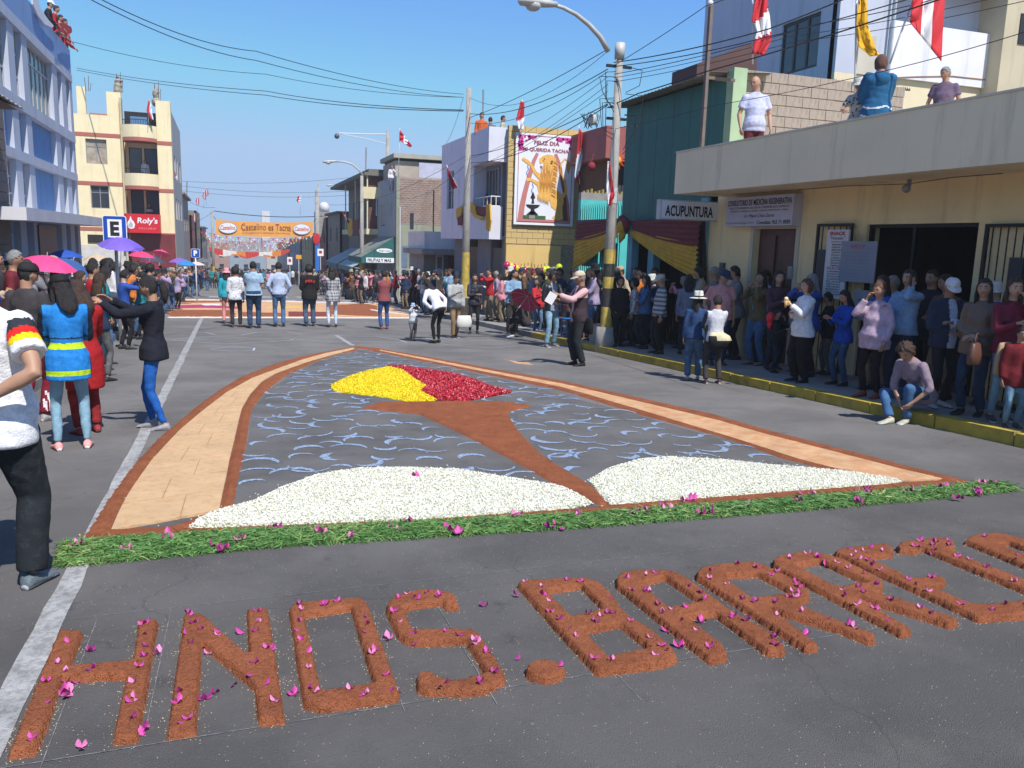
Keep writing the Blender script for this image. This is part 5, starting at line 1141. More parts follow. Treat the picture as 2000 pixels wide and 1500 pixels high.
a, c_, e, f = ypx(185, 511, 412, 527, 440); MB().box((a, 185, e-3), (c_, 187, f)).build('tank', mat('white_far', (.6, .6, .6), .8), t_); MB().box((a-.4, 184.8, e-.6), (c_+.4, 187.2, e)).build('base', mat('brick_far', (.4, .2, .15), .8), t_)
# ================================================================== poles, lamps, cables, signs, flags
POLE = mat('pole_concrete', (.34, .32, .29), .9, .12, 3, .3, 40, col2=(.26, .25, .23), mix=.55, mscale=2); BAND_B = mat('band_black', (.03, .03, .03), .7, .3, 6, col2=(.12, .11, .10), mix=.62, mscale=9); BAND_Y = mat('band_yellow', (.50, .36, .06), .7, .25, 6, col2=(.32, .28, .17), mix=.58, mscale=9); LAMPM = mat('lamp_body', (.45, .45, .42), .5, .1, 5)
def pole(base, topz, r0, r1, lab, bands=None, name='utility_pole'):
    t_ = thing(name, tuple(base), lab, 'pole'); bz = base[2]; H = topz-bz
    b = MB(); b.tube([(base[0], base[1], bz-.2), (base[0], base[1], topz)], [r0, r1], 18); b.build('shaft', POLE, t_, True)
    if bands:
        for (z0, z1, k) in bands:
            ra = r0+(r1-r0)*(z0)/H+.004; rb = r0+(r1-r0)*(z1)/H+.004
            MB().tube([(base[0], base[1], bz+z0), (base[0], base[1], bz+z1)], [ra, rb], 18, cap=False).build('painted_band', BAND_Y if k == 'y' else BAND_B, t_, True)
    return t_
def lamp(t_, root, pts, rs, head, hdir, name='lamp_arm'):
    b = MB().tube(pts, rs, 10); b.build('lamp_arm', LAMPM, t_, True); h = Vector(head); d = Vector(hdir).normalized()
    lm = MB(); n = d.cross(Vector((0, 0, 1))).normalized()
    lm.rings([h-d*.1, h+d*.1, h+d*.42, h+d*.66, h+d*.74], [n*.06, n*.10, n*.15, n*.13, n*.04], [Vector((0, 0, 1))*q for q in (.05, .07, .085, .07, .03)], 14); o = lm.build('lamp_head', LAMPM, t_, True)
    MB().ball(h+d*.42-Vector((0, 0, .06)), (.15, .15, .10), 12).build('lamp_glass', mat('lamp_glass', (.45, .46, .44), .15, 0), o, True)
# near pole on the right pavement
P1 = G(1172, 690); P1 = np.array([7.72, 16.0, gz(16)]); topP = AX(1191, 112, P1[0]); tz = AX(1191, 100, 7.72)[2]
pole1 = pole(P1, tz, .135, .072, 'concrete street lamp pole with yellow and black bands beside the teal house', [(.55, .98, 'y'), (.98, 1.38, 'k'), (1.38, 1.62, 'y'), (1.62, 1.9, 'k'), (1.9, 2.2, 'y')], 'street_lamp')
MB().tube([(P1[0], P1[1], P1[2]-.1), (P1[0], P1[1], P1[2]+.55)], [.23, .21], 20).build('footing', POLE, pole1, True)
MB().tube([(P1[0], P1[1], tz-.25), (P1[0], P1[1], tz+.06)], [.10, .105], 16).build('collar', LAMPM, pole1, True)
hp = [AY(x, y, 16.0-(1191-x)*.004) for x, y in ((1188, 100), (1172, 72), (1150, 48), (1125, 28), (1100, 15), (1080, 9))]
lamp(pole1, P1, hp, [.055, .052, .047, .042, .038, .036], AY(1078, 8, 15.5), Vector(AY(1035, 4, 15.4))-Vector(AY(1078, 8, 15.5)))
MB().tube([(P1[0], P1[1], 2.55), (P1[0], P1[1], 2.88)], [.114, .111], 16, cap=False).build('paper_notice', mat('paper', (.45, .48, .48), .8, .2, 20), pole1, True)
MB().box((P1[0]-.12, P1[1]-.185, -.0), (P1[0]+.13, P1[1]-.165, 1.0)).build('paper_strip', mat('paper2', (.62, .62, .60), .8, .1, 20), pole1) if False else None
pole2b = AX(906, 600, 7.75)
pole2 = pole((7.75, 27.3, gz(27.3)), AX(917, 172, 7.75)[2], .15, .085, 'concrete cable pole with a yellow band in front of the lavender house', [(.8, 2.35, 'y')])
P3 = np.array(AX(707, 560, 7.75)); y3 = P3[1]
pole3 = pole((7.75, y3, gz(y3)), AX(709, 342, 7.75)[2], .15, .09, 'street lamp pole with a curved arm in front of the balcony house', [(.9, 2.2, 'y')], 'street_lamp')
lamp(pole3, P3, [AY(x, y, y3) for x, y in ((709, 342), (700, 331), (688, 321), (672, 316), (655, 315))], .05, AY(655, 315, y3), Vector(AY(636, 316, y3))-Vector(AY(655, 315, y3)))
y4 = 92.0
pole4 = pole((AY(757, 300, 62)[0], 62, gz(62)), AY(758, 256, 62)[2], .16, .12, 'tall concrete pole with a camera arm behind the rooftop terrace')
a_ = MB(); a_.tube([AY(758, 262, 62), AY(720, 262, 62), AY(662, 260, 62)], .045, 6); a_.tube([AY(758, 282, 62), AY(720, 272, 62), AY(668, 262, 62)], .03, 6); a_.build('camera_arm', WHITE_METAL, pole4); MB().ball(AY(658, 266, 62), (.19, .19, .19), 12).build('dome_camera', mat('dome_dark', (.08, .08, .09), .2), pole4, True)
pole5 = pole(tuple(G(418, 553)), AY(417, 412, G(418, 553)[1])[2], .18, .12, 'grey pole with yellow and black base bands left of the orange banner', [(.4, .9, 'y'), (.9, 1.3, 'k'), (1.3, 1.9, 'y')])
pole6 = pole((AY(612, 420, 80.5)[0]+.35, 80.5, gz(80.5)), AY(617, 400, 80.5)[2]+.8, .22, .2, 'tall pale yellow pole right of the orange banner'); 
pole7 = pole((9.9, 95, gz(95)), AY(655, 360, 95)[2], .14, .09, 'distant lamp pole behind the balcony house', None, 'street_lamp')
lamp(pole7, None, [AY(x, y, 95) for x, y in ((668, 366), (660, 362), (650, 361))], .06, AY(650, 361, 95), Vector(AY(640, 362, 95))-Vector(AY(650, 361, 95)))
# thin timber mast by the cream roof
t_ = thing('timber_mast', (8.15, 13.6, 3.2), 'thin brown timber mast carrying cables at the corner of the roof slab', 'mast')
pa, pb = AX(1378, 12, 8.36), AX(1366, 300, 8.36); MB().box((8.37, pb[1]-.04, pb[2]-.1), (8.43, pb[1]+.04, pa[2])).build('post', mat('timber', (.17, .13, .11), .85, .15, 5), t_); MB().box((8.43, pb[1]-.03, AX(1372, 155, 8.36)[2]), (9.0, pb[1]+.03, AX(1372, 155, 8.36)[2]+.05)).build('arm', mat('timber', (.17, .13, .11)), t_); MB().ball((8.38, pb[1], pa[2]+.02), .06, 8).build('insulator', WHITE_METAL, t_, True)
# cables, each its own object
CAB = mat('cable_black', (.012, .012, .014), .6, 0)
CN = {}
def cable(pix, ys, r, lab, sag=0.0, many=True):
    many = not ('thick' in lab or 'single' in lab)
    n = 14; P = [AY(x, y, Y) for (x, y), Y in zip(pix, ys)]; pts = []
    for s in range(len(P)-1):
        for i in range(n+(1 if s == len(P)-2 else 0)):
            t = i/n; p = P[s]*(1-t)+P[s+1]*t; p = p-np.array([0, 0, sag*4*t*(1-t)]); pts.append(tuple(p))
    c = pts[len(pts)//2]; CN[lab] = CN.get(lab, 0)+1; k_ = CN[lab]; lab = lab if k_ == 1 and not many else lab+', '+('topmost', 'second', 'third', 'fourth', 'fifth', 'sixth', 'seventh', 'eighth', 'lowest')[k_-1]
    b = MB(); b.tube(pts, r*.72, 5); b.build('overhead_cable', CAB, loc=c, label=lab, cat='cable', group='overhead cables')
cl = 'overhead cable from the near lamp pole up over the roof terrace'
for (y0, pts, ye_, r, sg) in ((122, [(1500, 57), (2010, -170)], (11.5, 6.5), .014, .05), (130, [(1500, 72), (2010, -78)], (12, 8), .012, .05), (145, [(1600, 46), (2010, -55)], (12, 8), .010, .06), (152, [(1540, 72), (2010, -20)], (13, 9), .008, .05), (160, [(1550, 82), (2010, 0)], (13, 9), .008, .05), (128, [(1378, 12), (1560, -60)], (13.6, 11), .010, .02)):
    cable([(1199, y0)]+pts, (16.0,)+ye_, r, cl, sg)
cable([(1199, 203), (1245, 183), (1378, 140), (1600, 75), (2010, -60)], (16, 15.5, 13.6, 11, 8), .016, 'thick overhead cable passing just above the corrugated teal roof', .01)
cable([(1199, 252), (1400, 205), (1700, 145), (2010, 60)], (16, 12.5, 9, 6.6), .007, 'single thin cable crossing in front of the people on the roof', .02)
cl = 'overhead cable between the two concrete poles on the right'
for i, (a, c, r, sg) in enumerate((((1187, 96), (917, 230), .012, .1), ((1187, 135), (917, 222), .014, .3), ((1187, 140), (917, 240), .010, .35), ((1187, 150), (917, 310), .008, .2), ((1187, 165), (917, 330), .008, .2), ((1187, 178), (917, 345), .008, .1), ((1187, 203), (917, 305), .014, .15), ((1187, 205), (917, 318), .014, .3), ((1187, 100), (917, 190), .008, .6))):
    cable([a, c], (16.0, 27.3), r, cl, sg)
cl = 'overhead cable crossing the sky from the left to the second pole'
for (pts, ys) in (([(905, 184), (500, 100), (190, -5)], (27.3, 20, 15)), ([(905, 190), (500, 118), (160, -10)], (27.3, 20, 15)), ([(905, 190), (520, 145), (144, 82)], (27.3, 28, 29)), ([(905, 215), (520, 178), (150, 133)], (27.3, 40, 58)), ([(905, 217), (520, 186), (150, 137)], (27.3, 40, 58))):
    cable(pts, ys, .011 if ys[2] < 30 else .02, cl, .15)
cl = 'thin distant cable crossing the street above the orange banner'
for k, (a, c) in enumerate((((345, 353), (700, 345)), ((345, 362), (700, 372)), ((350, 372), (700, 380)), ((418, 412), (660, 420)), ((350, 380), (420, 405)), ((340, 440), (418, 412)))):
    cable([a, c], (72, 72) if k != 3 else (82, 82), .016 if k != 3 else .05, cl, .35)
cable([(862, 480), (700, 420), (440, 415)], (30, 50, 70), .012, 'overhead cable dipping across the brick house', .3) if False else None
for k, (a, c) in enumerate((((917, 300), (640, 400)), ((917, 315), (770, 385)), ((905, 190), (860, 285)))): cable([a, c], (27.3, 48), .010, 'slanting cable from the second pole down to the brick house', .5)
# tangle of wires on the near pole
rr = random.Random(11)
for j in range(10):
    b = MB(); z0 = tz-.35-rr.random()*1.3; s = rr.choice((-1, 1)); a = rr.random()*6.28; R_ = rr.uniform(.15, .4)
    b.tube([(P1[0]+s*.12, P1[1]-.12, z0), (P1[0]+s*(.12+R_), P1[1]-.2, z0-.1*rr.random()), (P1[0]+s*(.2+R_*.6), P1[1]-.2, z0-.3-.4*rr.random()), (P1[0]+s*.12, P1[1]-.12, z0-.5-.3*rr.random())], .008, 5); b.build('wire_loop', CAB, pole1)
MB().box((P1[0]-.28, P1[1]-.03, tz-.42), (P1[0]+.28, P1[1]+.03, tz-.37)).box((P1[0]-.22, P1[1]-.03, tz-1.45), (P1[0]+.22, P1[1]+.03, tz-1.40)).build('crossarm', IRON, pole1)
for (px, py) in ((1140, 220), (1152, 232)):
    p = AY(px, py, 17); 
d_ = thing('junction_box', tuple(AY(1155, 232, 17)), 'pale round junction box hanging in the cable tangle left of the near pole', 'junction box'); MB().ball(AY(1157, 233, 17), (.11, .08, .13), 12).build('case', LAMPM, d_, True)
b = MB()
for j in range(9): 
    p = Vector(AY(1138+j*4, 218+rr.random()*8, 17)); b.tube([p, p+Vector((rr.uniform(-.1, .1), 0, -.15)), p+Vector((rr.uniform(-.2, .2), 0, -.3)), p+Vector((rr.uniform(-.1, .1), 0, -.02))], .007, 5)
b.build('wires', CAB, d_)
# ---- road signs
SB = mat('sign_blue', (.01, .07, .38), .35, .03, 2)
def plate(t_, O, w, h, k, m, dy=0.0, parent=None, r=.06, name='plate', th=.004):
    x, y, z = O; pts = []
    for (cx_, cz_, a0) in ((x+w-r, z+r, -90), (x+w-r, z+h-r, 0), (x+r, z+h-r, 90), (x+r, z+r, 180)):
        for a in (0, 30, 60, 90): pts.append((cx_+r*math.cos(rad(a0+a)), y+dy, cz_+r*math.sin(rad(a0+a))))
    return MB().prism(pts, (0, th, 0)).build(name, m, parent or t_)
Ys = 20.0; a, c_, e, f = ypx(Ys, 201, 421, 248, 488)
es = thing('parking_sign', (a, Ys, gz(Ys)), 'blue sign with a black E on white reading ESTACIONAMIENTO on a white post', 'road sign')
w_, h_ = c_-a, f-e
plate(es, (a, Ys, e), w_, h_, 0, PWHITE, .0, r=.05, th=.012); plate(es, (a+.015, Ys, e+.015), w_-.03, h_-.03, 0, SB, -.005, r=.04, name='blue_field'); plate(es, (a+w_*.2, Ys, e+h_*.36), w_*.6, h_*.53, 0, PWHITE, -.010, r=.005, name='white_field')
lettering('E', (a+w_*.31, Ys-.010, e+h_*.41), (1, 0, 0), (0, 0, 1), w_*.38, h_*.42, BLK, es, bold=.05); lettering('ESTACIONAMIENTO', (a+w_*.08, Ys-.005, e+h_*.13), (1, 0, 0), (0, 0, 1), w_*.84, h_*.10, PWHITE, es, bold=.03)
MB().tube([(a+w_*.5, Ys+.04, gz(Ys)), (a+w_*.5, Ys+.04, f-.1)], .035, 10).build('post', WHITE_METAL, es, True)
Yp = 42.0; a, c_, e, f = ypx(Yp, 373, 486, 390, 503)
ps = thing('parking_sign', (a, Yp, gz(Yp)), 'small square blue sign with a white P beyond the left crowd', 'road sign'); w_, h_ = c_-a, f-e
plate(ps, (a, Yp, e), w_, h_, 0, PWHITE, 0, r=.04, th=.012); plate(ps, (a+.015, Yp, e+.015), w_-.03, h_-.03, 0, SB, -.006, r=.03, name='blue_field'); lettering('P', (a+w_*.3, Yp-.006, e+h_*.2), (1, 0, 0), (0, 0, 1), w_*.42, h_*.62, PWHITE, ps, bold=.05); MB().tube([(a+w_/2, Yp+.04, gz(Yp)), (a+w_/2, Yp+.04, f-.1)], .03, 8).build('post', WHITE_METAL, ps, True)
for (x0, y0, x1, y1, Y_, lab) in ((620, 486, 632, 500, 62, 'small white and red shop notice on a pole at the right side of the street'), (561, 502, 571, 517, 70, 'small white no parking sign in the middle distance'), (578, 498, 589, 506, 72, 'small orange oval shop sign in the middle distance')):
    a, c_, e, f = ypx(Y_, x0, y0, x1, y1); q = thing('street_sign', (a, Y_, gz(Y_)), lab, 'road sign'); MB().box((a, Y_, e), (c_, Y_+.02, f)).build('plate', mat('orange_plate', (.75, .35, .03), .6) if 'orange' in lab else PWHITE, q)
    if 'orange' not in lab: MB().box((a+(c_-a)*.25, Y_-.006, e+(f-e)*.35), (c_-(c_-a)*.25, Y_-.001, f-(f-e)*.25)).build('mark', RED, q)
    MB().tube([((a+c_)/2, Y_+.05, gz(Y_)), ((a+c_)/2, Y_+.05, f)], .03, 6).build('post', WHITE_METAL, q)
bt = thing('blue_kiosk_banner', (9.0, 63, gz(63)), 'tall blue feather banner with a red mark left of the pale awnings', 'banner'); a, c_, e, f = ypx(64, 616, 468, 624, 535); MB().box((a, 64, e), (c_, 64.03, f)).build('cloth', mat('banner_blue', (.02, .14, .5), .7), bt); MB().ball(((a+c_)/2-.05, 63.98, f+.05), (.28, .05, .45), 12).build('red_mark', mat('flag_red', (.5, .02, .03)), bt)
# ---- orange street banner
Yb = 80.0; O0 = Vector(AY(422, 429, Yb)); O1 = Vector(AY(612, 433, Yb)); D0 = Vector(AY(422, 458, Yb)); 
ob = thing('street_banner', tuple(D0), 'orange banner reading Castelino es Tacna stretched across the street', 'banner')
W_, H_ = (O1-O0).length, (O0-D0).length; U = (O1-O0).normalized(); 
OR = mat('banner_orange', (.80, .36, .07), .75, .06, 1.5); b = MB(); n = 24; vs = []
for i in range(n+1):
    t = i/n; s = .03*math.sin(t*9)+.012*math.sin(t*25); sg = -.15*4*t*(1-t)
    for v in (0, 1): p = D0+U*W_*t+Vector((0, s, v*H_+sg)); vs.append(p)
b.add(vs, [(2*i, 2*i+2, 2*i+3, 2*i+1) for i in range(n)]); b.build('cloth', OR, ob)
DBR = mat('print_dark_red', (.22, .05, .04), .7)
def OP(u, v): return D0+U*W_*u+Vector((0, -.06, H_*v-.1))
lettering('Castelino es Tacna', OP(.255, .42), U, (0, 0, 1), W_*.51, H_*.44, DBR, ob, off=.0); lettering('Se enorgullece en tu Aniversario, Tierra Heroica', OP(.265, .17), U, (0, 0, 1), W_*.49, H_*.13, DBR, ob, off=.0)
for u in (.12, .88):
    for k, (sc, m_) in enumerate(((1, mat('oval_grey', (.30, .34, .45), .6)), (.9, PWHITE))):
        MB().add([OP(u, .53)+U*math.cos(t)*W_*.095*sc+Vector((0, -.01*(k+1), math.sin(t)*H_*.38*sc)) for t in np.linspace(0, 2*math.pi, 28)[:-1]], [tuple(range(27))]).build('logo_oval', m_, ob)
    lettering('Castelino', OP(u-.075, .40)+Vector((0, -.03, 0)), U, (0, 0, 1), W_*.15, H_*.30, mat('logo_red', (.55, .05, .09), .6), ob, off=.0, shear=.25, bold=.02)
MB().tube([O0, O0+Vector((-.2, 0, .3))], .02, 4).tube([O1, O1+Vector((.3, 0, .3))], .02, 4).build('rope', CAB, ob)
# ---- bunting across the far street
BC = [mat('bunt_red', (.55, .04, .03), .8), mat('bunt_white', (.7, .7, .68), .8), mat('bunt_yellow', (.7, .45, .03), .8), mat('bunt_orange', (.7, .22, .03), .8), mat('bunt_green', (.35, .5, .08), .8)]
rr = random.Random(21)
for j in range(8):
    Yj = 86+j*9; t_ = MB(); zc_ = AY(510, 466+j*4.4, Yj)[2]; x0, x1 = -2.4, 8.6; vs = []; pts = [(x0+(x1-x0)*i/20, Yj, zc_+.9*((i/10-1)**2)*.6) for i in range(21)]
    t_.tube(pts, .012, 4)
    for i in range(30):
        u = (i+.5)/30; x = x0+(x1-x0)*u; z = zc_+.54*((u*2-1)**2); c_ = rr.choice([0, 1, 2, 3, 0, 1]) if j % 3 else (0, 1, 4)[i % 3]
        t_.add([(x, Yj, z), (x+.22, Yj, z), (x+.11+rr.uniform(-.03, .03), Yj+rr.uniform(-.05, .05), z-.26)], [(0, 1, 2)], c_)
    t_.build('bunting_line', BC, loc=(3, Yj, zc_), label='string of red, white and yellow pennants across the far street, '+('nearest', 'second', 'third', 'fourth', 'fifth', 'sixth', 'seventh', 'farthest')[j]+' from us', cat='bunting', group='pennant strings across the far street')
for j in range(2):
    Yj = 112+j*14; t_ = MB(); zc_ = AY(480, 492+j*3, Yj)[2]; pts = [(-2+i*.55, Yj, zc_+.5*((i/9-1)**2)) for i in range(19)]
    for i in range(18): 
        a, c_ = pts[i], pts[i+1]; t_.add([a, c_, (c_[0], Yj, c_[2]-.55-.2*math.sin(i)), (a[0], Yj, a[2]-.55-.2*math.sin(i-1))], [(0, 1, 2, 3)], (0, 0, 0, 1, 1, 1, 3, 3)[(i+j) % 8])
    t_.build('cloth_garland', BC, loc=(3, Yj, zc_), label='red, white and orange cloth swag across the far street, '+('nearer', 'farther')[j]+' one', cat='garland', group='cloth swags across the far street')
# ---- flags
FR = mat('flag_red', (.50, .02, .03), .8); FW = mat('flag_white', (.72, .72, .76), .8)
def flag(pix, Y, cols, lab, polepix=None, fold=.12, r=.015, n=18, rows=False):
    """cloth hanging in the plane Y; pix = left edge points and right edge points top to bottom, stripes run across between them"""
    L_, R_ = pix; t_ = thing('flag', tuple(AY(*L_[0], Y)), lab, 'flag')
    if polepix: MB().tube([AY(x, y, Y+.02) for x, y in polepix], r, 6).build('flagpole', WHITE_METAL, t_, True)
    def interp(P, t): 
        s = t*(len(P)-1); i = min(int(s), len(P)-2); f = s-i; return np.array(P[i])*(1-f)+np.array(P[i+1])*f
    k = len(cols); m_ = 6*k
    V = []; F = []; MI = []
    for i in range(n+1):
        a, c_ = interp(L_, i/n), interp(R_, i/n)
        for j in range(m_+1):
            p = a*(1-j/m_)+c_*(j/m_); w = math.sin(j/m_*9+i*.35)*fold*.6+math.sin(i/n*7)*fold*.3; V.append(AY(p[0], p[1], Y-abs(w)-.02))
    for i in range(n):
        for j in range(m_): q = i*(m_+1)+j; F.append((q, q+1, q+m_+2, q+m_+1)); MI.append(min(len(cols)-1, int((i+.5+(j/m_-.5)*4)*len(cols)/n)) if rows and 0 <= i+.5+(j/m_-.5)*4 else 0 if rows else j//6)
    o = npmesh('cloth', np.array(V), np.array(F), cols, MI, True, t_)
    s = o.modifiers.new('solid', 'SOLIDIFY'); s.thickness = .006; return t_
YF = mat('flag_yellow', (.72, .40, .01), .8)
flag(([(1477, -12), (1468, 38), (1478, 60), (1468, 105)], [(1497, -12), (1503, 30), (1507, 78), (1492, 108)]), 13, [FR, FW, FR], 'red and white flag hanging over the block wall left of the dark window', [(1470, 125), (1470, -30)], rows=True)
flag(([(1678, -8), (1672, 45), (1676, 90), (1700, 110)], [(1692, -8), (1695, 50), (1706, 85), (1717, 108)]), 10.5, [YF], 'plain yellow flag hanging above the person in the blue poncho', [(1669, 240), (1673, -30)])
flag(([(1783, -10), (1777, 44)], [(1850, -90), (1838, 120)]), 9.8, [FR, FW, FR], 'large red and white flag on a slanting pole above the grey-haired man', [(1738, 125), (1790, -20)])
flag(([(1017, 197), (1008, 232), (1012, 252)], [(1024, 200), (1024, 235), (1022, 254)]), 27.4, [FR, FW], 'small red and white flag on the roof left above the lion banner', [(1021, 255), (1020, 195)], rows=True)
flag(([(1131, 250), (1127, 290), (1122, 345), (1128, 358)], [(1137, 258), (1138, 300), (1133, 340), (1130, 358)]), 26.5, [FR, FW, FR], 'red and white flag hanging beside the right edge of the lion banner', [(1132, 360), (1131, 245)], rows=True)
flag(([(1187, 315), (1184, 360), (1186, 400)], [(1191, 315), (1200, 380), (1194, 402)]), 15.7, [FW, FR], 'red and white flag hanging behind the near pole', None)
flag(([(872, 325), (874, 340)], [(893, 366), (884, 370), ]), 28.5, [FR], 'furled red flag sticking out of the lavender house window', [(900, 378), (872, 322)])
flag(([(781, 253), (781, 275)], [(805, 285), (801, 288)]), 45, [FR, FW, FR], 'red and white flag on a tall pole on the brick house roof', [(778, 345), (781, 250)])
flag(([(290, 195), (286, 216), (296, 235)], [(296, 205), (297, 218), (300, 234)]), 57, [FR, FW], 'red and white flag on the top balcony of the yellow building', [(289, 250), (291, 195)])
flag(([(339, 330), (339, 340)], [(349, 352), (346, 354)]), 60, [FR, FW], 'small flag on the street side of the yellow building', [(338, 340), (339, 328)])
for (x, y, lab) in ((385, 385, 'flag on the left row of far roofs, nearest of three'), (398, 375, 'flag on the left row of far roofs, middle of three'), (403, 368, 'flag on the left row of far roofs, farthest of three')):
    flag(([(x, y), (x-3, y+8), (x, y+14)], [(x+3, y+1), (x+4, y+8), (x+4, y+15)]), 95, [FR, FW, FR], lab, [(x, y+32), (x, y-3)])
for (x, y, lab) in ((362, 412, 'hanging flag on the dark red house, nearer one'), (379, 416, 'hanging flag on the dark red house, farther one')):
    flag(([(x, y), (x-2, y+8), (x, y+18)], [(x+3, y+1), (x+4, y+10), (x+3, y+19)]), 88, [FR, FW, FR], lab, None)
flag(([(582, 382), (579, 393)], [(588, 388), (585, 397)]), 80, [FR, FW], 'flag above the right end of the orange banner', [(586, 420), (588, 380)]); flag(([(668, 412), (671, 420)], [(683, 433), (680, 437)]), 60, [FR, FW, FR], 'flag slanting from the balcony house', None)
# cloths on balconies
def drape(pts, m_, Y, t_, name='cloth', X=None): MB().prism([tuple(AY(x, y, Y) if X is None else AX(x, y, X)) for x, y in pts], (0, .06, 0) if X is None else (.05, 0, 0)).build(name, m_, t_)
MRC = mat('maroon_cloth', (.17, .025, .03), .8, .15, 6, .5, 30); GLD = mat('gold_cloth', (.62, .36, .03), .8, .15, 6, .5, 30)
t_ = thing('balcony_swag', tuple(AX(930, 410, XL-.1)), 'maroon and gold cloth swag on the lavender balcony', 'decoration')
drape([(915, 402), (952, 404), (948, 420), (935, 424), (920, 415)], MRC, 0, t_, X=XL-.06); drape([(916, 395), (926, 398), (930, 420), (944, 424), (940, 430), (926, 424), (918, 410)], GLD, 0, t_, X=XL-.12); drape([(949, 400), (956, 398), (958, 430), (955, 452), (949, 448)], GLD, 0, t_, X=XL-.10); drape([(890, 408), (902, 402), (900, 420), (896, 440), (891, 425)], GLD, 0, t_, X=XL-.10); drape([(893, 425), (902, 420), (901, 440), (894, 440)], MRC, 0, t_, X=XL-.12)
t_ = thing('balcony_cloth', tuple(AX(690, 430, 8.6)), 'yellow and maroon cloths over the rail of the balcony house', 'decoration')
drape([(677, 428), (683, 425), (688, 430), (686, 460), (680, 461)], GLD, 0, t_, X=8.62); drape([(689, 432), (700, 428), (701, 460), (688, 461)], MRC, 0, t_, X=8.62)
# the long drape of maroon and gold on the teal house front
dr = thing('street_drape', (9.25, 18, 1.2), 'maroon and gold pleated drape gathered at a knot across the teal house front', 'drape')
def sheet(Ltop, Lbot, Rtop, Rbot, m_, name, amp=.05, fold=9, X=9.2, n=26, k=22):
    """cloth between a gathered left/right edge; corners given as pixels on the plane X"""
    A_, B_, C_, D_ = [AX(*q, X) for q in (Ltop, Lbot, Rtop, Rbot)]; V = []; F = []
    for i in range(n+1):
        u = i/n
        for j in range(k+1):
            v = j/k; p = (A_*(1-u)+C_*u)*(1-v)+(B_*(1-u)+D_*u)*v; sg = .10*math.sin(math.pi*u)*v
            p = p+np.array([-abs(math.sin(v*fold*math.pi*.5+u*1.3))*amp*(.3+u if Rbot[1]-Rtop[1] > Lbot[1]-Ltop[1] else 1.3-u), 0, -sg*.6]); V.append(p)
    for i in range(n):
        for j in range(k): q = i*(k+1)+j; F.append((q, q+k+1, q+k+2, q+1))
    npmesh(name, np.array(V), np.array(F), m_, None, True, dr)
sheet((1228, 431), (1236, 448), (1372, 430), (1366, 482), MRC, 'maroon_panel'); sheet((1226, 448), (1238, 466), (1366, 478), (1364, 545), GLD, 'gold_panel', .06, 14, 9.22)
sheet((1128, 432), (1126, 470), (1214, 430), (1208, 446), MRC, 'maroon_panel'); sheet((1126, 468), (1121, 526), (1212, 443), (1206, 464), GLD, 'gold_panel', .06, 14, 9.22)
b = MB(); p = Vector(AX(1219, 440, 9.1)); b.ball(p, (.12, .22, .20), 10); b.ball(p+Vector((0, .12, .12)), (.1, .16, .13), 10); o = b.build('knot', MRC, dr, True); b = MB(); b.ball(p+Vector((-.05, .02, -.05)), (.12, .16, .17), 10); b.tube([p, p+Vector((-.05, 0, -.28)), p+Vector((-.05, .1, -.42))], [.1, .09, .02], 8); b.build('gold_knot', GLD, dr, True)
drape([(1364, 430), (1374, 430), (1376, 560), (1368, 600)], mat('maroon_shade2', (.04, .012, .015), .8), 0, dr, X=9.3)
# lantern and red rosettes on the maroon house
ln = thing('paper_lantern', tuple(AY(1205, 312, 23.8)), 'red and orange star lantern hanging on the maroon house', 'lantern'); p = Vector(AY(1205, 314, 23.8)); b = MB()
for q in range(10): a = q*.628; b.tube([p, p+Vector((math.cos(a), -.2, math.sin(a)))*.28], [.09, .01], 5)
b.build('star', mat('lantern_red', (.6, .08, .02), .4), ln); MB().ball(p, (.15, .15, .15), 10).build('core', mat('lantern_orange', (.8, .35, .03), .4), ln, True)
ln = thing('rosette', tuple(AY(1155, 325, 23.8)), 'dark red ball rosette hanging left of the lantern', 'decoration'); MB().ball(AY(1155, 325, 23.8), (.13, .12, .14), 12).build('ball', mat('dark_rosette', (.22, .015, .03), .8), ln, True); MB().tube([AY(1155, 315, 23.8), AY(1160, 300, 23.8)], .03, 5).build('ribbon', MRC, ln)
# antenna masts on roofs
for i, (x, y0, y1, Y_, lab) in enumerate(((943, 175, 250, 31, 'thin antenna mast on the lavender house roof'), (714, 288, 345, 56, 'thin antenna mast on the balcony house roof'), (364, 355, 400, 90, 'thin antenna mast on the left far roofs'), (616, 372, 412, 84, 'bundle of rebar rods on the brick house roof'))):
    t_ = thing('antenna_mast', tuple(AY(x, y1, Y_)), lab, 'antenna'); MB().tube([AY(x, y1, Y_), AY(x+1, y0, Y_)], .018+.0006*Y_, 5).build('rod', GREYF, t_)
wt = thing('water_tank', tuple(AY(632, 412, 86)), 'white plastic water tank on the right far roofs', 'water tank'); p0, p1 = Vector(AY(633, 414, 86)), Vector(AY(633, 395, 86)); MB().tube([p0, p0.lerp(p1, .75), p1], [.5, .5, .2], 14).build('tank', mat('white_far', (.6, .6, .6)), wt, True); MB().box((p0.x-.9, 85.4, p0.z-2.5), (p0.x+.9, 86.8, p0.z-.01)).build('stand', CONC, wt)
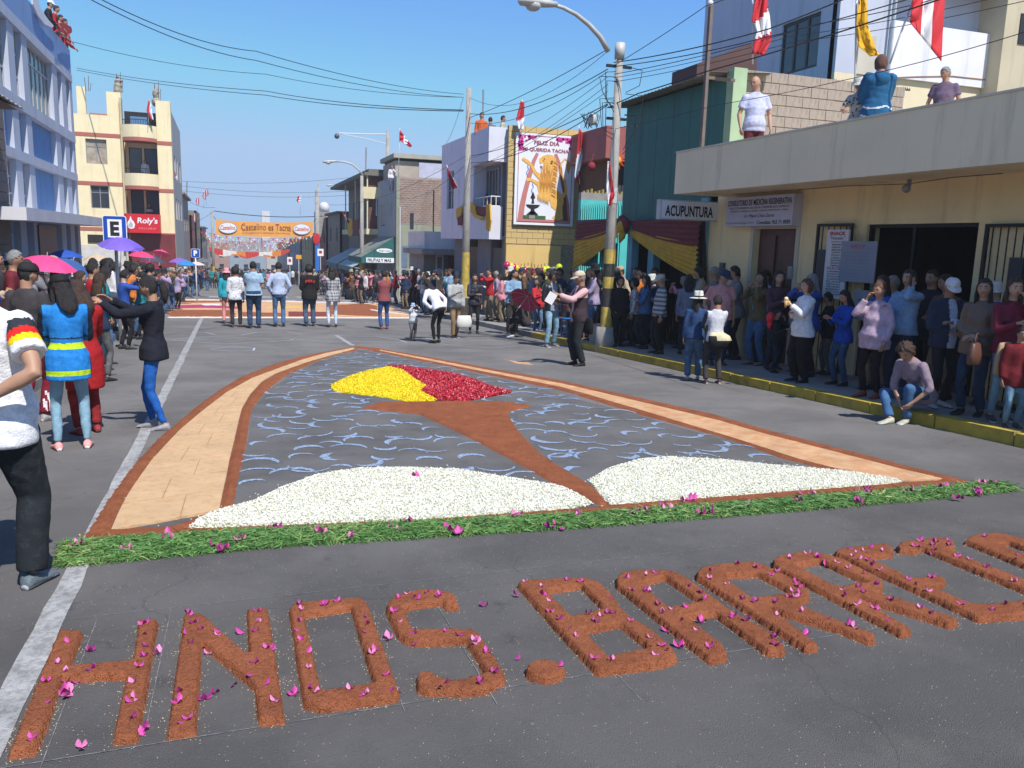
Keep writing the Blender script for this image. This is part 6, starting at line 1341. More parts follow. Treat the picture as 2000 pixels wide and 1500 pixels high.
# ================================================================== sawdust and petal carpet, letters
SAW = mat('sawdust_red', (.36, .122, .056), .95, .16, 6, 1.0, 150, col2=(.26, .082, .036), mix=.56, mscale=45, spec=.15)
SAWC = mat('sawdust_cream', (.66, .44, .25), .95, .08, 4, .6, 200, col2=(.58, .37, .20), mix=.56, mscale=14, spec=.15)
SAWO = mat('sawdust_peach', (.62, .33, .17), .95, .12, 4, .6, 200, col2=(.66, .42, .24), mix=.5, mscale=7, spec=.15)
def gp(pts, h=0.0): return np.array([G(x, y, h)[:2] for x, y in pts])
def sdf(P, polys):
    """signed distance, negative inside (even-odd over all polygons)"""
    d = np.full(len(P), 1e9); ins = np.zeros(len(P), bool)
    for poly in polys:
        n = len(poly)
        for i in range(n):
            a, b = poly[i], poly[(i+1) % n]; ab = b-a; t = np.clip(((P-a)@ab)/(ab@ab+1e-12), 0, 1); q = a+t[:, None]*ab
            d = np.minimum(d, np.hypot(*(P-q).T))
            c = ((a[1] > P[:, 1]) != (b[1] > P[:, 1])) & (P[:, 0] < (b[0]-a[0])*(P[:, 1]-a[1])/(b[1]-a[1]+1e-15)+a[0]); ins ^= c
    return np.where(ins, -d, d)
def fnoise(P, f, seed):
    r = np.random.RandomState(seed); o = np.zeros(len(P))
    for k in range(7): a = r.normal(size=2); a *= f*(1+.5*k)/np.linalg.norm(a); o += np.sin(P@a+r.rand()*6.28+1.5*np.sin(P@a[::-1]*.7+r.rand()*6))/(1+.35*k)
    return o/3
def relief(name, polys, H, res, edge, material, jit=.004, top=.004, parent=None, floor=-.004, seed=1, grow=0.0, **k):
    lo = np.min([p.min(0) for p in polys], 0)-.04; hi = np.max([p.max(0) for p in polys], 0)+.04
    nx, ny = int((hi[0]-lo[0])/res)+2, int((hi[1]-lo[1])/res)+2
    gx, gy = np.meshgrid(lo[0]+np.arange(nx)*res, lo[1]+np.arange(ny)*res); P = np.stack([gx.ravel(), gy.ravel()], 1)
    s = sdf(P, polys)+jit*fnoise(P, 40/max(.4, res*60), seed)+jit*.7*fnoise(P, 130/max(.4, res*60), seed+1)+grow
    t = np.clip(-s/edge, 0, 1); z = H*(t*t*(3-2*t))**.8+np.where(t > .0, top*(fnoise(P, 60, seed+2)+np.random.RandomState(seed).normal(size=len(P))*.35)*np.minimum(1, t*1.5), 0)
    z = np.where(s > 0, floor, z); Z = -SLOPE*P[:, 1]+z
    idx = np.arange(nx*ny).reshape(ny, nx); ok = (s < res*1.6).reshape(ny, nx)
    c = ok[:-1, :-1] & ok[1:, :-1] & ok[:-1, 1:] & ok[1:, 1:]; a = idx[:-1, :-1][c]; b = idx[:-1, 1:][c]; d = idx[1:, 1:][c]; e = idx[1:, :-1][c]
    F = np.stack([a, b, d, e], 1); used, inv = np.unique(F, return_inverse=True); V = np.stack([P[:, 0], P[:, 1], Z], 1)[used]
    return npmesh(name, V, inv.reshape(-1, 4), material, None, True, parent, **k)
def conv(z, s, ox, oy): return [(x/s+ox, y/s+oy) for x, y in z]
cL = lambda z: conv(z, 3.3333, 0, 1170); cS = lambda z: conv(z, 6, 740, 1120); cB = lambda z: conv(z, 5.7143, 1000, 1100); cA = lambda z: conv(z, 4.5454, 1180, 1080); cD = lambda z: conv(z, 3.8462, 1480, 1030); c6 = lambda z: conv(z, 2.2222, 0, 1000)
LET = [
 ('H', 'first letter of the row, at the white line', [cL([(375,195),(545,200),(455,425),(855,390),(895,125),(1035,130),(905,890),(722,912),(808,488),(412,505),(300,830),(235,975),(35,1002)])]),
 ('N', 'second letter of the row', [cL([(1190,95),(1325,90),(1615,345),(1598,65),(1750,50),(1865,770),(1675,790),(1650,560),(1320,285),(1285,850),(1075,870)])]),
 ('O', 'complete one between N and S', [c6([(1250,415),(1285,388),(1575,368),(1605,400),(1742,780),(1725,800),(1390,845),(1312,825)]), c6([(1325,440),(1520,410),(1618,735),(1402,770)])]),
 ('S', 'before the round dot', [cS([(960,370),(900,235),(740,190),(480,175),(200,240),(70,350),(75,420),(200,680),(300,765),(430,795),(1020,775),(1245,1140),(1080,1200),(860,1235),(720,1205),(640,1135),(430,1145),(435,1330),(560,1370),(1000,1380),(1250,1350),(1490,1240),(1490,1150),(1200,700),(1100,640),(430,640),(380,590),(320,400),(400,365),(600,335),(740,320),(770,380)])]),
 ('dot', 'full stop between S and B', [cB([(375+240*math.cos(a), 1175+105*math.sin(a)) for a in np.linspace(0, 2*math.pi, 25)[:-1]])]),
 ('B', 'right after the dot', [cB([(45,215),(130,180),(830,155),(980,200),(1150,360),(1235,500),(1320,580),(1560,720),(1790,920),(1875,1040),(1700,1110),(940,1205)]), cB([(395,300),(765,235),(1030,495),(680,580)]), cB([(815,735),(1205,665),(1530,930),(1080,1020)])]),
 ('A', 'after the B', [cA([(98,215),(150,160),(350,143),(600,150),(720,200),(900,330),(1100,480),(1550,740),(1625,840),(1600,872),(1445,872),(985,525),(735,560),(1060,800),(1110,885),(1090,925),(925,940),(100,270)]), cA([(320,262),(545,208),(855,425),(580,470)])]),
 ('R', 'left one of the two, after the A', [[(1359,1116),(1369,1106),(1400,1101),(1462,1096),(1492,1101),(1565,1137),(1583,1153),(1585,1166),(1552,1178),(1620,1203),(1711,1237),(1713,1247),(1696,1250),(1641,1228),(1532,1196),(1503,1184),(1600,1257),(1603,1263),(1572,1265),(1358,1124)], [(1411,1122),(1480,1119),(1552,1155),(1470,1166)]]),
 ('R', 'right one of the two, before the E', [cD([(105,240),(150,210),(330,180),(460,190),(640,230),(900,370),(950,400),(945,470),(870,490),(1000,510),(1500,680),(1525,700),(1450,730),(1300,680),(770,520),(1160,760),(1165,775),(1080,795),(110,280)]), cD([(290,280),(470,245),(825,405),(600,440)])]),
 ('E', 'after the second R', [cD([(562,178),(640,150),(960,118),(1030,155),(1020,195),(825,215),(1150,375),(1380,360),(1435,400),(1400,425),(1290,432),(1590,560),(1700,570),(1980,545),(2150,570),(2180,620),(2000,655),(1660,680)])]),
 ('T', 'after the E', [cD([(1035,140),(1070,105),(1400,68),(1485,105),(1490,150),(1410,160),(2000,385),(2400,530),(2360,590),(2000,465),(1235,150),(1190,178),(1060,165)])]),
 ('O', 'cut by the right edge of the picture', [cD([(1550,95),(1600,58),(1800,35),(2000,85),(2600,290),(2700,400),(2500,440),(2300,400)]), cD([(1830,125),(1890,105),(2420,310),(2400,345),(2280,335)])]),
]
LP = []
for i, (ch, where, polys) in enumerate(LET):
    pg = [gp(p, .032) for p in polys]; LP.append(pg)
    o = relief('sawdust_letter', pg, .036, .0072, .0085, SAW, .0035, .0026, seed=i*7+3, grow=.0045, label=('round dot of red-brown sawdust on the asphalt, ' if ch == 'dot' else 'letter %s of raised red-brown sawdust, ' % ch)+where, cat='sawdust letter', group='letters of raised red sawdust')
# pale sawdust crumbs round the letters
r_ = np.random.RandomState(4); V = []; F = []
def crumbs(n, fn, s0, s1, z=.002):
    for _ in range(n):
        x, y = fn(); s = r_.uniform(s0, s1); a = r_.rand()*6.28; q = len(V)
        for k in range(3): V.append((x+s*math.cos(a+k*2.1), y+s*math.sin(a+k*2.1), gz(y)+z))
        V.append((x, y, gz(y)+z+s*.8)); F.extend([(q, q+1, q+3), (q+1, q+2, q+3), (q+2, q, q+3)])
for pg in LP:
    for poly in pg:
        n = len(poly)
        for k in range(n):
            a, b = poly[k], poly[(k+1) % n]; L = np.hypot(*(b-a))
            for _ in range(int(L*90)):
                t = r_.rand(); q = a+(b-a)*t; e = r_.normal(size=2)*.018; crumbs(1, lambda: q+e, .0012, .0035)
crumbs(5200, lambda: (r_.uniform(-1.3, 5), r_.uniform(2.0, 5.2)), .0008, .0026)
npmesh('sawdust_crumbs', np.array(V), np.array(F), mat('crumb', (.62, .48, .30), .9), kind='stuff', label='pale sawdust crumbs strewn on the asphalt round the letters', cat='sawdust')
# ---- arch
OUT_L = [(690,677),(640,687),(588,697),(532,713),(476,734),(436,757),(392,788),(352,821),(308,858),(280,887),(255,915),(230,948),(205,981),(182,1018),(162,1052)]
CR_O = [(690,680),(640,690),(592,703),(556,716),(492,740),(442,768),(392,807),(353,840),(320,875),(295,903),(271,937),(249,970),(233,1001),(217,1039)]
CR_I = [(692,683),(650,694),(604,707),(540,730),(512,746),(488,772),(472,800),(464,832),(456,868),(448,900),(442,932),(434,968),(428,1000)]
IN_L = [(702,683),(660,693),(620,705),(560,733),(532,754),(508,778),(492,800),(486,832),(482,864),(476,896),(470,920),(462,952),(456,990)]
OUT_R = [(700,677),(740,681),(860,702),(980,724),(1100,745),(1250,778),(1400,812),(1500,841),(1640,877),(1775,912),(1892,941)]
CRR_O = [(742,684),(860,706),(980,729),(1100,751),(1250,786),(1400,822),(1500,851),(1640,887),(1750,916),(1845,938)]
CRR_I = [(742,686),(860,710),(980,734),(1100,758),(1250,802),(1415,852),(1473,870),(1550,896),(1640,919),(1757,941)]
IN_R = [(712,683),(760,692),(860,713),(980,738),(1100,764),(1250,810),(1406,853),(1460,871),(1527,897),(1640,924)]
groundpoly('swept_asphalt', [tuple(q) for q in gp([(702,684),(760,694),(980,741),(1250,812),(1460,874),(1640,926),(1190,990),(456,995),(470,920),(484,860),(492,800),(532,756),(620,706)])], .0025, mat('swept_asphalt', (.150, .145, .141), .92, .16, 1.6, .6, 240, col2=(.122, .118, .116), mix=.55, mscale=1.4, spec=.3), kind='structure')
ct = thing('flower_carpet', (2.4, 10, gz(10)), 'arch shaped carpet of cream and red-brown sawdust with torch, petal heaps and blue chalk', 'flower carpet')
relief('outer_border', [gp(OUT_L+CR_O[::-1])], .02, .02, .05, SAW, .014, .003, ct, seed=31, kind='stuff')
relief('inner_border', [gp(IN_L+CR_I[::-1])], .024, .02, .05, SAW, .006, .003, ct, seed=32, kind='stuff')
relief('outer_border', [gp([(690,678)]+OUT_R+[(1880,948),(1845,941)]+CRR_O[::-1][1:]+[(700,681)])], .02, .022, .05, SAW, .012, .003, ct, seed=33, kind='stuff')
relief('inner_border', [gp([(704,681)]+CRR_I+IN_R[::-1])], .024, .022, .05, SAW, .006, .003, ct, seed=34, kind='stuff')
relief('bottom_border', [gp([(172,1046),(214,1036),(330,1030),(428,998),(456,990),(450,996),(368,1034),(800,1018),(1160,992),(1190,988),(1750,945),(1845,938),(1892,940),(1900,952),(1160,1006),(500,1045),(125,1070)])], .018, .014, .04, SAW, .008, .003, ct, seed=35, kind='stuff')
def resamp(P, n):
    P = np.asarray(P); s = np.r_[0, np.cumsum(np.hypot(*np.diff(P, axis=0).T))]; t = np.linspace(0, s[-1], n); return np.stack([np.interp(t, s, P[:, 0]), np.interp(t, s, P[:, 1])], 1)
def band_blocks(O_, I_, n, m_, halves, name, lift=.014):
    A_ = resamp(gp(O_), n*4+1); B_ = resamp(gp(I_), n*4+1)
    for i in range(n):
        for h_ in range(2 if halves else 1):
            u0, u1 = (0, 1) if not halves else ((0, .5+.12*(-1)**i) if h_ == 0 else (.5+.12*(-1)**i, 1)); g0 = .006 if halves and h_ else 0; g1 = -.006 if halves and not h_ else 0
            top = []; k0, k1 = i*4, i*4+4; nu = 5; V = []
            for k in range(k0, k1+1):
                a, b = A_[k], B_[k]; d = (A_[min(len(A_)-1, k+1)]-A_[max(0, k-1)]); d = d/np.linalg.norm(d); sh = .007*((k == k0)-(k == k1))
                for q in range(nu): u = u0+(u1-u0)*q/(nu-1)+(g0 if q == 0 else g1 if q == nu-1 else 0); p = a*(1-u)+b*u+d*sh; V.append((p[0], p[1]))
            W = nu; b_ = MB(); vs = [(x, y, gz(y)+lift+random.uniform(-.0012, .0012)) for x, y in V]; vs2 = [(x, y, gz(y)-.01) for x, y in V]; n_ = len(vs)
            f = [(r*W+c, r*W+c+1, (r+1)*W+c+1, (r+1)*W+c) for r in range(4) for c in range(W-1)]
            rim = [c for c in range(W)]+[r*W+W-1 for r in range(1, 5)]+[4*W+c for c in range(W-2, -1, -1)]+[r*W for r in range(3, 0, -1)]
            f += [(rim[j], rim[(j+1) % len(rim)], rim[(j+1) % len(rim)]+n_, rim[j]+n_) for j in range(len(rim))]
            b_.add(vs+vs2, f); b_.build(name, m_, ct)
band_blocks(CR_O, CR_I, 21, SAWC, True, 'sawdust_block'); band_blocks(CRR_O, CRR_I, 16, SAWO, False, 'sawdust_block')
JNT = mat('joint_dust', (.40, .25, .13), .95, .2, 8)
relief('joint_bed', [gp(CR_O+CR_I[::-1])], .0085, .03, .04, JNT, .0, .0, ct, seed=36); relief('joint_bed', [gp(CRR_O+CRR_I[::-1])], .0085, .03, .04, mat('joint_peach', (.52, .28, .14), .95, .2, 8), .0, .0, ct, seed=37)
TORCH = [(704,799),(740,787),(860,785),(980,785),(1040,793),(992,808),(1005,830),(1020,850),(1060,890),(1110,922),(1150,945),(1175,965),(1192,988),(1170,989),(1120,965),(1084,950),(1040,923),(980,890),(900,848),(820,811),(780,806)]
relief('torch', [gp(TORCH)], .02, .014, .04, SAW, .006, .003, ct, seed=38, kind='stuff')
WL = [(368,1033),(385,1018),(420,1002),(500,980),(548,956),(620,930),(700,918),(780,916),(900,920),(980,934),(1060,946),(1100,954),(1140,974),(1158,987),(1050,1003),(800,1018),(560,1029)]
WR = [(1150,940),(1190,917),(1248,900),(1302,895),(1415,901),(1505,911),(1640,922),(1730,935),(1768,942),(1700,949),(1550,962),(1190,988),(1172,967)]
YLW = [(646,754),(684,736),(724,724),(760,718),(786,724),(808,740),(834,756),(820,764),(856,784),(800,786),(740,776),(652,766)]
RDD = [(752,716),(788,717),(880,730),(924,742),(956,756),(1002,767),(948,778),(900,786),(858,785),(822,764),(836,756),(809,740),(787,723),(760,717)]
def petals(name, poly, n, mats, size, h, seed, mat_p=None, stand=.5, asp=.45, parent=ct, edge=.03):
    """curled petals piled over a polygon: three faces each, real thickness comes from the pile"""
    r = np.random.RandomState(seed); pg = gp(poly); lo, hi = pg.min(0), pg.max(0); P = np.zeros((0, 2))
    while len(P) < n:
        q = r.rand(n*2, 2)*(hi-lo)+lo; s = sdf(q, [pg]); P = np.vstack([P, q[s < .012*r.rand(len(q))]])
    P = P[:n]; s = -sdf(P, [pg]); base = h*np.clip(s/edge, 0, 1)**.6+.003; a = r.rand(n)*6.283; t = (r.rand(n)-.5)*1.6*stand*2; L = size*(.7+.6*r.rand(n)); w = L*asp
    c, s_ = np.cos(a), np.sin(a); ct_, st_ = np.cos(t), np.sin(t); roll = (r.rand(n)-.5)*1.2*stand*2
    D = np.stack([c*ct_, s_*ct_, st_], 1); X = np.stack([-s_*np.cos(roll), c*np.cos(roll), np.sin(roll)], 1); N = np.cross(D, X); N[N[:, 2] < 0] *= -1
    C = np.stack([P[:, 0], P[:, 1], -SLOPE*P[:, 1]+base+.004+np.abs(st_)*L*.45+r.rand(n)*.006], 1)
    prof = [(-.5, .35, 0), (.02, .52, -.2), (.5, .18, .05)]; V = []
    for (u, v, k) in prof:
        for sg in (-1, 1): V.append(C+D*(L*u)[:, None]+X*(w*v*sg)[:, None]+N*(L*(k+.18*abs(v)))[:, None])
    V = np.stack(V, 1).reshape(-1, 3); b = np.arange(n)*6; F = np.concatenate([np.stack([b+2*i, b+2*i+1, b+2*i+3, b+2*i+2], 1) for i in range(2)]); pm = r.choice(len(mats), n, p=mat_p); MI = np.concatenate([pm]*2)
    return npmesh(name, V, F, mats, MI, True, parent, kind='stuff')
PW = [mat('petal_white', (.78, .78, .70), .7, .06, 20), mat('petal_ivory', (.74, .72, .55), .7, .06, 20), mat('petal_cream', (.66, .66, .50), .7, .06, 20)]
for i, (pg, n) in enumerate(((WL, 56000), (WR, 38000))):
    relief('petal_bed', [gp(pg)], .013, .02, .04, PW[1], .01, .004, ct, seed=40+i, kind='stuff'); petals('white_petals', pg, n, PW, .0145, .012, 50+i, [.70, .21, .09], .42)
PY = [mat('petal_yellow', (.80, .66, .01), .65, .08, 20), mat('petal_gold', (.70, .50, .005), .65, .08, 20)]; PR = [mat('petal_red', (.50, .012, .03), .6, .12, 20), mat('petal_crimson', (.36, .008, .03), .6, .12, 20), mat('petal_pink', (.75, .25, .30), .6, .1, 20)]
relief('petal_bed', [gp(YLW)], .014, .03, .06, PY[0], .01, .004, ct, seed=44, kind='stuff'); petals('yellow_petals', YLW, 17000, PY, .022, .013, 60, [.75, .25], .5)
relief('petal_bed', [gp(RDD)], .014, .03, .06, PR[1], .01, .004, ct, seed=45, kind='stuff'); petals('red_petals', RDD, 15000, PR, .027, .015, 61, [.62, .27, .11], .6)
# strayed petals round the heaps
petals('stray_petals', [(120,1075),(300,880),(520,760),(560,735),(470,820),(440,1000),(380,1040)], 170, PY+PW[:1], .014, 0, 70, None, .1)
petals('stray_petals', [(368,1040),(300,1046),(420,995),(620,920),(900,910),(1100,945),(1160,935),(1300,885),(1640,915),(1780,945),(1500,972),(800,1024)], 900, PW, .017, 0, 71, None, .2)
# ---- chalk crescents
rg = random.Random(12); AR = gp(IN_L[::-1]+IN_R+[(1640,924),(1190,990),(456,990)]); av = [gp(TORCH), gp(WL), gp(WR), gp(YLW), gp(RDD)]
done = []; tries = 0
while len(done) < 235 and tries < 9000:
    tries += 1; x, y = rg.uniform(AR[:, 0].min(), AR[:, 0].max()), rg.uniform(AR[:, 1].min(), AR[:, 1].max()); q = np.array([[x, y]])
    if sdf(q, [AR])[0] > -.10 or any(sdf(q, [a])[0] < .10 for a in av) or any((x-a)**2+((y-b)*.8)**2 < .235**2 for a, b in done): continue
    done.append((x, y)); R_ = rg.uniform(.09, .19); a0 = rg.choice([90, 100, 80, 250, 270, 200])+rg.uniform(-35, 35); sp = rg.uniform(120, 185); pts = []
    for k in range(13): a = rad(a0+sp*(k/12-.5)); pts.append((x+R_*math.cos(a), y+R_*1.25*math.sin(a)))
    ribbon('chalk_stroke', pts, rg.uniform(.035, .085), .0065, CHB, ct, True, .3)
CHF = mat('chalk_faint', (.27, .27, .28), .95, .2, 30, 0, col2=(.13, .13, .135), mix=.5, mscale=25)
cl_ = thing('chalk_outline', (2, 20, gz(20)), 'faint white chalk outlines drawn on the road beyond the arch', 'chalk drawing')
for pts in ([(340,662),(400,658),(470,655),(500,649),(560,648),(590,653)], [(335,664),(380,668),(440,672),(520,668),(565,665),(575,662)], [(410,682),(450,677),(497,680),(495,685),(450,686),(412,683)], [(580,663),(650,668),(760,668),(795,670),(780,664),(740,658),(640,655)], [(860,672),(900,676),(960,680),(1010,676)], [(300,652),(330,650),(400,649),(420,654)], [(790,664),(830,660),(860,668)]):
    ribbon('chalk_line', gp(pts), .035, .0045, CHW, cl_, False, .3)
for x in (-.62, -.30, .6, .95, 1.5, 2.2): ribbon('chalk_line', [(x-.02*rg.random(), 2.6+(x*7)%.5), (x, 4.15-(x*5)%.4)], .0025, .0045, CHF, cl_, False, .5)
for y in (2.85, 4.08): ribbon('chalk_line', [(-.9, y), (3.1, y+.02)], .0025, .0045, CHF, cl_, False, .5)
# spilt sawdust by the right kerb
relief('spilt_sawdust', [gp([(985,702),(1030,708),(1045,713),(1010,710)])], .004, .03, .03, SAWO, .03, .001, seed=61, kind='stuff', label='thin streak of spilt peach sawdust on the road right of the arch', cat='sawdust')
# ---- grass strip
GT = [(125,1064),(320,1048),(500,1039),(830,1023),(1160,1005),(1500,980),(1890,948),(1960,944),(1985,957),(1900,968),(1500,1001),(1160,1028),(830,1049),(500,1070),(250,1094),(120,1106)]
GR = [mat('grass_a', (.085, .20, .045), .7, .2, 20), mat('grass_b', (.13, .27, .065), .7, .2, 20), mat('grass_c', (.27, .35, .11), .7, .2, 20), mat('grass_d', (.045, .14, .025), .7, .2, 20)]
def grass(poly, n, seed):
    r = np.random.RandomState(seed); pg = gp(poly); lo, hi = pg.min(0), pg.max(0); P = np.zeros((0, 2))
    while len(P) < n:
        q = r.rand(n*2, 2)*(hi-lo)+lo; s = sdf(q, [pg]); P = np.vstack([P, q[s < .03*r.rand(len(q))**2-.0]])
    P = P[:n]; s = -sdf(P, [pg]); h = .026*np.clip(s/.09+.12, 0.1, 1)*(.6+.5*(fnoise(P, 9, 3)+.5)); L = .05+.09*r.rand(n); a = r.normal(size=n)*1.1+np.where(r.rand(n) < .5, 0, math.pi)+.15; w = .0016+.0016*r.rand(n)
    tilt = r.normal(size=n)*.35; D = np.stack([np.cos(a)*np.cos(tilt), np.sin(a)*np.cos(tilt), np.sin(tilt)*.6], 1); X = np.stack([-np.sin(a), np.cos(a), r.normal(size=n)*.6], 1)
    C = np.stack([P[:, 0], P[:, 1], -SLOPE*P[:, 1]+.004+h*r.rand(n)**.6], 1); V = []
    bend = r.normal(size=n)*.12
    for u, k, wv in ((-.5, 0, .8), (-.15, .09, 1), (.2, .10, .9), (.5, -.02, .15)):
        o = C+D*(L*u)[:, None]+X*(L*bend*(u*u*4))[:, None]; o[:, 2] += L*k
        for sg in (-1, 1): V.append(o+X*(w*wv*sg)[:, None])
    V = np.stack(V, 1).reshape(-1, 3); V[:, 2] = np.maximum(V[:, 2], -SLOPE*V[:, 1]+.003); b = np.arange(n)*8; F = np.concatenate([np.stack([b+2*i, b+2*i+1, b+2*i+3, b+2*i+2], 1) for i in range(3)])
    cn = fnoise(P, 6, 9); pm = np.where(r.rand(n) < .3+.3*cn, 1, 0); pm = np.where(r.rand(n) < .10+.25*(fnoise(P, 3.3, 14) > .35), 2, pm); pm = np.where(r.rand(n) < .15, 3, pm)
    npmesh('cut_grass', V, F, GR, np.concatenate([pm]*3), True, None, kind='stuff', label='strip of fresh cut green grass laid along the foot of the carpet', cat='grass')
grass(GT, 42000, 8)
relief('grass_bed', [gp(GT)], .010, .02, .05, GR[3], .02, .003, seed=77, kind='stuff', label='dark base of the cut grass strip', cat='grass')
# ---- bougainvillea bracts: three papery petals each, one object each
BG = [mat('bract_magenta', (.50, .045, .28), .55, .12, 40, .3, 60), mat('bract_purple', (.30, .02, .17), .55, .15, 40, .3, 60), mat('bract_pink', (.68, .20, .42), .55, .12, 40, .3, 60)]
def bract(seed, n=3, s=.03):
    r = random.Random(seed); b = MB()
    for k in range(n):
        a = k*6.283/n+r.uniform(-.3, .3); up = r.uniform(.25, 1.0); L = s*r.uniform(.85, 1.15); w = L*.75; d = Vector((math.cos(a)*math.cos(up), math.sin(a)*math.cos(up), math.sin(up))); x = Vector((-math.sin(a), math.cos(a), 0)); nn = d.cross(x)
        rows = [(0, .08), (.3, .75), (.65, .9), (1, .12)]; vs = []
        for u, q in rows:
            for v in (-1, 0, 1): vs.append(d*L*u+x*(w*.5*q*v)+nn*(L*(.22*abs(v)*q-.18*u*u)*-1)+Vector((0, 0, .003)))
        b.add(vs, [(r_*3+c, r_*3+c+1, (r_+1)*3+c+1, (r_+1)*3+c) for r_ in range(3) for c in range(2)])
    return b
BRM = []
for j in range(12):
    o = bract(j, (3, 3, 2, 1)[j % 4], (.034, .030, .033, .036)[j % 4]).build('bougainvillea_bract', BG[(0, 2, 1, 0, 0, 1, 2, 0, 1, 0, 2, 0)[j]], smooth=True); BRM.append(o.data); bpy.data.objects.remove(o)
def put_bract(x, y, z, lab, grp, s=1.0):
    o = bpy.data.objects.new('bougainvillea_bract', random.choice(BRM)); COL.objects.link(o); o.location = (x, y, z); o.rotation_euler = (random.uniform(-.25, .25), random.uniform(-.25, .25), random.uniform(0, 6.28)); o.scale = (s,)*3; tag(o, lab, 'flower petal', grp); return o
rs_ = random.Random(77); names = ['letter H', 'letter N', 'letter O between N and S', 'letter S', 'round dot', 'letter B', 'letter A', 'first letter R', 'second letter R', 'letter E', 'letter T', 'letter O at the right edge']
cnt = [15, 17, 18, 15, 1, 21, 20, 18, 17, 17, 13, 12]
for pg, nm, c_ in zip(LP, names, cnt):
    lo, hi = pg[0].min(0), pg[0].max(0); got = []; t = 0
    hi = np.minimum(hi, [4.75, 9])
    while len(got) < c_ and t < 4000:
        t += 1; q = np.array([[rs_.uniform(lo[0], hi[0]), rs_.uniform(lo[1], hi[1])]])
        if sdf(q, pg)[0] > -.028 or any((q[0][0]-a)**2+(q[0][1]-b)**2 < .062**2 for a, b in got): continue
        got.append(tuple(q[0])); put_bract(q[0][0], q[0][1], gz(q[0][1])+.036, 'magenta bougainvillea bract lying on the raised sawdust '+nm, 'bracts on the sawdust '+nm, rs_.uniform(.65, .95))
        if rs_.random() < .22: put_bract(q[0][0]+rs_.uniform(-.03, .03), q[0][1]+rs_.uniform(-.03, .03), gz(q[0][1])+.037, 'magenta bougainvillea bract lying on the raised sawdust '+nm, 'bracts on the sawdust '+nm, rs_.uniform(.7, 1))
for (px, py) in ((130,1360),(122,1356),(140,1354),(150,1332),(128,1332),(308,1280),(176,1274),(160,1462),(282,1430),(280,1440),(403,1265),(408,1278),(452,1340),(420,1356),(400,1368),(478,1238),(575,1358),(802,1262),(760,1250),(775,1358),(948,1186),(1015,1166),(1326,1266),(1304,1235),(1369,1216),(1618,1108),(1826,1086),(1572,1242),(1005,1290),(1700,1190)):
    p = G(px, py); put_bract(p[0], p[1], p[2]+.003, 'fallen magenta bract on the bare asphalt beside the letters', 'fallen bracts on the asphalt', random.uniform(.9, 1.3))
for (px, py, n) in ((160,1073,5),(250,1080,4),(336,1057,4),(426,1078,4),(464,1064,4),(540,1041,4),(628,1046,4),(690,1055,2),(768,1040,3),(798,1027,3),(885,1043,5),(950,1026,3),(1000,1012,3),(1080,1032,3),(1127,1016,4),(1248,1009,4),(1305,997,3),(1381,1006,6),(1345,984,3),(1455,990,4),(1548,986,4),(1578,970,3),(1672,990,4),(1683,966,4),(1777,964,4),(1845,957,4),(1912,965,6),(1926,953,3),(1875,976,2),(818,937,2)):
    for k in range(n):
        p = G(px+random.uniform(-13, 13), py+random.uniform(-5, 5)); lab = 'single pink bract on the left white petal heap' if py == 937 else 'magenta bract in a small cluster on the cut grass strip'
        put_bract(p[0], p[1], p[2]+.020, lab, 'bracts on the white heap' if py == 937 else 'clusters of bracts on the grass strip', random.uniform(1.15, 1.5))
# ---- second carpet up the road
c2 = thing('flower_carpet', (2.2, 35, gz(35)), 'second carpet of red-brown, peach and magenta sawdust beyond the people standing in the road', 'flower carpet')
def flat(poly, m_, h, name, seed=1): relief(name, [gp(poly)], h, .07, .08, m_, .05, .002, c2, seed=seed, kind='stuff')
PCH = SAWO; MGS = mat('sawdust_magenta', (.36, .03, .12), .95, .15, 5); YLS = mat('sawdust_yellow', (.62, .48, .04), .95, .1, 5); WHS = mat('sawdust_white', (.68, .64, .58), .95, .1, 5); DRS = mat('sawdust_maroon', (.20, .035, .025), .95, .15, 5)
flat([(336,589),(360,586),(660,590),(745,594),(808,617),(805,620),(560,620),(330,618)], PCH, .014, 'peach_ground', 1)
flat([(332,606),(460,606),(462,619),(328,618)], SAW, .022, 'red_band', 2); flat([(350,588),(480,588),(478,591),(352,592)], SAW, .022, 'red_band', 3); flat([(640,596),(720,594),(738,598),(742,619),(640,615)], SAW, .022, 'red_band', 4); flat([(560,609),(650,610),(650,619),(560,619)], DRS, .022, 'maroon_band', 5); flat([(470,610),(560,612),(560,619),(470,619)], SAW, .022, 'red_band', 12)
flat([(338,597),(400,596),(470,600),(470,604),(400,602),(340,603)], MGS, .024, 'magenta_band', 6); flat([(520,600),(590,599),(592,601),(520,602)], YLS, .024, 'yellow_band', 7); flat([(392,594),(432,594),(430,597),(395,598)], WHS, .026, 'white_band', 8); flat([(360,584),(750,592),(750,594),(360,586)], WHS, .018, 'white_band', 9); flat([(720,604),(800,614),(800,616),(760,612),(722,607)], WHS, .026, 'white_band', 10); flat([(328,619),(805,620),(805,622),(328,621)], WHS, .012, 'white_band', 11)
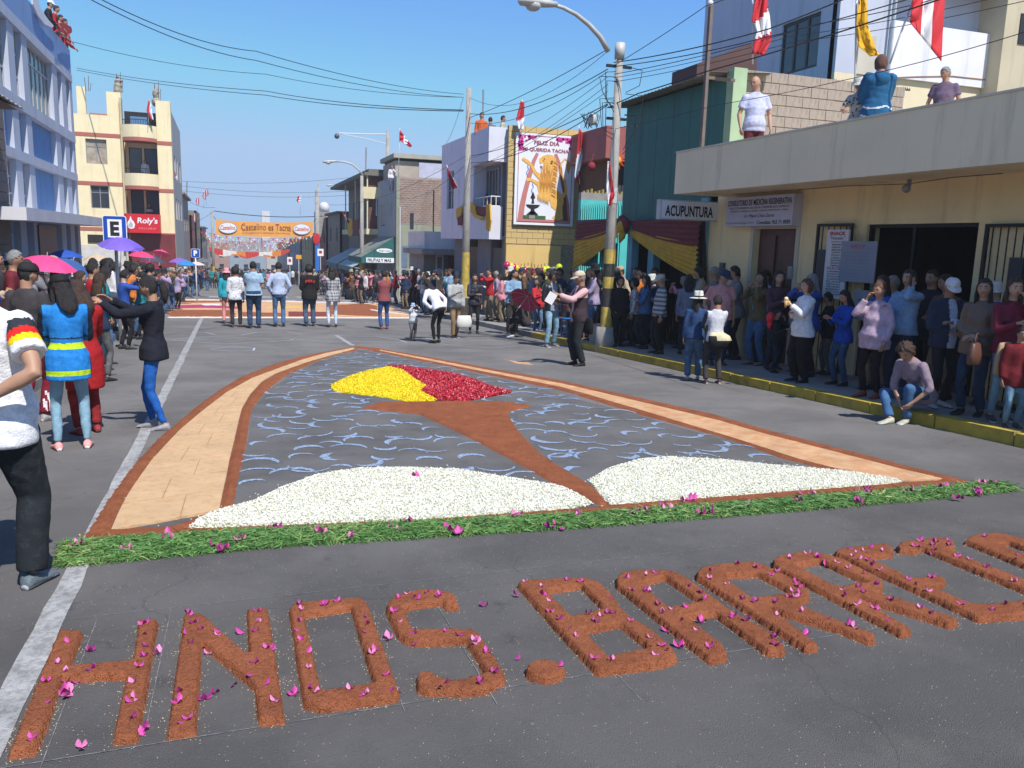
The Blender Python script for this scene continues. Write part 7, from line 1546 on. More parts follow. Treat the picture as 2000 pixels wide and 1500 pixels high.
# ================================================================== the people
def paint(p, mats, fn, part='top', data=None):
    me = p[part].data
    for x in mats: me.materials.append(x)
    n = len(me.polygons); c = np.empty(n*3); me.polygons.foreach_get('center', c); c = c.reshape(-1, 3)+np.array(OFF[p['root'].name]); d = c-np.array(p['T'](0, 0, 0))
    x, y, z = (d@np.array(p[k])/p['h'] for k in ('tx', 'ty', 'tz')); me.polygons.foreach_set('material_index', np.asarray(fn(x, y, z, c), np.int32))
def PF(px, foot, top):
    g = G(px, foot); return tuple(g), max(.5, min(1.86, AY(px, top, g[1])[2]-g[2]))
def PX(px, top, X, base=.135):
    q = AX(px, top, X); z = gz(q[1])+base; return (X, q[1], z), q[2]-z
BLKC, WHC = (.016, .016, .018), (.74, .74, .76); JD, JB, JL = (.035, .06, .13), (.085, .16, .30), (.25, .38, .50)
def pp(loc, heading, label, **k): return person(loc[0], loc[1], heading, label, **k)
# -- left foreground
j = pp(PF(8, 1150, 487), 16, 'man in white jersey with black, red and gold sleeve bands at the left edge', top=(.80, .80, .82), bottom=(.018, .022, .026), shoe=(.12, .15, .17), sole=.5, sleeve='short', hair='grey', girth=1.18, legs='wide', hem=-.055, puff=.012, detail=.75, wr=.8, legw=1.12, skin=0,
       arms=(((-.03, -.085, -.25), (1, -.3, 0)), ((-.045, -.11, -.20), (1, -.1, .1))), hands_curl=.5, stance=(.075, .03))
S, E_, W = j['arm'][1]; ax_ = np.array((E_-S).normalized()); S_ = np.array(S); hh = j['h']
def jf(x, y, z, c):
    d = c-S_; t = d@ax_/hh; r = np.linalg.norm(d-np.outer(d@ax_, ax_), axis=1); m_ = np.zeros(len(c), int); on = (r < .06*hh) & (x > .095)
    for i, (a, b) in enumerate(((.012, .042), (.042, .066), (.066, .088))): m_[on & (t > a) & (t < b)] = i+1
    return m_
paint(j, [cloth((.03, .035, .045)), cloth((.68, .02, .015)), cloth((.85, .55, .01)), cloth((.06, .07, .12))], jf)
k_ = pp(PF(72, 822, 515), 25, 'person in a black cap and maroon track trousers with white side stripes', top=(.055, .05, .055), bottom=(.20, .012, .03), botmat=cloth((.20, .012, .03)), shoe=(.3, .3, .3), sole=.6, hat='cap', hatcol=(.02, .02, .022), legs='wide', puff=.012, head=(30, 5), hem=-.05)
paint(k_, [cloth(WHC)], lambda x, y, z, c: ((z < -.30) & (z > -.43) & (x > .06) & ((np.floor(y*120).astype(int) % 2) == 0)).astype(int), 'bottom')
v = pp(PF(143, 876, 537), -12, 'woman in black cap, blue safety vest with lime bands, jeans and pink trainers', female=True, hairstyle='long', top=(.02, .22, .62), bottom=(.20, .33, .42), legs='slim', shoe=(.80, .36, .34), sole=.8, hat='cap', hatcol=(.015, .015, .017), puff=.021, hem=-.09, arms=('hold', 'hold'), head=(-20, 20), detail=.62, girth=.98, stance=(.075, .0), wr=1.0)
paint(v, [cloth((.55, .80, .02)), cloth((.02, .03, .05)), cloth((.02, .14, .40))], lambda x, y, z, c: np.where(np.abs(x) > .112, 2, np.where(((np.abs(z-.105) < .016) | (np.abs(z+.045) < .016)) & (np.abs(x) < .2), 1, np.where(np.abs(z-.15) < .005, 2, 0))))
pp(PF(172, 846, 545), -25, 'person in long red coat with brown hair behind the woman in blue vest', female=True, hair='brown', hairstyle='long', top=(.38, .015, .02), bottom=(.22, .02, .02), shoe=(.3, .03, .03), puff=.018, hem=-.2, arms=('hold', 'hold'), head=(-15, 25))
pp(PF(190, 668, 505), 20, 'man in light blue short sleeved shirt and khaki trousers in the left crowd', top=(.33, .50, .66), bottom=(.17, .14, .10), botmat=cloth((.17, .14, .10)), sleeve='short', girth=1.1, arms=('hold', 'down'))
g_ = pp(PF(306, 838, 541), -78, 'girl in dark navy jacket and bright blue leggings reaching both arms forward', female=True, hairstyle='pony', top=(.014, .016, .026), bottom=(.015, .11, .42), botmat=cloth((.015, .11, .42)), legs='slim', shoe=(.30, .29, .31), sole=.65, puff=.015, hem=-.035, arms=(((-.045, .30, .035), (.6, 0, -.7)), ((-.06, .27, .05), (.8, 0, -.6))), head=(0, 12), detail=.85, legw=1.04, stance=(.045, .05), curls=(.25, .25), wr=1.5, girth=.95, armlen=1.05)
paint(g_, [cloth((.5, .42, .42))], lambda x, y, z, c: ((np.abs(x) < .02) & (y > .03) & (z < .2)).astype(int))
# -- the row with their backs to us in the road
pp(PF(445, 632, 525), 5, 'child in pink bucket hat, turquoise jacket and pink trousers in the road', female=True, top=(.03, .38, .48), bottom=(.62, .25, .24), botmat=cloth((.62, .25, .24)), hat='bucket', hatcol=(.70, .33, .36), hairstyle='long', puff=.013, shoe=(.04, .04, .06))
pp(PF(462, 639, 522), 0, 'woman with short curly black hair in a white flowered blouse and dark trousers', female=True, hairstyle='curly', topmat=pattern_mat('floral_white', ((.70, .70, .74), (.20, .25, .35)), 'dots', .03), bottom=(.03, .032, .035), sleeve='elbow', shoe=(.08, .035, .02), girth=1.1, puff=.012, hem=-.04)
m1 = pp(PF(497, 641, 510), 3, 'stout man in pale blue polo shirt and dark belted jeans, back turned', top=(.36, .50, .66), bottom=(.025, .055, .11), sleeve='short', girth=1.25, legs='wide', arms=('hold', 'clasp'), shoe=(.02, .02, .02), hem=-.005)
paint(m1, [cloth((.02, .015, .012))], lambda x, y, z, c: (z < .004).astype(int))
pp(PF(546, 638, 507), 0, 'man in a pale blue long sleeved shirt tucked into faded blue jeans', top=(.45, .53, .72), bottom=(.07, .14, .26), arms=('pocket', 'pocket'), hem=.0, shoe=(.02, .02, .02), girth=1.04)
m2 = pp(PF(605, 637, 518), -3, 'man in a black jacket with PERU in red letters across the back', top=(.016, .015, .016), bottom=(.05, .085, .14), puff=.022, hem=-.06, hairstyle='curly', arms=('clasp', 'clasp'), girth=1.12, legs='wide')
for i, ch in enumerate('PERU'):
    q = m2['T'](-.075+i*.040, -.100, .215+.016*math.sin(math.pi*(i+.5)/4)); lettering(ch, q, m2['tx'], m2['tz'], .058, .070, mat('letter_red', (.62, .02, .02), .7), m2['root'], bold=.04, off=.012)
pp(PF(649, 639, 521), 0, 'woman with very long dark hair, plaid shirt and pale jeans in the road', female=True, hairstyle='long', topmat=pattern_mat('plaid_grey', ((.45, .45, .47), (.03, .03, .04)), 'plaid', .09), bottom=(.42, .52, .66), legs='slim', hem=-.07, arms=('hold', 'down'), shoe=(.03, .02, .02))
m3 = pp(PF(750, 643, 529), -5, 'man in a maroon striped sweater with dark sleeves and blue jeans, alone in the road', topmat=pattern_mat('maroon_stripe', ((.27, .07, .075), (.20, .05, .06)), 'stripes', .05), bottom=(.03, .08, .22), shoe=(.25, .04, .06), arms=('hold', 'hold'), girth=1.1)
paint(m3, [cloth((.03, .03, .035))], lambda x, y, z, c: (np.abs(x) > .115).astype(int))
pp(((4.62, 18.72, gz(18.72)), 1.62), -28, 'woman in a white blouse and black trousers bending over a toddler', female=True, hairstyle='long', top=(.70, .72, .82), bottom=(.012, .012, .014), botmat=cloth((.012, .012, .014)), legs='slim', lean=(38, 0, 0), arms=(((.0, .06, -.26), (.8, .3, -.4)), ((.02, .0, -.29), (.9, -.2, -.3))), puff=.012, head=(0, 25), shoe=(.01, .01, .01))
pp(PF(806, 666, 593), 165, 'toddler in a pale blue hat and white top held upright by the bending woman', top=(.50, .54, .58), bottom=(.17, .15, .15), hat='bucket', hatcol=(.32, .52, .78), shoe=(.05, .05, .05), skin=2, arms=('up', 'up'), girth=1.3, legs='wide', botmat=cloth((.17, .15, .15)))
m4 = pp(PF(888, 660, 534), 175, 'man in a light grey sweater and tan trousers looking down, carrying a white tote bag', top=(.40, .41, .41), bottom=(.27, .18, .10), botmat=cloth((.27, .18, .10)), head=(0, 30), arms=('down', 'hold'), shoe=(.03, .03, .04), sole=.5, girth=1.08, stance=(.05, .07))
pp(PF(925, 652, 535), 195, 'young woman in dark waistcoat right of the man with the tote bag', female=True, hairstyle='long', top=(.03, .03, .04), bottom=(.018, .018, .02), legs='slim', arms=('down', 'fold'))
# -- right of the road
pp(PF(1000, 653, 527), 200, 'woman with pony tail in pale denim jacket, arms folded, by the folded umbrella', female=True, hairstyle='pony', top=(.22, .36, .52), bottom=(.03, .03, .035), arms=('fold', 'fold'), puff=.013, head=(-60, 0))
pp(((7.45, 20.3, gz(20.3)), 1.6), -95, 'person in black sitting low with white trainers beside the folded pink umbrella', female=True, hairstyle='long', top=(.05, .04, .045), bottom=(.02, .02, .022), pelvis=(0, 0, .22), feet=((-.05, .28, 0), (.06, .24, 0)), knees=((0, .3, 1), (0, .3, 1)), lean=(35, 0, 0), arms=('reach', 'reach'), shoe=(.5, .5, .52), sole=.7, head=(0, 25))
pp(PF(1048, 655, 543), 170, 'girl with long hair in a red waistcoat over white sleeves with a pink bag', female=True, hairstyle='long', top=(.50, .03, .04), bottom=(.10, .18, .30), legs='slim', arms=('down', 'hold'), head=(80, 0))
m5 = pp(PF(1075, 677, 530), 168, 'smiling man in a black leather jacket and pale jeans holding a camera', top=(.30, .36, .46), bottom=(.20, .34, .44), arms=('hold', 'clasp'), puff=.018, shoe=(.2, .2, .2), sole=.5, head=(-15, 8), skin=1, hairstyle='curly', stance=(.09, .05))
paint(m5, [mat('black_leather', (.014, .015, .018), .35, .2, 8, .3, 50)], lambda x, y, z, c: ((np.abs(x) > .042+.02*(z < .1)) | (y < 0)).astype(int))
m6 = pp(PF(1127, 714, 530), -88, 'man in beige cap, pink shirt and dark waistcoat holding out a paper', topmat=pattern_mat('pink_stripe', ((.66, .42, .42), (.58, .33, .35)), 'stripes', .02), bottom=(.022, .026, .03), botmat=cloth((.022, .026, .03)), legs='wide', hat='cap', hatcol=(.55, .48, .36), arms=(((-.04, .27, -.04), (.6, 0, -.9)), ((-.05, .23, -.10), (.5, -.2, -1))), puff=.014, hem=-.03, shoe=(.02, .02, .02), hair='grey', skin=1, detail=.85, head=(0, 8), girth=1.08)
paint(m6, [cloth((.055, .035, .045))], lambda x, y, z, c: (((np.abs(x) < .085) | ((z < .232) & (y < .09))) & ((np.abs(x) > .022) | (y < .02))).astype(int))
q = PX(1192, 500, 8.02); z0 = gz(q[0][1])+.55
m7 = pp(((q[0][0], q[0][1]-.05, z0), q[1]+.135-.55+.0), 200, 'man in dark grey jacket standing raised above the crowd, holding the banded pole', top=(.05, .045, .045), bottom=(.045, .04, .04), botmat=cloth((.045, .04, .04)), skin=0, hair='brown', arms=('hold', 'pocket'), head=(-15, 5), puff=.015, hem=-.05, hairstyle='short')
paint(m7, [cloth((.50, .48, .42))], lambda x, y, z, c: ((np.abs(x) < .035) & (y > .03)).astype(int))
kb = thing('step_block', (q[0][0], q[0][1], gz(q[0][1])), 'concrete step block behind the pole on which the man with a moustache stands', 'block'); MB().box((q[0][0]-.28, q[0][1]-.3, gz(q[0][1])+.1), (q[0][0]+.28, q[0][1]+.3, z0)).build('block', CONC, kb)
pp(PX(1213, 541, 7.95), 185, 'woman with short black hair and black coat right of the banded pole', female=True, hairstyle='bob', top=(.018, .016, .016), bottom=(.016, .015, .016), botmat=cloth((.016, .015, .016)), puff=.02, hem=-.08, arms=('down', 'pocket'), girth=1.15, legs='wide')
pp(PX(1240, 545, 8.3), -60, 'woman in a white patterned knit with her back turned, between black coat and denim jacket', female=True, hairstyle='curly', topmat=pattern_mat('knit_white', ((.60, .60, .62), (.10, .10, .12)), 'dots', .04), bottom=(.02, .02, .02), puff=.013)
pp(PX(1263, 539, 8.25), -70, 'woman with long black hair in a blue denim jacket left of the striped sweater', female=True, hairstyle='long', top=(.055, .13, .27), bottom=(.015, .015, .018), arms=('fold', 'fold'), puff=.013)
pp(PX(1293, 537, 8.0), -75, 'older man in a white cap and grey and white striped sweater, hands by his sides', topmat=pattern_mat('grey_stripe', ((.42, .42, .44), (.11, .12, .15)), 'stripes', .085), bottom=(.018, .017, .017), botmat=cloth((.018, .017, .017)), hat='cap', hatcol=(.62, .57, .46), arms=('down', 'pocket'), legs='wide', girth=1.12, head=(0, 15), hair='grey', shoe=(.05, .03, .02))
pp(PX(1347, 537, 8.5), 30, 'woman with long straight black hair seen from behind in the drape shade', female=True, hairstyle='long', top=(.22, .25, .34), bottom=(.03, .03, .04))
pp(PF(1352, 742, 573), 25, 'girl in wide white hat, blue jacket and flared jeans at the kerb', female=True, hairstyle='long', top=(.03, .07, .17), bottom=(.07, .13, .22), hat='straw', hatcol=(.70, .70, .62), band=(.03, .03, .04), arms=('down', 'hold'), legs='wide', shoe=(.35, .35, .36), head=(45, 0), puff=.010)
m8 = pp(PF(1390, 749, 577), 10, 'boy in a white raglan shirt with a cream and black jacket tied round him', top=(.60, .62, .68), bottom=(.045, .043, .045), botmat=cloth((.045, .043, .045)), shoe=(.07, .03, .04), sole=.7, arms=('hold', 'hold'), hairstyle='short', stance=(.08, .0), sleeve='long', detail=.9)
paint(m8, [cloth((.03, .05, .10))], lambda x, y, z, c: (np.abs(x) > .115).astype(int))
tb = MB(); T_ = m8['T']; 
tb.rings([T_(-.02, -.10, .10), T_(.0, -.115, .06), T_(.01, -.125, .01), T_(.0, -.115, -.05), T_(-.02, -.10, -.10)], [m8['tx']*w*m8['h'] for w in (.07, .125, .14, .11, .03)], [m8['ty']*w*m8['h'] for w in (.02, .045, .05, .045, .02)], 16)
o = tb.build('tied_jacket', [cloth((.62, .56, .38)), cloth((.015, .015, .017)), cloth((.5, .5, .52))], m8['root'], True); me = o.data
me.polygons.foreach_set('material_index', [0 if p_.center.z > (m8['T'](0, 0, .02)-m8['base']).z-.25*((p_.center-(m8['T'](0, 0, 0)-m8['base'])).dot(m8['tx'])) else 1 for p_ in me.polygons])
pp(PX(1413, 527, 8.05), -160, 'man in a navy cap and pink short sleeved shirt beside the brown door', top=(.68, .30, .29), bottom=(.022, .04, .085), sleeve='short', hat='cap', hatcol=(.02, .045, .10), girth=1.22, arms=('down', 'pocket'), head=(-30, 15), shoe=(.07, .05, .04), hem=-.02, legs='jeans', skin=0, detail=.9)
pp(PX(1488, 532, 8.75), -100, 'woman in olive tan sweater and blue jeans by the brown door, hand at mouth', female=True, hairstyle='long', top=(.18, .13, .06), bottom=(.06, .14, .26), arms=('face', 'face'), legs='wide', shoe=(.25, .2, .15))
pp(PX(1523, 530, 8.6), 190, 'young woman with long dark hair and glasses in a red and blue plaid shirt', female=True, hairstyle='long', topmat=pattern_mat('plaid_red', ((.10, .025, .04), (.03, .035, .06)), 'plaid', .08), bottom=(.02, .03, .05), arms=('hold', 'hold'), puff=.012, hem=-.05, skin=2)
pp(PX(1520, 605, 8.35), 150, 'small child in dark clothes with a bright red toy, in front of the plaid shirt', top=(.02, .02, .025), bottom=(.02, .03, .05), arms=('face', 'hold'), girth=1.1)
m9 = pp(PX(1577, 546, 7.95), -82, 'woman with auburn bobbed hair, loose white top and black trousers eating ice cream', female=True, hair='auburn', hairstyle='bob', top=(.78, .78, .80), bottom=(.014, .014, .015), botmat=cloth((.014, .014, .015)), legs='wide', arms=(((-.04, .19, -.04), (.5, 0, -1)), ((-.07, .13, -.12), (.6, 0, -1))), puff=.019, hem=-.05, girth=1.15, shoe=(.02, .02, .02), detail=.9, wr=1.6, legw=1.15, skin=2)
pp(PX(1655, 566, 8.3), -85, 'dark haired woman in a royal blue jacket and jeans eating, under the grey-blue poster', female=True, hairstyle='long', top=(.01, .07, .40), bottom=(.035, .08, .16), arms=('hold', 'hold'), puff=.014, hem=-.05, head=(0, 20), shoe=(.02, .02, .02))
pp(PX(1720, 551, 7.85), -98, 'woman with short auburn hair, lilac cardigan and red shoes, hand at face', female=True, hair='auburn', hairstyle='short', top=(.50, .37, .47), bottom=(.014, .013, .014), botmat=cloth((.014, .013, .014)), arms=('slack', 'face'), girth=1.22, puff=.018, hem=-.07, shoe=(.36, .07, .04), head=(0, 5), detail=.9, wr=1.4)
m10 = pp(PX(1778, 527, 8.2), -95, 'man in a light blue buttoned shirt holding a phone to his ear', top=(.24, .36, .52), bottom=(.02, .03, .055), botmat=cloth((.02, .03, .055)), arms=('ear', 'hold'), girth=1.18, head=(0, 0), legs='wide', hem=0, detail=.9, skin=0, wr=1.3)
pp(PX(1822, 528, 8.9), -100, 'man in a dark suit half hidden behind the man on the phone', top=(.02, .022, .03), bottom=(.02, .02, .025), skin=1)
m11 = pp(PX(1860, 543, 8.1), 195, 'man in a white cap, dark glasses and navy jacket with his hands clasped', top=(.025, .035, .065), bottom=(.014, .014, .016), botmat=cloth((.014, .014, .016)), hat='cap', hatcol=(.70, .68, .66), arms=('fold', 'clasp'), puff=.018, hem=-.03, hair='grey', skin=1, head=(10, 18), shoe=(.55, .55, .55), detail=.9, girth=1.08)
paint(m11, [cloth((.42, .48, .60))], lambda x, y, z, c: ((np.abs(x) < .03) & (y > .03)).astype(int))
gl_ = MB(); 
for s in (-1, 1): gl_.ball(m11['HC']+m11['R'] @ (Vector((s*.018, .053, .002))*m11['h']), (.014*m11['h'], .004*m11['h'], .009*m11['h']), 8, 0, m11['R'])
gl_.build('sunglasses', mat('dark_lens', (.01, .01, .01), .15), m11['root'], True)
pp(PX(1925, 546, 7.98), -110, 'woman in a brown leather jacket with crossed forearms, jeans and a brown handbag', female=True, hairstyle='long', topmat=mat('brown_leather', (.13, .085, .055), .42, .15, 8, .4, 50), bottom=(.02, .04, .08), arms=('clasp', 'clasp'), puff=.019, hem=-.045, head=(-8, -2), detail=.9, wr=1.7, shoe=(.02, .02, .02), girth=1.08)
pp(PX(1985, 544, 8.0), 205, 'young woman in maroon top eating from her hand at the right edge', female=True, hairstyle='long', top=(.20, .02, .04), bottom=(.13, .24, .32), legs='slim', arms=('face', 'hold'), hair='brown', skin=2, shoe=(.06, .06, .07), sole=.5, detail=.9)
pp(PX(1999, 640, 7.75), -150, 'child in a dark red hooded coat at the right edge', top=(.16, .015, .02), bottom=(.12, .22, .30), puff=.024, hem=-.09, shoe=(.06, .06, .07))
sy = AX(1790, 800, 7.62)[1]
m12 = pp(((7.62, sy, gz(sy)), 1.58), -100, 'curly haired girl in mauve top and jeans sitting on the yellow kerb', female=True, hair='brown', hairstyle='curly', top=(.27, .21, .26), bottom=(.05, .12, .24), pelvis=(0, -.05, .19), feet=((-.02, .15, 0), (.03, .27, 0)), knees=((-.1, .5, 1), (.9, .8, .4)), lean=(36, 0, 0), arms=(((.0, .21, -.17), (.7, 0, -.4)), ((-.07, .21, -.2), (.8, .1, -.3))), sleeve='elbow', head=(-10, 28), shoe=(.5, .48, .38), sole=.7, detail=.85, puff=.012)
# -- on the roof terrace
RZ = 2.872
def roofp(px, tpy, X, head_, lab, **k): q = AX(px, tpy, X); return pp(((X, q[1], RZ), q[2]-RZ), head_, lab, **k)
roofp(1480, 149, 8.72, -165, 'bald man in a pale blue-white polo shirt and maroon trousers at the roof parapet', hairstyle='bald', top=(.52, .54, .74), bottom=(.10, .015, .02), botmat=cloth((.10, .015, .02)), sleeve='short', arms=('slack', 'slack'), head=(55, 8), girth=1.12, hem=-.03, detail=.9, wr=1.3, skin=0)
roofp(1680, 152, 8.75, -120, 'woman in white hat and dark flowered top beside the flag pole on the roof', female=True, hat='bucket', hatcol=(.62, .62, .58), topmat=pattern_mat('floral_dark', ((.35, .35, .35), (.03, .03, .035)), 'dots', .05), bottom=(.03, .03, .03), sleeve='short', hairstyle='short', arms=('slack', 'rail'), head=(10, 15), detail=.9)
m13 = roofp(1722, 109, 8.8, 18, 'person in a hooded blue poncho with a white zigzag pattern, back turned on the roof', female=False, hair='auburn', hairstyle='bob', top=(.015, .10, .22), bottom=(.03, .03, .04), puff=.042, hem=-.13, arms=('fold', 'fold'), detail=.9, wr=1.5, girth=1.1)
paint(m13, [cloth((.55, .60, .68)), cloth((.015, .10, .22))], lambda x, y, z, c: ((np.abs(z-.02-.014*np.abs(((c[:, 0]+c[:, 1])*9) % 2-1)*2) < .007) | (np.abs(z+.055-.014*np.abs(((c[:, 0]+c[:, 1])*9) % 2-1)*2) < .007)).astype(int))
hb = MB(); hb.rings([m13['T'](0, -.02, .36), m13['T'](0, -.06, .33), m13['T'](0, -.09, .27), m13['T'](0, -.08, .22)], [m13['tx']*w*m13['h'] for w in (.05, .07, .06, .02)], [m13['ty']*w*m13['h'] for w in (.03, .045, .035, .01)], 14); hb.build('hood', cloth((.015, .10, .22)), m13['root'], True)
roofp(1850, 131, 8.75, -125, 'grey haired man in a dusty purple shirt looking left from the roof', hair='grey', top=(.16, .11, .17), bottom=(.03, .03, .04), sleeve='short', girth=1.15, detail=.9, head=(35, 5), arms=('slack', 'slack'))
# lavender house, balconies and far roofs
zr_ = zc-.9
def atY(px, top, Y, hgt): q = AY(px, top, Y); return ((q[0], q[1], q[2]-hgt), hgt)
pp(atY(941, 220, 29.6, 1.6), 190, 'man in an open orange jacket on the lavender house roof, left of three', top=(.55, .12, .03), bottom=(.03, .03, .04), detail=1.4)
pp(atY(958, 229, 30.2, 1.6), 20, 'person with black hair and grey top on the lavender house roof, middle of three', top=(.14, .14, .15), bottom=(.03, .03, .04), detail=1.4)
pp(atY(983, 226, 29.4, 1.6), 110, 'man in a cream shirt turned right on the lavender house roof, right of three', top=(.50, .45, .32), bottom=(.03, .03, .04), detail=1.4, sleeve='short')
pp(((XL+.42, 28.6, zf+.13), 1.45), -100, 'person in dark clothes leaning on the lavender balcony rail, right one', top=(.03, .03, .035), bottom=(.02, .02, .02), arms=('rail', 'rail'), detail=1.5)
pp(((XL+.42, 29.7, zf+.13), 1.5), -100, 'woman in a pink top leaning on the lavender balcony rail, left one', female=True, hairstyle='long', top=(.45, .18, .2), bottom=(.02, .02, .02), arms=('rail', 'rail'), detail=1.5)
pp(atY(765, 322, 48.9, 1.5), 180, 'girl in a white top with a hand to her face on the brick house roof', female=True, hair='brown', hairstyle='long', top=(.7, .66, .68), bottom=(.1, .1, .15), arms=('face', 'down'), detail=1.5)
pp(atY(283, 312, 58.6, 1.6), 170, 'person in white on the third floor balcony of the yellow building', top=(.66, .68, .7), bottom=(.05, .05, .06), detail=2)
pp(atY(291, 398, 58.6, 1.55), 175, 'woman in striped dark top on the second floor balcony of the yellow building', topmat=pattern_mat('bw_stripe', ((.5, .5, .5), (.03, .03, .03)), 'stripes', .3), female=True, bottom=(.05, .05, .06), detail=2)
for i, (px, py, c, lab) in enumerate(((84, 12, (.02, .02, .025), 'person in black with a cap high on the blue roof edge'), (96, 22, (.33, .02, .03), 'person in red leaning over the blue roof edge, second from left'), (104, 40, (.35, .25, .2), 'person in tan leaning over the blue roof edge, third from left'), (113, 48, (.45, .02, .03), 'person in bright red on the blue roof edge beside the red cloth'), (122, 64, (.42, .05, .05), 'person in red at the right end of the blue roof edge'))):
    q = AX(px, py-14, LXW-.22); pp(((q[0], q[1], q[2]-1.5), 1.5), 90, lab, top=c, bottom=(.03, .03, .03), arms=('rail', 'rail'), lean=(18, 0, 0), detail=1.6, hat='cap' if i == 0 else None)
# ------------------------------------------------------------------ the crowd: fourteen figures built once, then copied
TC = {'black': (.018, .018, .02), 'navy': (.02, .035, .08), 'grey': (.20, .20, .21), 'white': (.68, .68, .70), 'red': (.42, .02, .03), 'maroon': (.15, .02, .03), 'sky blue': (.28, .42, .60), 'royal blue': (.03, .09, .38), 'pink': (.62, .25, .30), 'beige': (.45, .36, .26), 'brown': (.12, .07, .045), 'olive green': (.11, .13, .06), 'lilac': (.36, .30, .46), 'teal': (.03, .22, .25), 'orange': (.55, .17, .03), 'charcoal': (.05, .05, .055)}
BC2 = {'dark jeans': (.025, .045, .09), 'blue jeans': (.07, .14, .26), 'black trousers': (.014, .014, .016), 'grey trousers': (.12, .12, .12), 'khaki trousers': (.22, .17, .11)}
TP = []
tspec = [(0, 'short', 'down', 'down', 0), (0, 'short', 'fold', 'fold', 0), (0, 'short', 'photo', 'photo', 0), (0, 'short', 'pocket', 'hold', 'cap'), (0, 'short', 'clasp', 'clasp', 0), (0, 'short', 'down', 'face', 'bucket'), (0, 'curly', 'pocket', 'pocket', 0),
         (1, 'long', 'down', 'down', 0), (1, 'long', 'fold', 'fold', 0), (1, 'long', 'photo', 'photo', 0), (1, 'pony', 'hold', 'down', 0), (1, 'bob', 'clasp', 'clasp', 0), (1, 'long', 'hold', 'hold', 'straw'), (1, 'bun', 'down', 'face', 0)]
for i, (f_, hs_, a, b, ht) in enumerate(tspec):
    p_ = person((0, 0, 0), 1.7, 0, female=bool(f_), hairstyle=hs_, arms=(a, b), detail=2.0, hat=ht or None, hatcol=(.5, .45, .35), girth=(1.0, 1.15, .95, 1.2)[i % 4], puff=(.008, .014)[i % 2], skin=i % 3, lean=((0, 0, 0), (6, 0, 0), (3, 3, 0))[i % 3], head=((0, 0), (25, 5), (-20, 8), (0, 20))[i % 4], hem=(-.02, -.05)[i % 2], hair=('black', 'black', 'black', 'brown', 'grey')[i % 5])
    TP.append((p_['root'], list(p_['root'].children), f_, hs_, ht))
def restore(t):
    bpy.data.objects.remove(t)
rc = random.Random(404); usedlab = {}
def copy_person(x, y, z, h, heading, zone, grp, tcol=None):
    root, ch, f_, hs_, ht = rc.choice(TP); r = root.copy(); COL.objects.link(r); r.location = (x, y, z); r.rotation_euler = (0, 0, -rad(heading)); r.scale = (h/1.7,)*3; r.scale[0] = h/1.7*rc.uniform(.94, 1.08)
    tn, tc = tcol or rc.choice(list(TC.items())[:3]+list(TC.items())); bn_, bc_ = rc.choice(list(BC2.items()))
    for c in ch:
        d = c.copy(); COL.objects.link(d); d.parent = r; nm = c.name.split('.')[0]
        if nm in ('shirt', 'jacket'): d.material_slots[0].link = 'OBJECT'; d.material_slots[0].material = cloth(tc)
        elif nm == 'trousers': d.material_slots[0].link = 'OBJECT'; d.material_slots[0].material = denim(bc_)
        elif nm == 'hat': d.material_slots[0].link = 'OBJECT'; d.material_slots[0].material = cloth(rc.choice([(.6, .6, .58), (.02, .02, .03), (.4, .33, .22), (.03, .05, .12)]))
    who = 'woman' if f_ else 'man'; hd = {'cap': ' in cap', 'bucket': ' in soft hat', 'straw': ' in wide hat'}.get(ht, ', long hair' if hs_ == 'long' else ', pony tail' if hs_ == 'pony' else '')
    r['label'] = '%s%s, %s top and %s, %s' % (who, hd, tn, bn_, zone); r['category'] = 'person'; r['group'] = grp
def line(n, xf, y0, y1, hd, zonef, grp, side=.13, mind=.42, hr=(1.50, 1.74)):
    got = []
    t = 0
    while len(got) < n and t < n*60:
        t += 1; y = rc.uniform(y0, y1); x = xf(y)
        if any((x-a)**2+(y-b)**2 < mind**2 for a, b in got+BLOCK): continue
        got.append((x, y)); copy_person(x, y, gz(y)+side, rc.uniform(*hr) if rc.random() > .1 else rc.uniform(1.1, 1.35), hd+rc.uniform(-38, 38), zonef(x, y), grp)
    BLOCK.extend(got)
BLOCK = [(o.location.x, o.location.y) for o in list(COL.objects) if o.name.startswith('person') and o.parent is None and abs(o.location.x)+abs(o.location.y) > .01]
def zl(x, y): return 'left pavement by the blue entrance' if y < 20 else 'near the blue E sign' if y < 31 else 'left, before the grill house' if y < 50 else 'below the grill house sign'
def zr(x, y): return 'behind, in the shop doorway' if y < 10 else 'behind, by the cream wall' if y < 15 else 'under the maroon drape' if y < 19.5 else 'by the yellow bar fence' if y < 27.5 else 'below the lavender balcony' if y < 34 else 'by the low white house' if y < 45 else 'near the green awning'
gl = 'spectators lining the left side'; gr_ = 'spectators lining the right side'
line(26, lambda y: rc.uniform(-4.1, -2.75-.0*y), 11.5, 21, 75, zl, gl, mind=.5); line(34, lambda y: rc.uniform(-3.9, -2.5), 21, 33, 80, zl, gl); line(9, lambda y: rc.uniform(-2.45, -1.75), 12.5, 24, 70, zl, gl, .0); line(10, lambda y: rc.uniform(-2.5, -1.9), 24, 36, 60, zl, gl, .0); line(38, lambda y: rc.uniform(-3.6, -1.7), 33, 58, 80, zl, gl, .0); line(20, lambda y: rc.uniform(-3.2, -1.4), 58, 84, 90, zl, gl, .1)
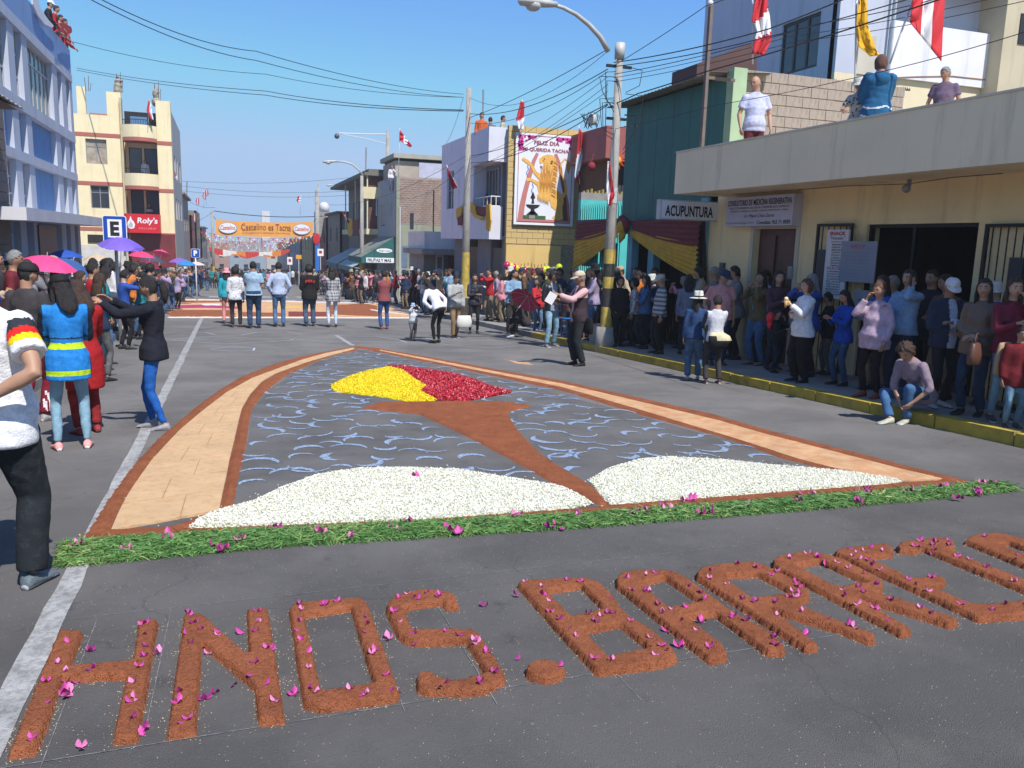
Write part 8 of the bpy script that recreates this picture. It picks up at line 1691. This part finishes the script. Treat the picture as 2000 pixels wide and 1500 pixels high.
line(11, lambda y: rc.uniform(8.45, 9.0), 5.6, 12.3, -95, zr, gr_, mind=.42, hr=(1.5, 1.62)); line(16, lambda y: rc.uniform(8.75, 9.2), 12.3, 19, -90, zr, gr_, mind=.38); line(22, lambda y: rc.uniform(7.9, 9.1), 17.2, 27.3, -85, zr, gr_); line(32, lambda y: rc.uniform(6.9, 9.2), 27.5, 38, -95, zr, gr_, .1); line(32, lambda y: rc.uniform(6.2, 9.0), 38, 50, -95, zr, gr_, .06); line(16, lambda y: rc.uniform(5.9, 9.0), 50, 64, -110, zr, gr_, .06)
def zm(x, y): return 'far street crowd left of centre' if x < 1.5 else 'far street crowd at centre' if x < 5 else 'far street crowd right of centre'
line(50, lambda y: rc.uniform(-1.5, 9), 64, 92, 180, zm, 'crowd filling the far street', 0, .5)
for root, ch, *_ in TP:
    for c in ch:
        for g2 in list(c.children): bpy.data.objects.remove(g2)
        bpy.data.objects.remove(c)
    bpy.data.objects.remove(root)
# beyond, one mass nobody could count
fm_ = MB(); cm = [cloth(c) for c in TC.values()]; ns = len(cm)
for q in range(260):
    x, y = rc.uniform(-3, 9.5), rc.uniform(92, 150); z = gz(y); h = rc.uniform(1.5, 1.78); c = rc.randrange(ns)
    fm_.tube([(x, y, z), (x, y, z+.5*h)], [.10, .17], 6, rc.choice((0, 1, 15))); fm_.tube([(x, y, z+.48*h), (x, y, z+.72*h), (x, y, z+.82*h), (x, y, z+.87*h)], [.18, .23, .19, .06], 7, c); fm_.ball((x, y, z+.93*h), (.08, .09, .12), 6, 0)
fm_.build('distant_crowd', cm, kind='stuff', label='distant crowd packed across the far end of the street', cat='crowd')
# ------------------------------------------------------------------ umbrellas
def umbrella(px, py, Y, R_, col, lab, tilt=(0, 0), open_=True, shaft=.85, grp='umbrellas held over the left crowd'):
    p = Vector(AY(px, py, Y)); t_ = thing('umbrella', tuple(p), lab, 'umbrella', grp if open_ else None); Rm = Matrix.Rotation(rad(tilt[0]), 3, 'X') @ Matrix.Rotation(rad(tilt[1]), 3, 'Y'); m_ = mat('umb_%02x%02x%02x' % tuple(int(c*255) for c in col), col, .6, .1, 6, .2, 40); H = R_*.42
    def pt(r, a): return p+Rm @ Vector((r*R_*math.cos(a), r*R_*math.sin(a), -H*(r**1.9)))
    for k in range(8):
        a0, a1 = k*math.pi/4, (k+1)*math.pi/4; vs = []
        for i in range(5):
            r = .02+.98*i/4
            for j in range(5): u = j/4; a = a0+(a1-a0)*u; sag = (.06*r*math.sin(math.pi*u)); q = pt(r*(1-sag), a); q = q+Rm @ Vector((0, 0, -.04*R_*math.sin(math.pi*u)*r)); vs.append(q)
        MB().add(vs, [(i*5+j, (i+1)*5+j, (i+1)*5+j+1, i*5+j+1) for i in range(4) for j in range(4)]).build('panel', m_, t_, True)
        MB().tube([pt(r, a0)-Rm @ Vector((0, 0, .008)) for r in (.02, .5, 1.0)], .003, 4).build('rib', WHITE_METAL, t_)
    MB().tube([p+Rm @ Vector((0, 0, .06)), p-Rm @ Vector((0, 0, shaft))], .006, 6).build('shaft', WHITE_METAL, t_)
umbrella(92, 499, 16.0, .50, (.72, .06, .22), 'large bright pink umbrella, nearest at the left', (5, 8))
umbrella(143, 508, 16.8, .44, (.04, .10, .28), 'dark blue umbrella tucked behind the large pink one', (0, 22)); umbrella(126, 488, 23, .42, (.02, .08, .42), 'royal blue umbrella in front of the brown entrance door')
umbrella(237, 464, 19.5, .47, (.17, .10, .50), 'purple umbrella right behind the blue E sign', (10, 5)); umbrella(190, 497, 25, .4, (.55, .42, .30), 'beige umbrella left of the E sign post')
umbrella(277, 491, 32, .46, (.70, .05, .16), 'pink umbrella right of the purple one', (0, 5)); umbrella(316, 489, 42, .42, (.75, .08, .22), 'small hot pink umbrella tilted towards us', (-20, 10)); umbrella(300, 499, 36, .5, (.05, .06, .09), 'dark slate umbrella between the two pink ones', (0, 12)); umbrella(292, 510, 31, .4, (.22, .02, .05), 'dark red umbrella low below the pink ones', (5, 15))
umbrella(350, 504, 44, .5, (.22, .10, .42), 'violet umbrella left of the sky blue one'); umbrella(364, 509, 40, .44, (.02, .22, .60), 'sky blue umbrella below the small P sign', (0, 4)); umbrella(396, 504, 50, .5, (.12, .12, .13), 'grey umbrella by the banded pole'); umbrella(384, 511, 46, .42, (.6, .5, .48), 'pale umbrella under the grey one')
umbrella(1030, 578, 19.8, .40, (.42, .03, .09), 'half folded crimson umbrella held low by the seated person', (-35, 40), False, .6)
# ------------------------------------------------------------------ bags and held things
def bag(c, s, m_, lab, rz=0, handle=True, cat='bag', name='handbag'):
    c = Vector(c); t_ = thing(name, tuple(c), lab, cat); w, d, h = s; X = Vector((math.cos(rz), math.sin(rz), 0)); Y_ = Vector((-math.sin(rz), math.cos(rz), 0)); Z = Vector((0, 0, 1))
    b = MB(); b.rings([c-Z*h*.5, c-Z*h*.44, c, c+Z*h*.42, c+Z*h*.5], [X*w*q for q in (.42, .5, .52, .44, .40)], [Y_*d*q for q in (.40, .5, .52, .34, .20)], 16); b.build('bag_body', m_, t_, True)
    if handle: MB().tube([c+X*w*.25*math.cos(a)+Z*(h*.46+h*.45*math.sin(a)) for a in np.linspace(0, math.pi, 9)], .008, 6).build('handle', mat('strap_brown', (.08, .03, .015), .6), t_, True)
g0 = m4['arm'][0][2]; bag(g0+Vector((0, -.05, -.36)), (.40, .14, .30), mat('bag_white', (.62, .62, .58), .6, .06, 4), 'white tote bag with brown handles held by the man in the grey sweater', 0)
bag(m6['T'](.02, -.02, -.06)+m6['tx']*.0+Vector((.05, -.27, 0)), (.30, .13, .28), cloth((.014, .013, .015)), 'black shoulder bag at the hip of the man in the beige cap', 1.57, False)
q = AX(1905, 690, 7.72); bag(q, (.36, .14, .24), mat('bag_brown', (.11, .05, .035), .4, .15, 5), 'brown leather handbag hanging in front of the brown jacket', .5)
q = AY(682, 575, 24.6); bag(q, (.26, .12, .30), cloth((.02, .02, .022)), 'black bag between the pale blue shirt and the PERU jacket', 0)
q = AX(1960, 700, 7.75); bag(q, (.30, .12, .34), mat('paper_bag', (.36, .24, .14), .8, .1, 4), 'tan paper bag beside the young woman eating at the right edge', .3, False, 'bag', 'paper_bag')
def held(name, c, s, m_, lab, cat, R_=None):
    c = Vector(c); t_ = MB(); R_ = R_ or Matrix.Identity(3); w, d, h = s; o = c-R_ @ Vector((w/2, d/2, h/2)); t_.obox(o, R_ @ Vector((w, 0, 0)), R_ @ Vector((0, d, 0)), R_ @ Vector((0, 0, h))); return t_.build(name, m_, loc=tuple(c), label=lab, cat=cat)
W6 = m6['arm'][0][2]; held('paper_sheet', W6+Vector((-.16, -.02, -.06)), (.004, .15, .20), PWHITE, 'white sheet of paper held out by the man in the beige cap', 'paper', Matrix.Rotation(1.2, 3, 'Z') @ Matrix.Rotation(.5, 3, 'X'))
W5 = m5['arm'][0][2]; held('photo_camera', W5+Vector((.06, -.09, .0)), (.13, .07, .09), mat('camera_black', (.02, .02, .02), .4), 'black camera held by the man in the leather jacket', 'camera')
W10 = m10['arm'][0][2]; held('mobile_phone', W10+Vector((-.06, -.02, .06)), (.07, .012, .14), mat('phone', (.01, .01, .012), .2), 'dark phone at the ear of the man in the light blue shirt', 'phone', Matrix.Rotation(1.2, 3, 'Z'))
W9 = m9['arm'][0][2]; b = MB(); c = W9+Vector((-.09, 0, .03)); b.tube([c-Vector((0, 0, .07)), c+Vector((0, 0, .03))], [.012, .03], 8); b.ball(c+Vector((0, 0, .055)), .032, 8, 1); b.build('ice_cream', [mat('cone', (.6, .35, .12), .8), mat('ice', (.8, .65, .35), .5)], loc=tuple(c), smooth=True, label='yellow ice cream cone held by the woman in the white top', cat='ice cream')
q = AX(1505, 620, 8.2); b = MB(); b.ball(q, (.07, .06, .09), 10); b.ball(Vector(q)+Vector((0, 0, -.11)), (.045, .04, .08), 8); b.build('toy', mat('toy_red', (.75, .02, .03), .4), loc=tuple(q), smooth=True, label='bright red plastic toy held by the small child in front of the plaid shirt', cat='toy')
# chair by the kerb
def chair(x, y, col, lab):
    z = gz(y)+.135; t_ = thing('chair', (x, y, z), lab, 'chair'); m_ = mat('chair_%d' % int(col[0]*100), col, .5, .1, 6); MB().box((x-.2, y-.2, z+.42), (x+.2, y+.2, z+.45)).build('seat', m_, t_); MB().box((x+.18, y-.2, z+.55), (x+.205, y+.2, z+.9)).build('backrest', m_, t_)
    for a in (-.18, .16):
        for b_ in (-.18, .16): MB().box((x+a, y+b_, z), (x+a+.03, y+b_+.03, z+(.9 if a > 0 else .418))).build('leg', m_, t_)
chair(7.95, 17.9, (.22, .08, .05), 'red-brown wooden chair behind the man with the camera'); chair(7.9, 19.2, (.12, .05, .04), 'dark brown chair beside the seated person'); chair(7.98, 18.55, (.02, .16, .45), 'blue plastic chair between two brown chairs')
# thin air between here and the far street
hz = MB().box((-60, -35, -22), (70, 210, 15.5)).build('haze', bpy.data.materials.new('haze_air'), kind='stuff')
hm_ = hz.data.materials[0]; hm_.use_nodes = True; hn, hl = nodes(hm_); hn.remove(hn['Principled BSDF'])
pv = hn.new('ShaderNodeVolumePrincipled'); pv.inputs['Color'].default_value = (.86, .88, .92, 1); pv.inputs['Density'].default_value = .0012; pv.inputs['Anisotropy'].default_value = .2
hl.new(pv.outputs[0], [x for x in hn if x.type == 'OUTPUT_MATERIAL'][0].inputs['Volume'])
bpy.data.scenes.remove(SCR)
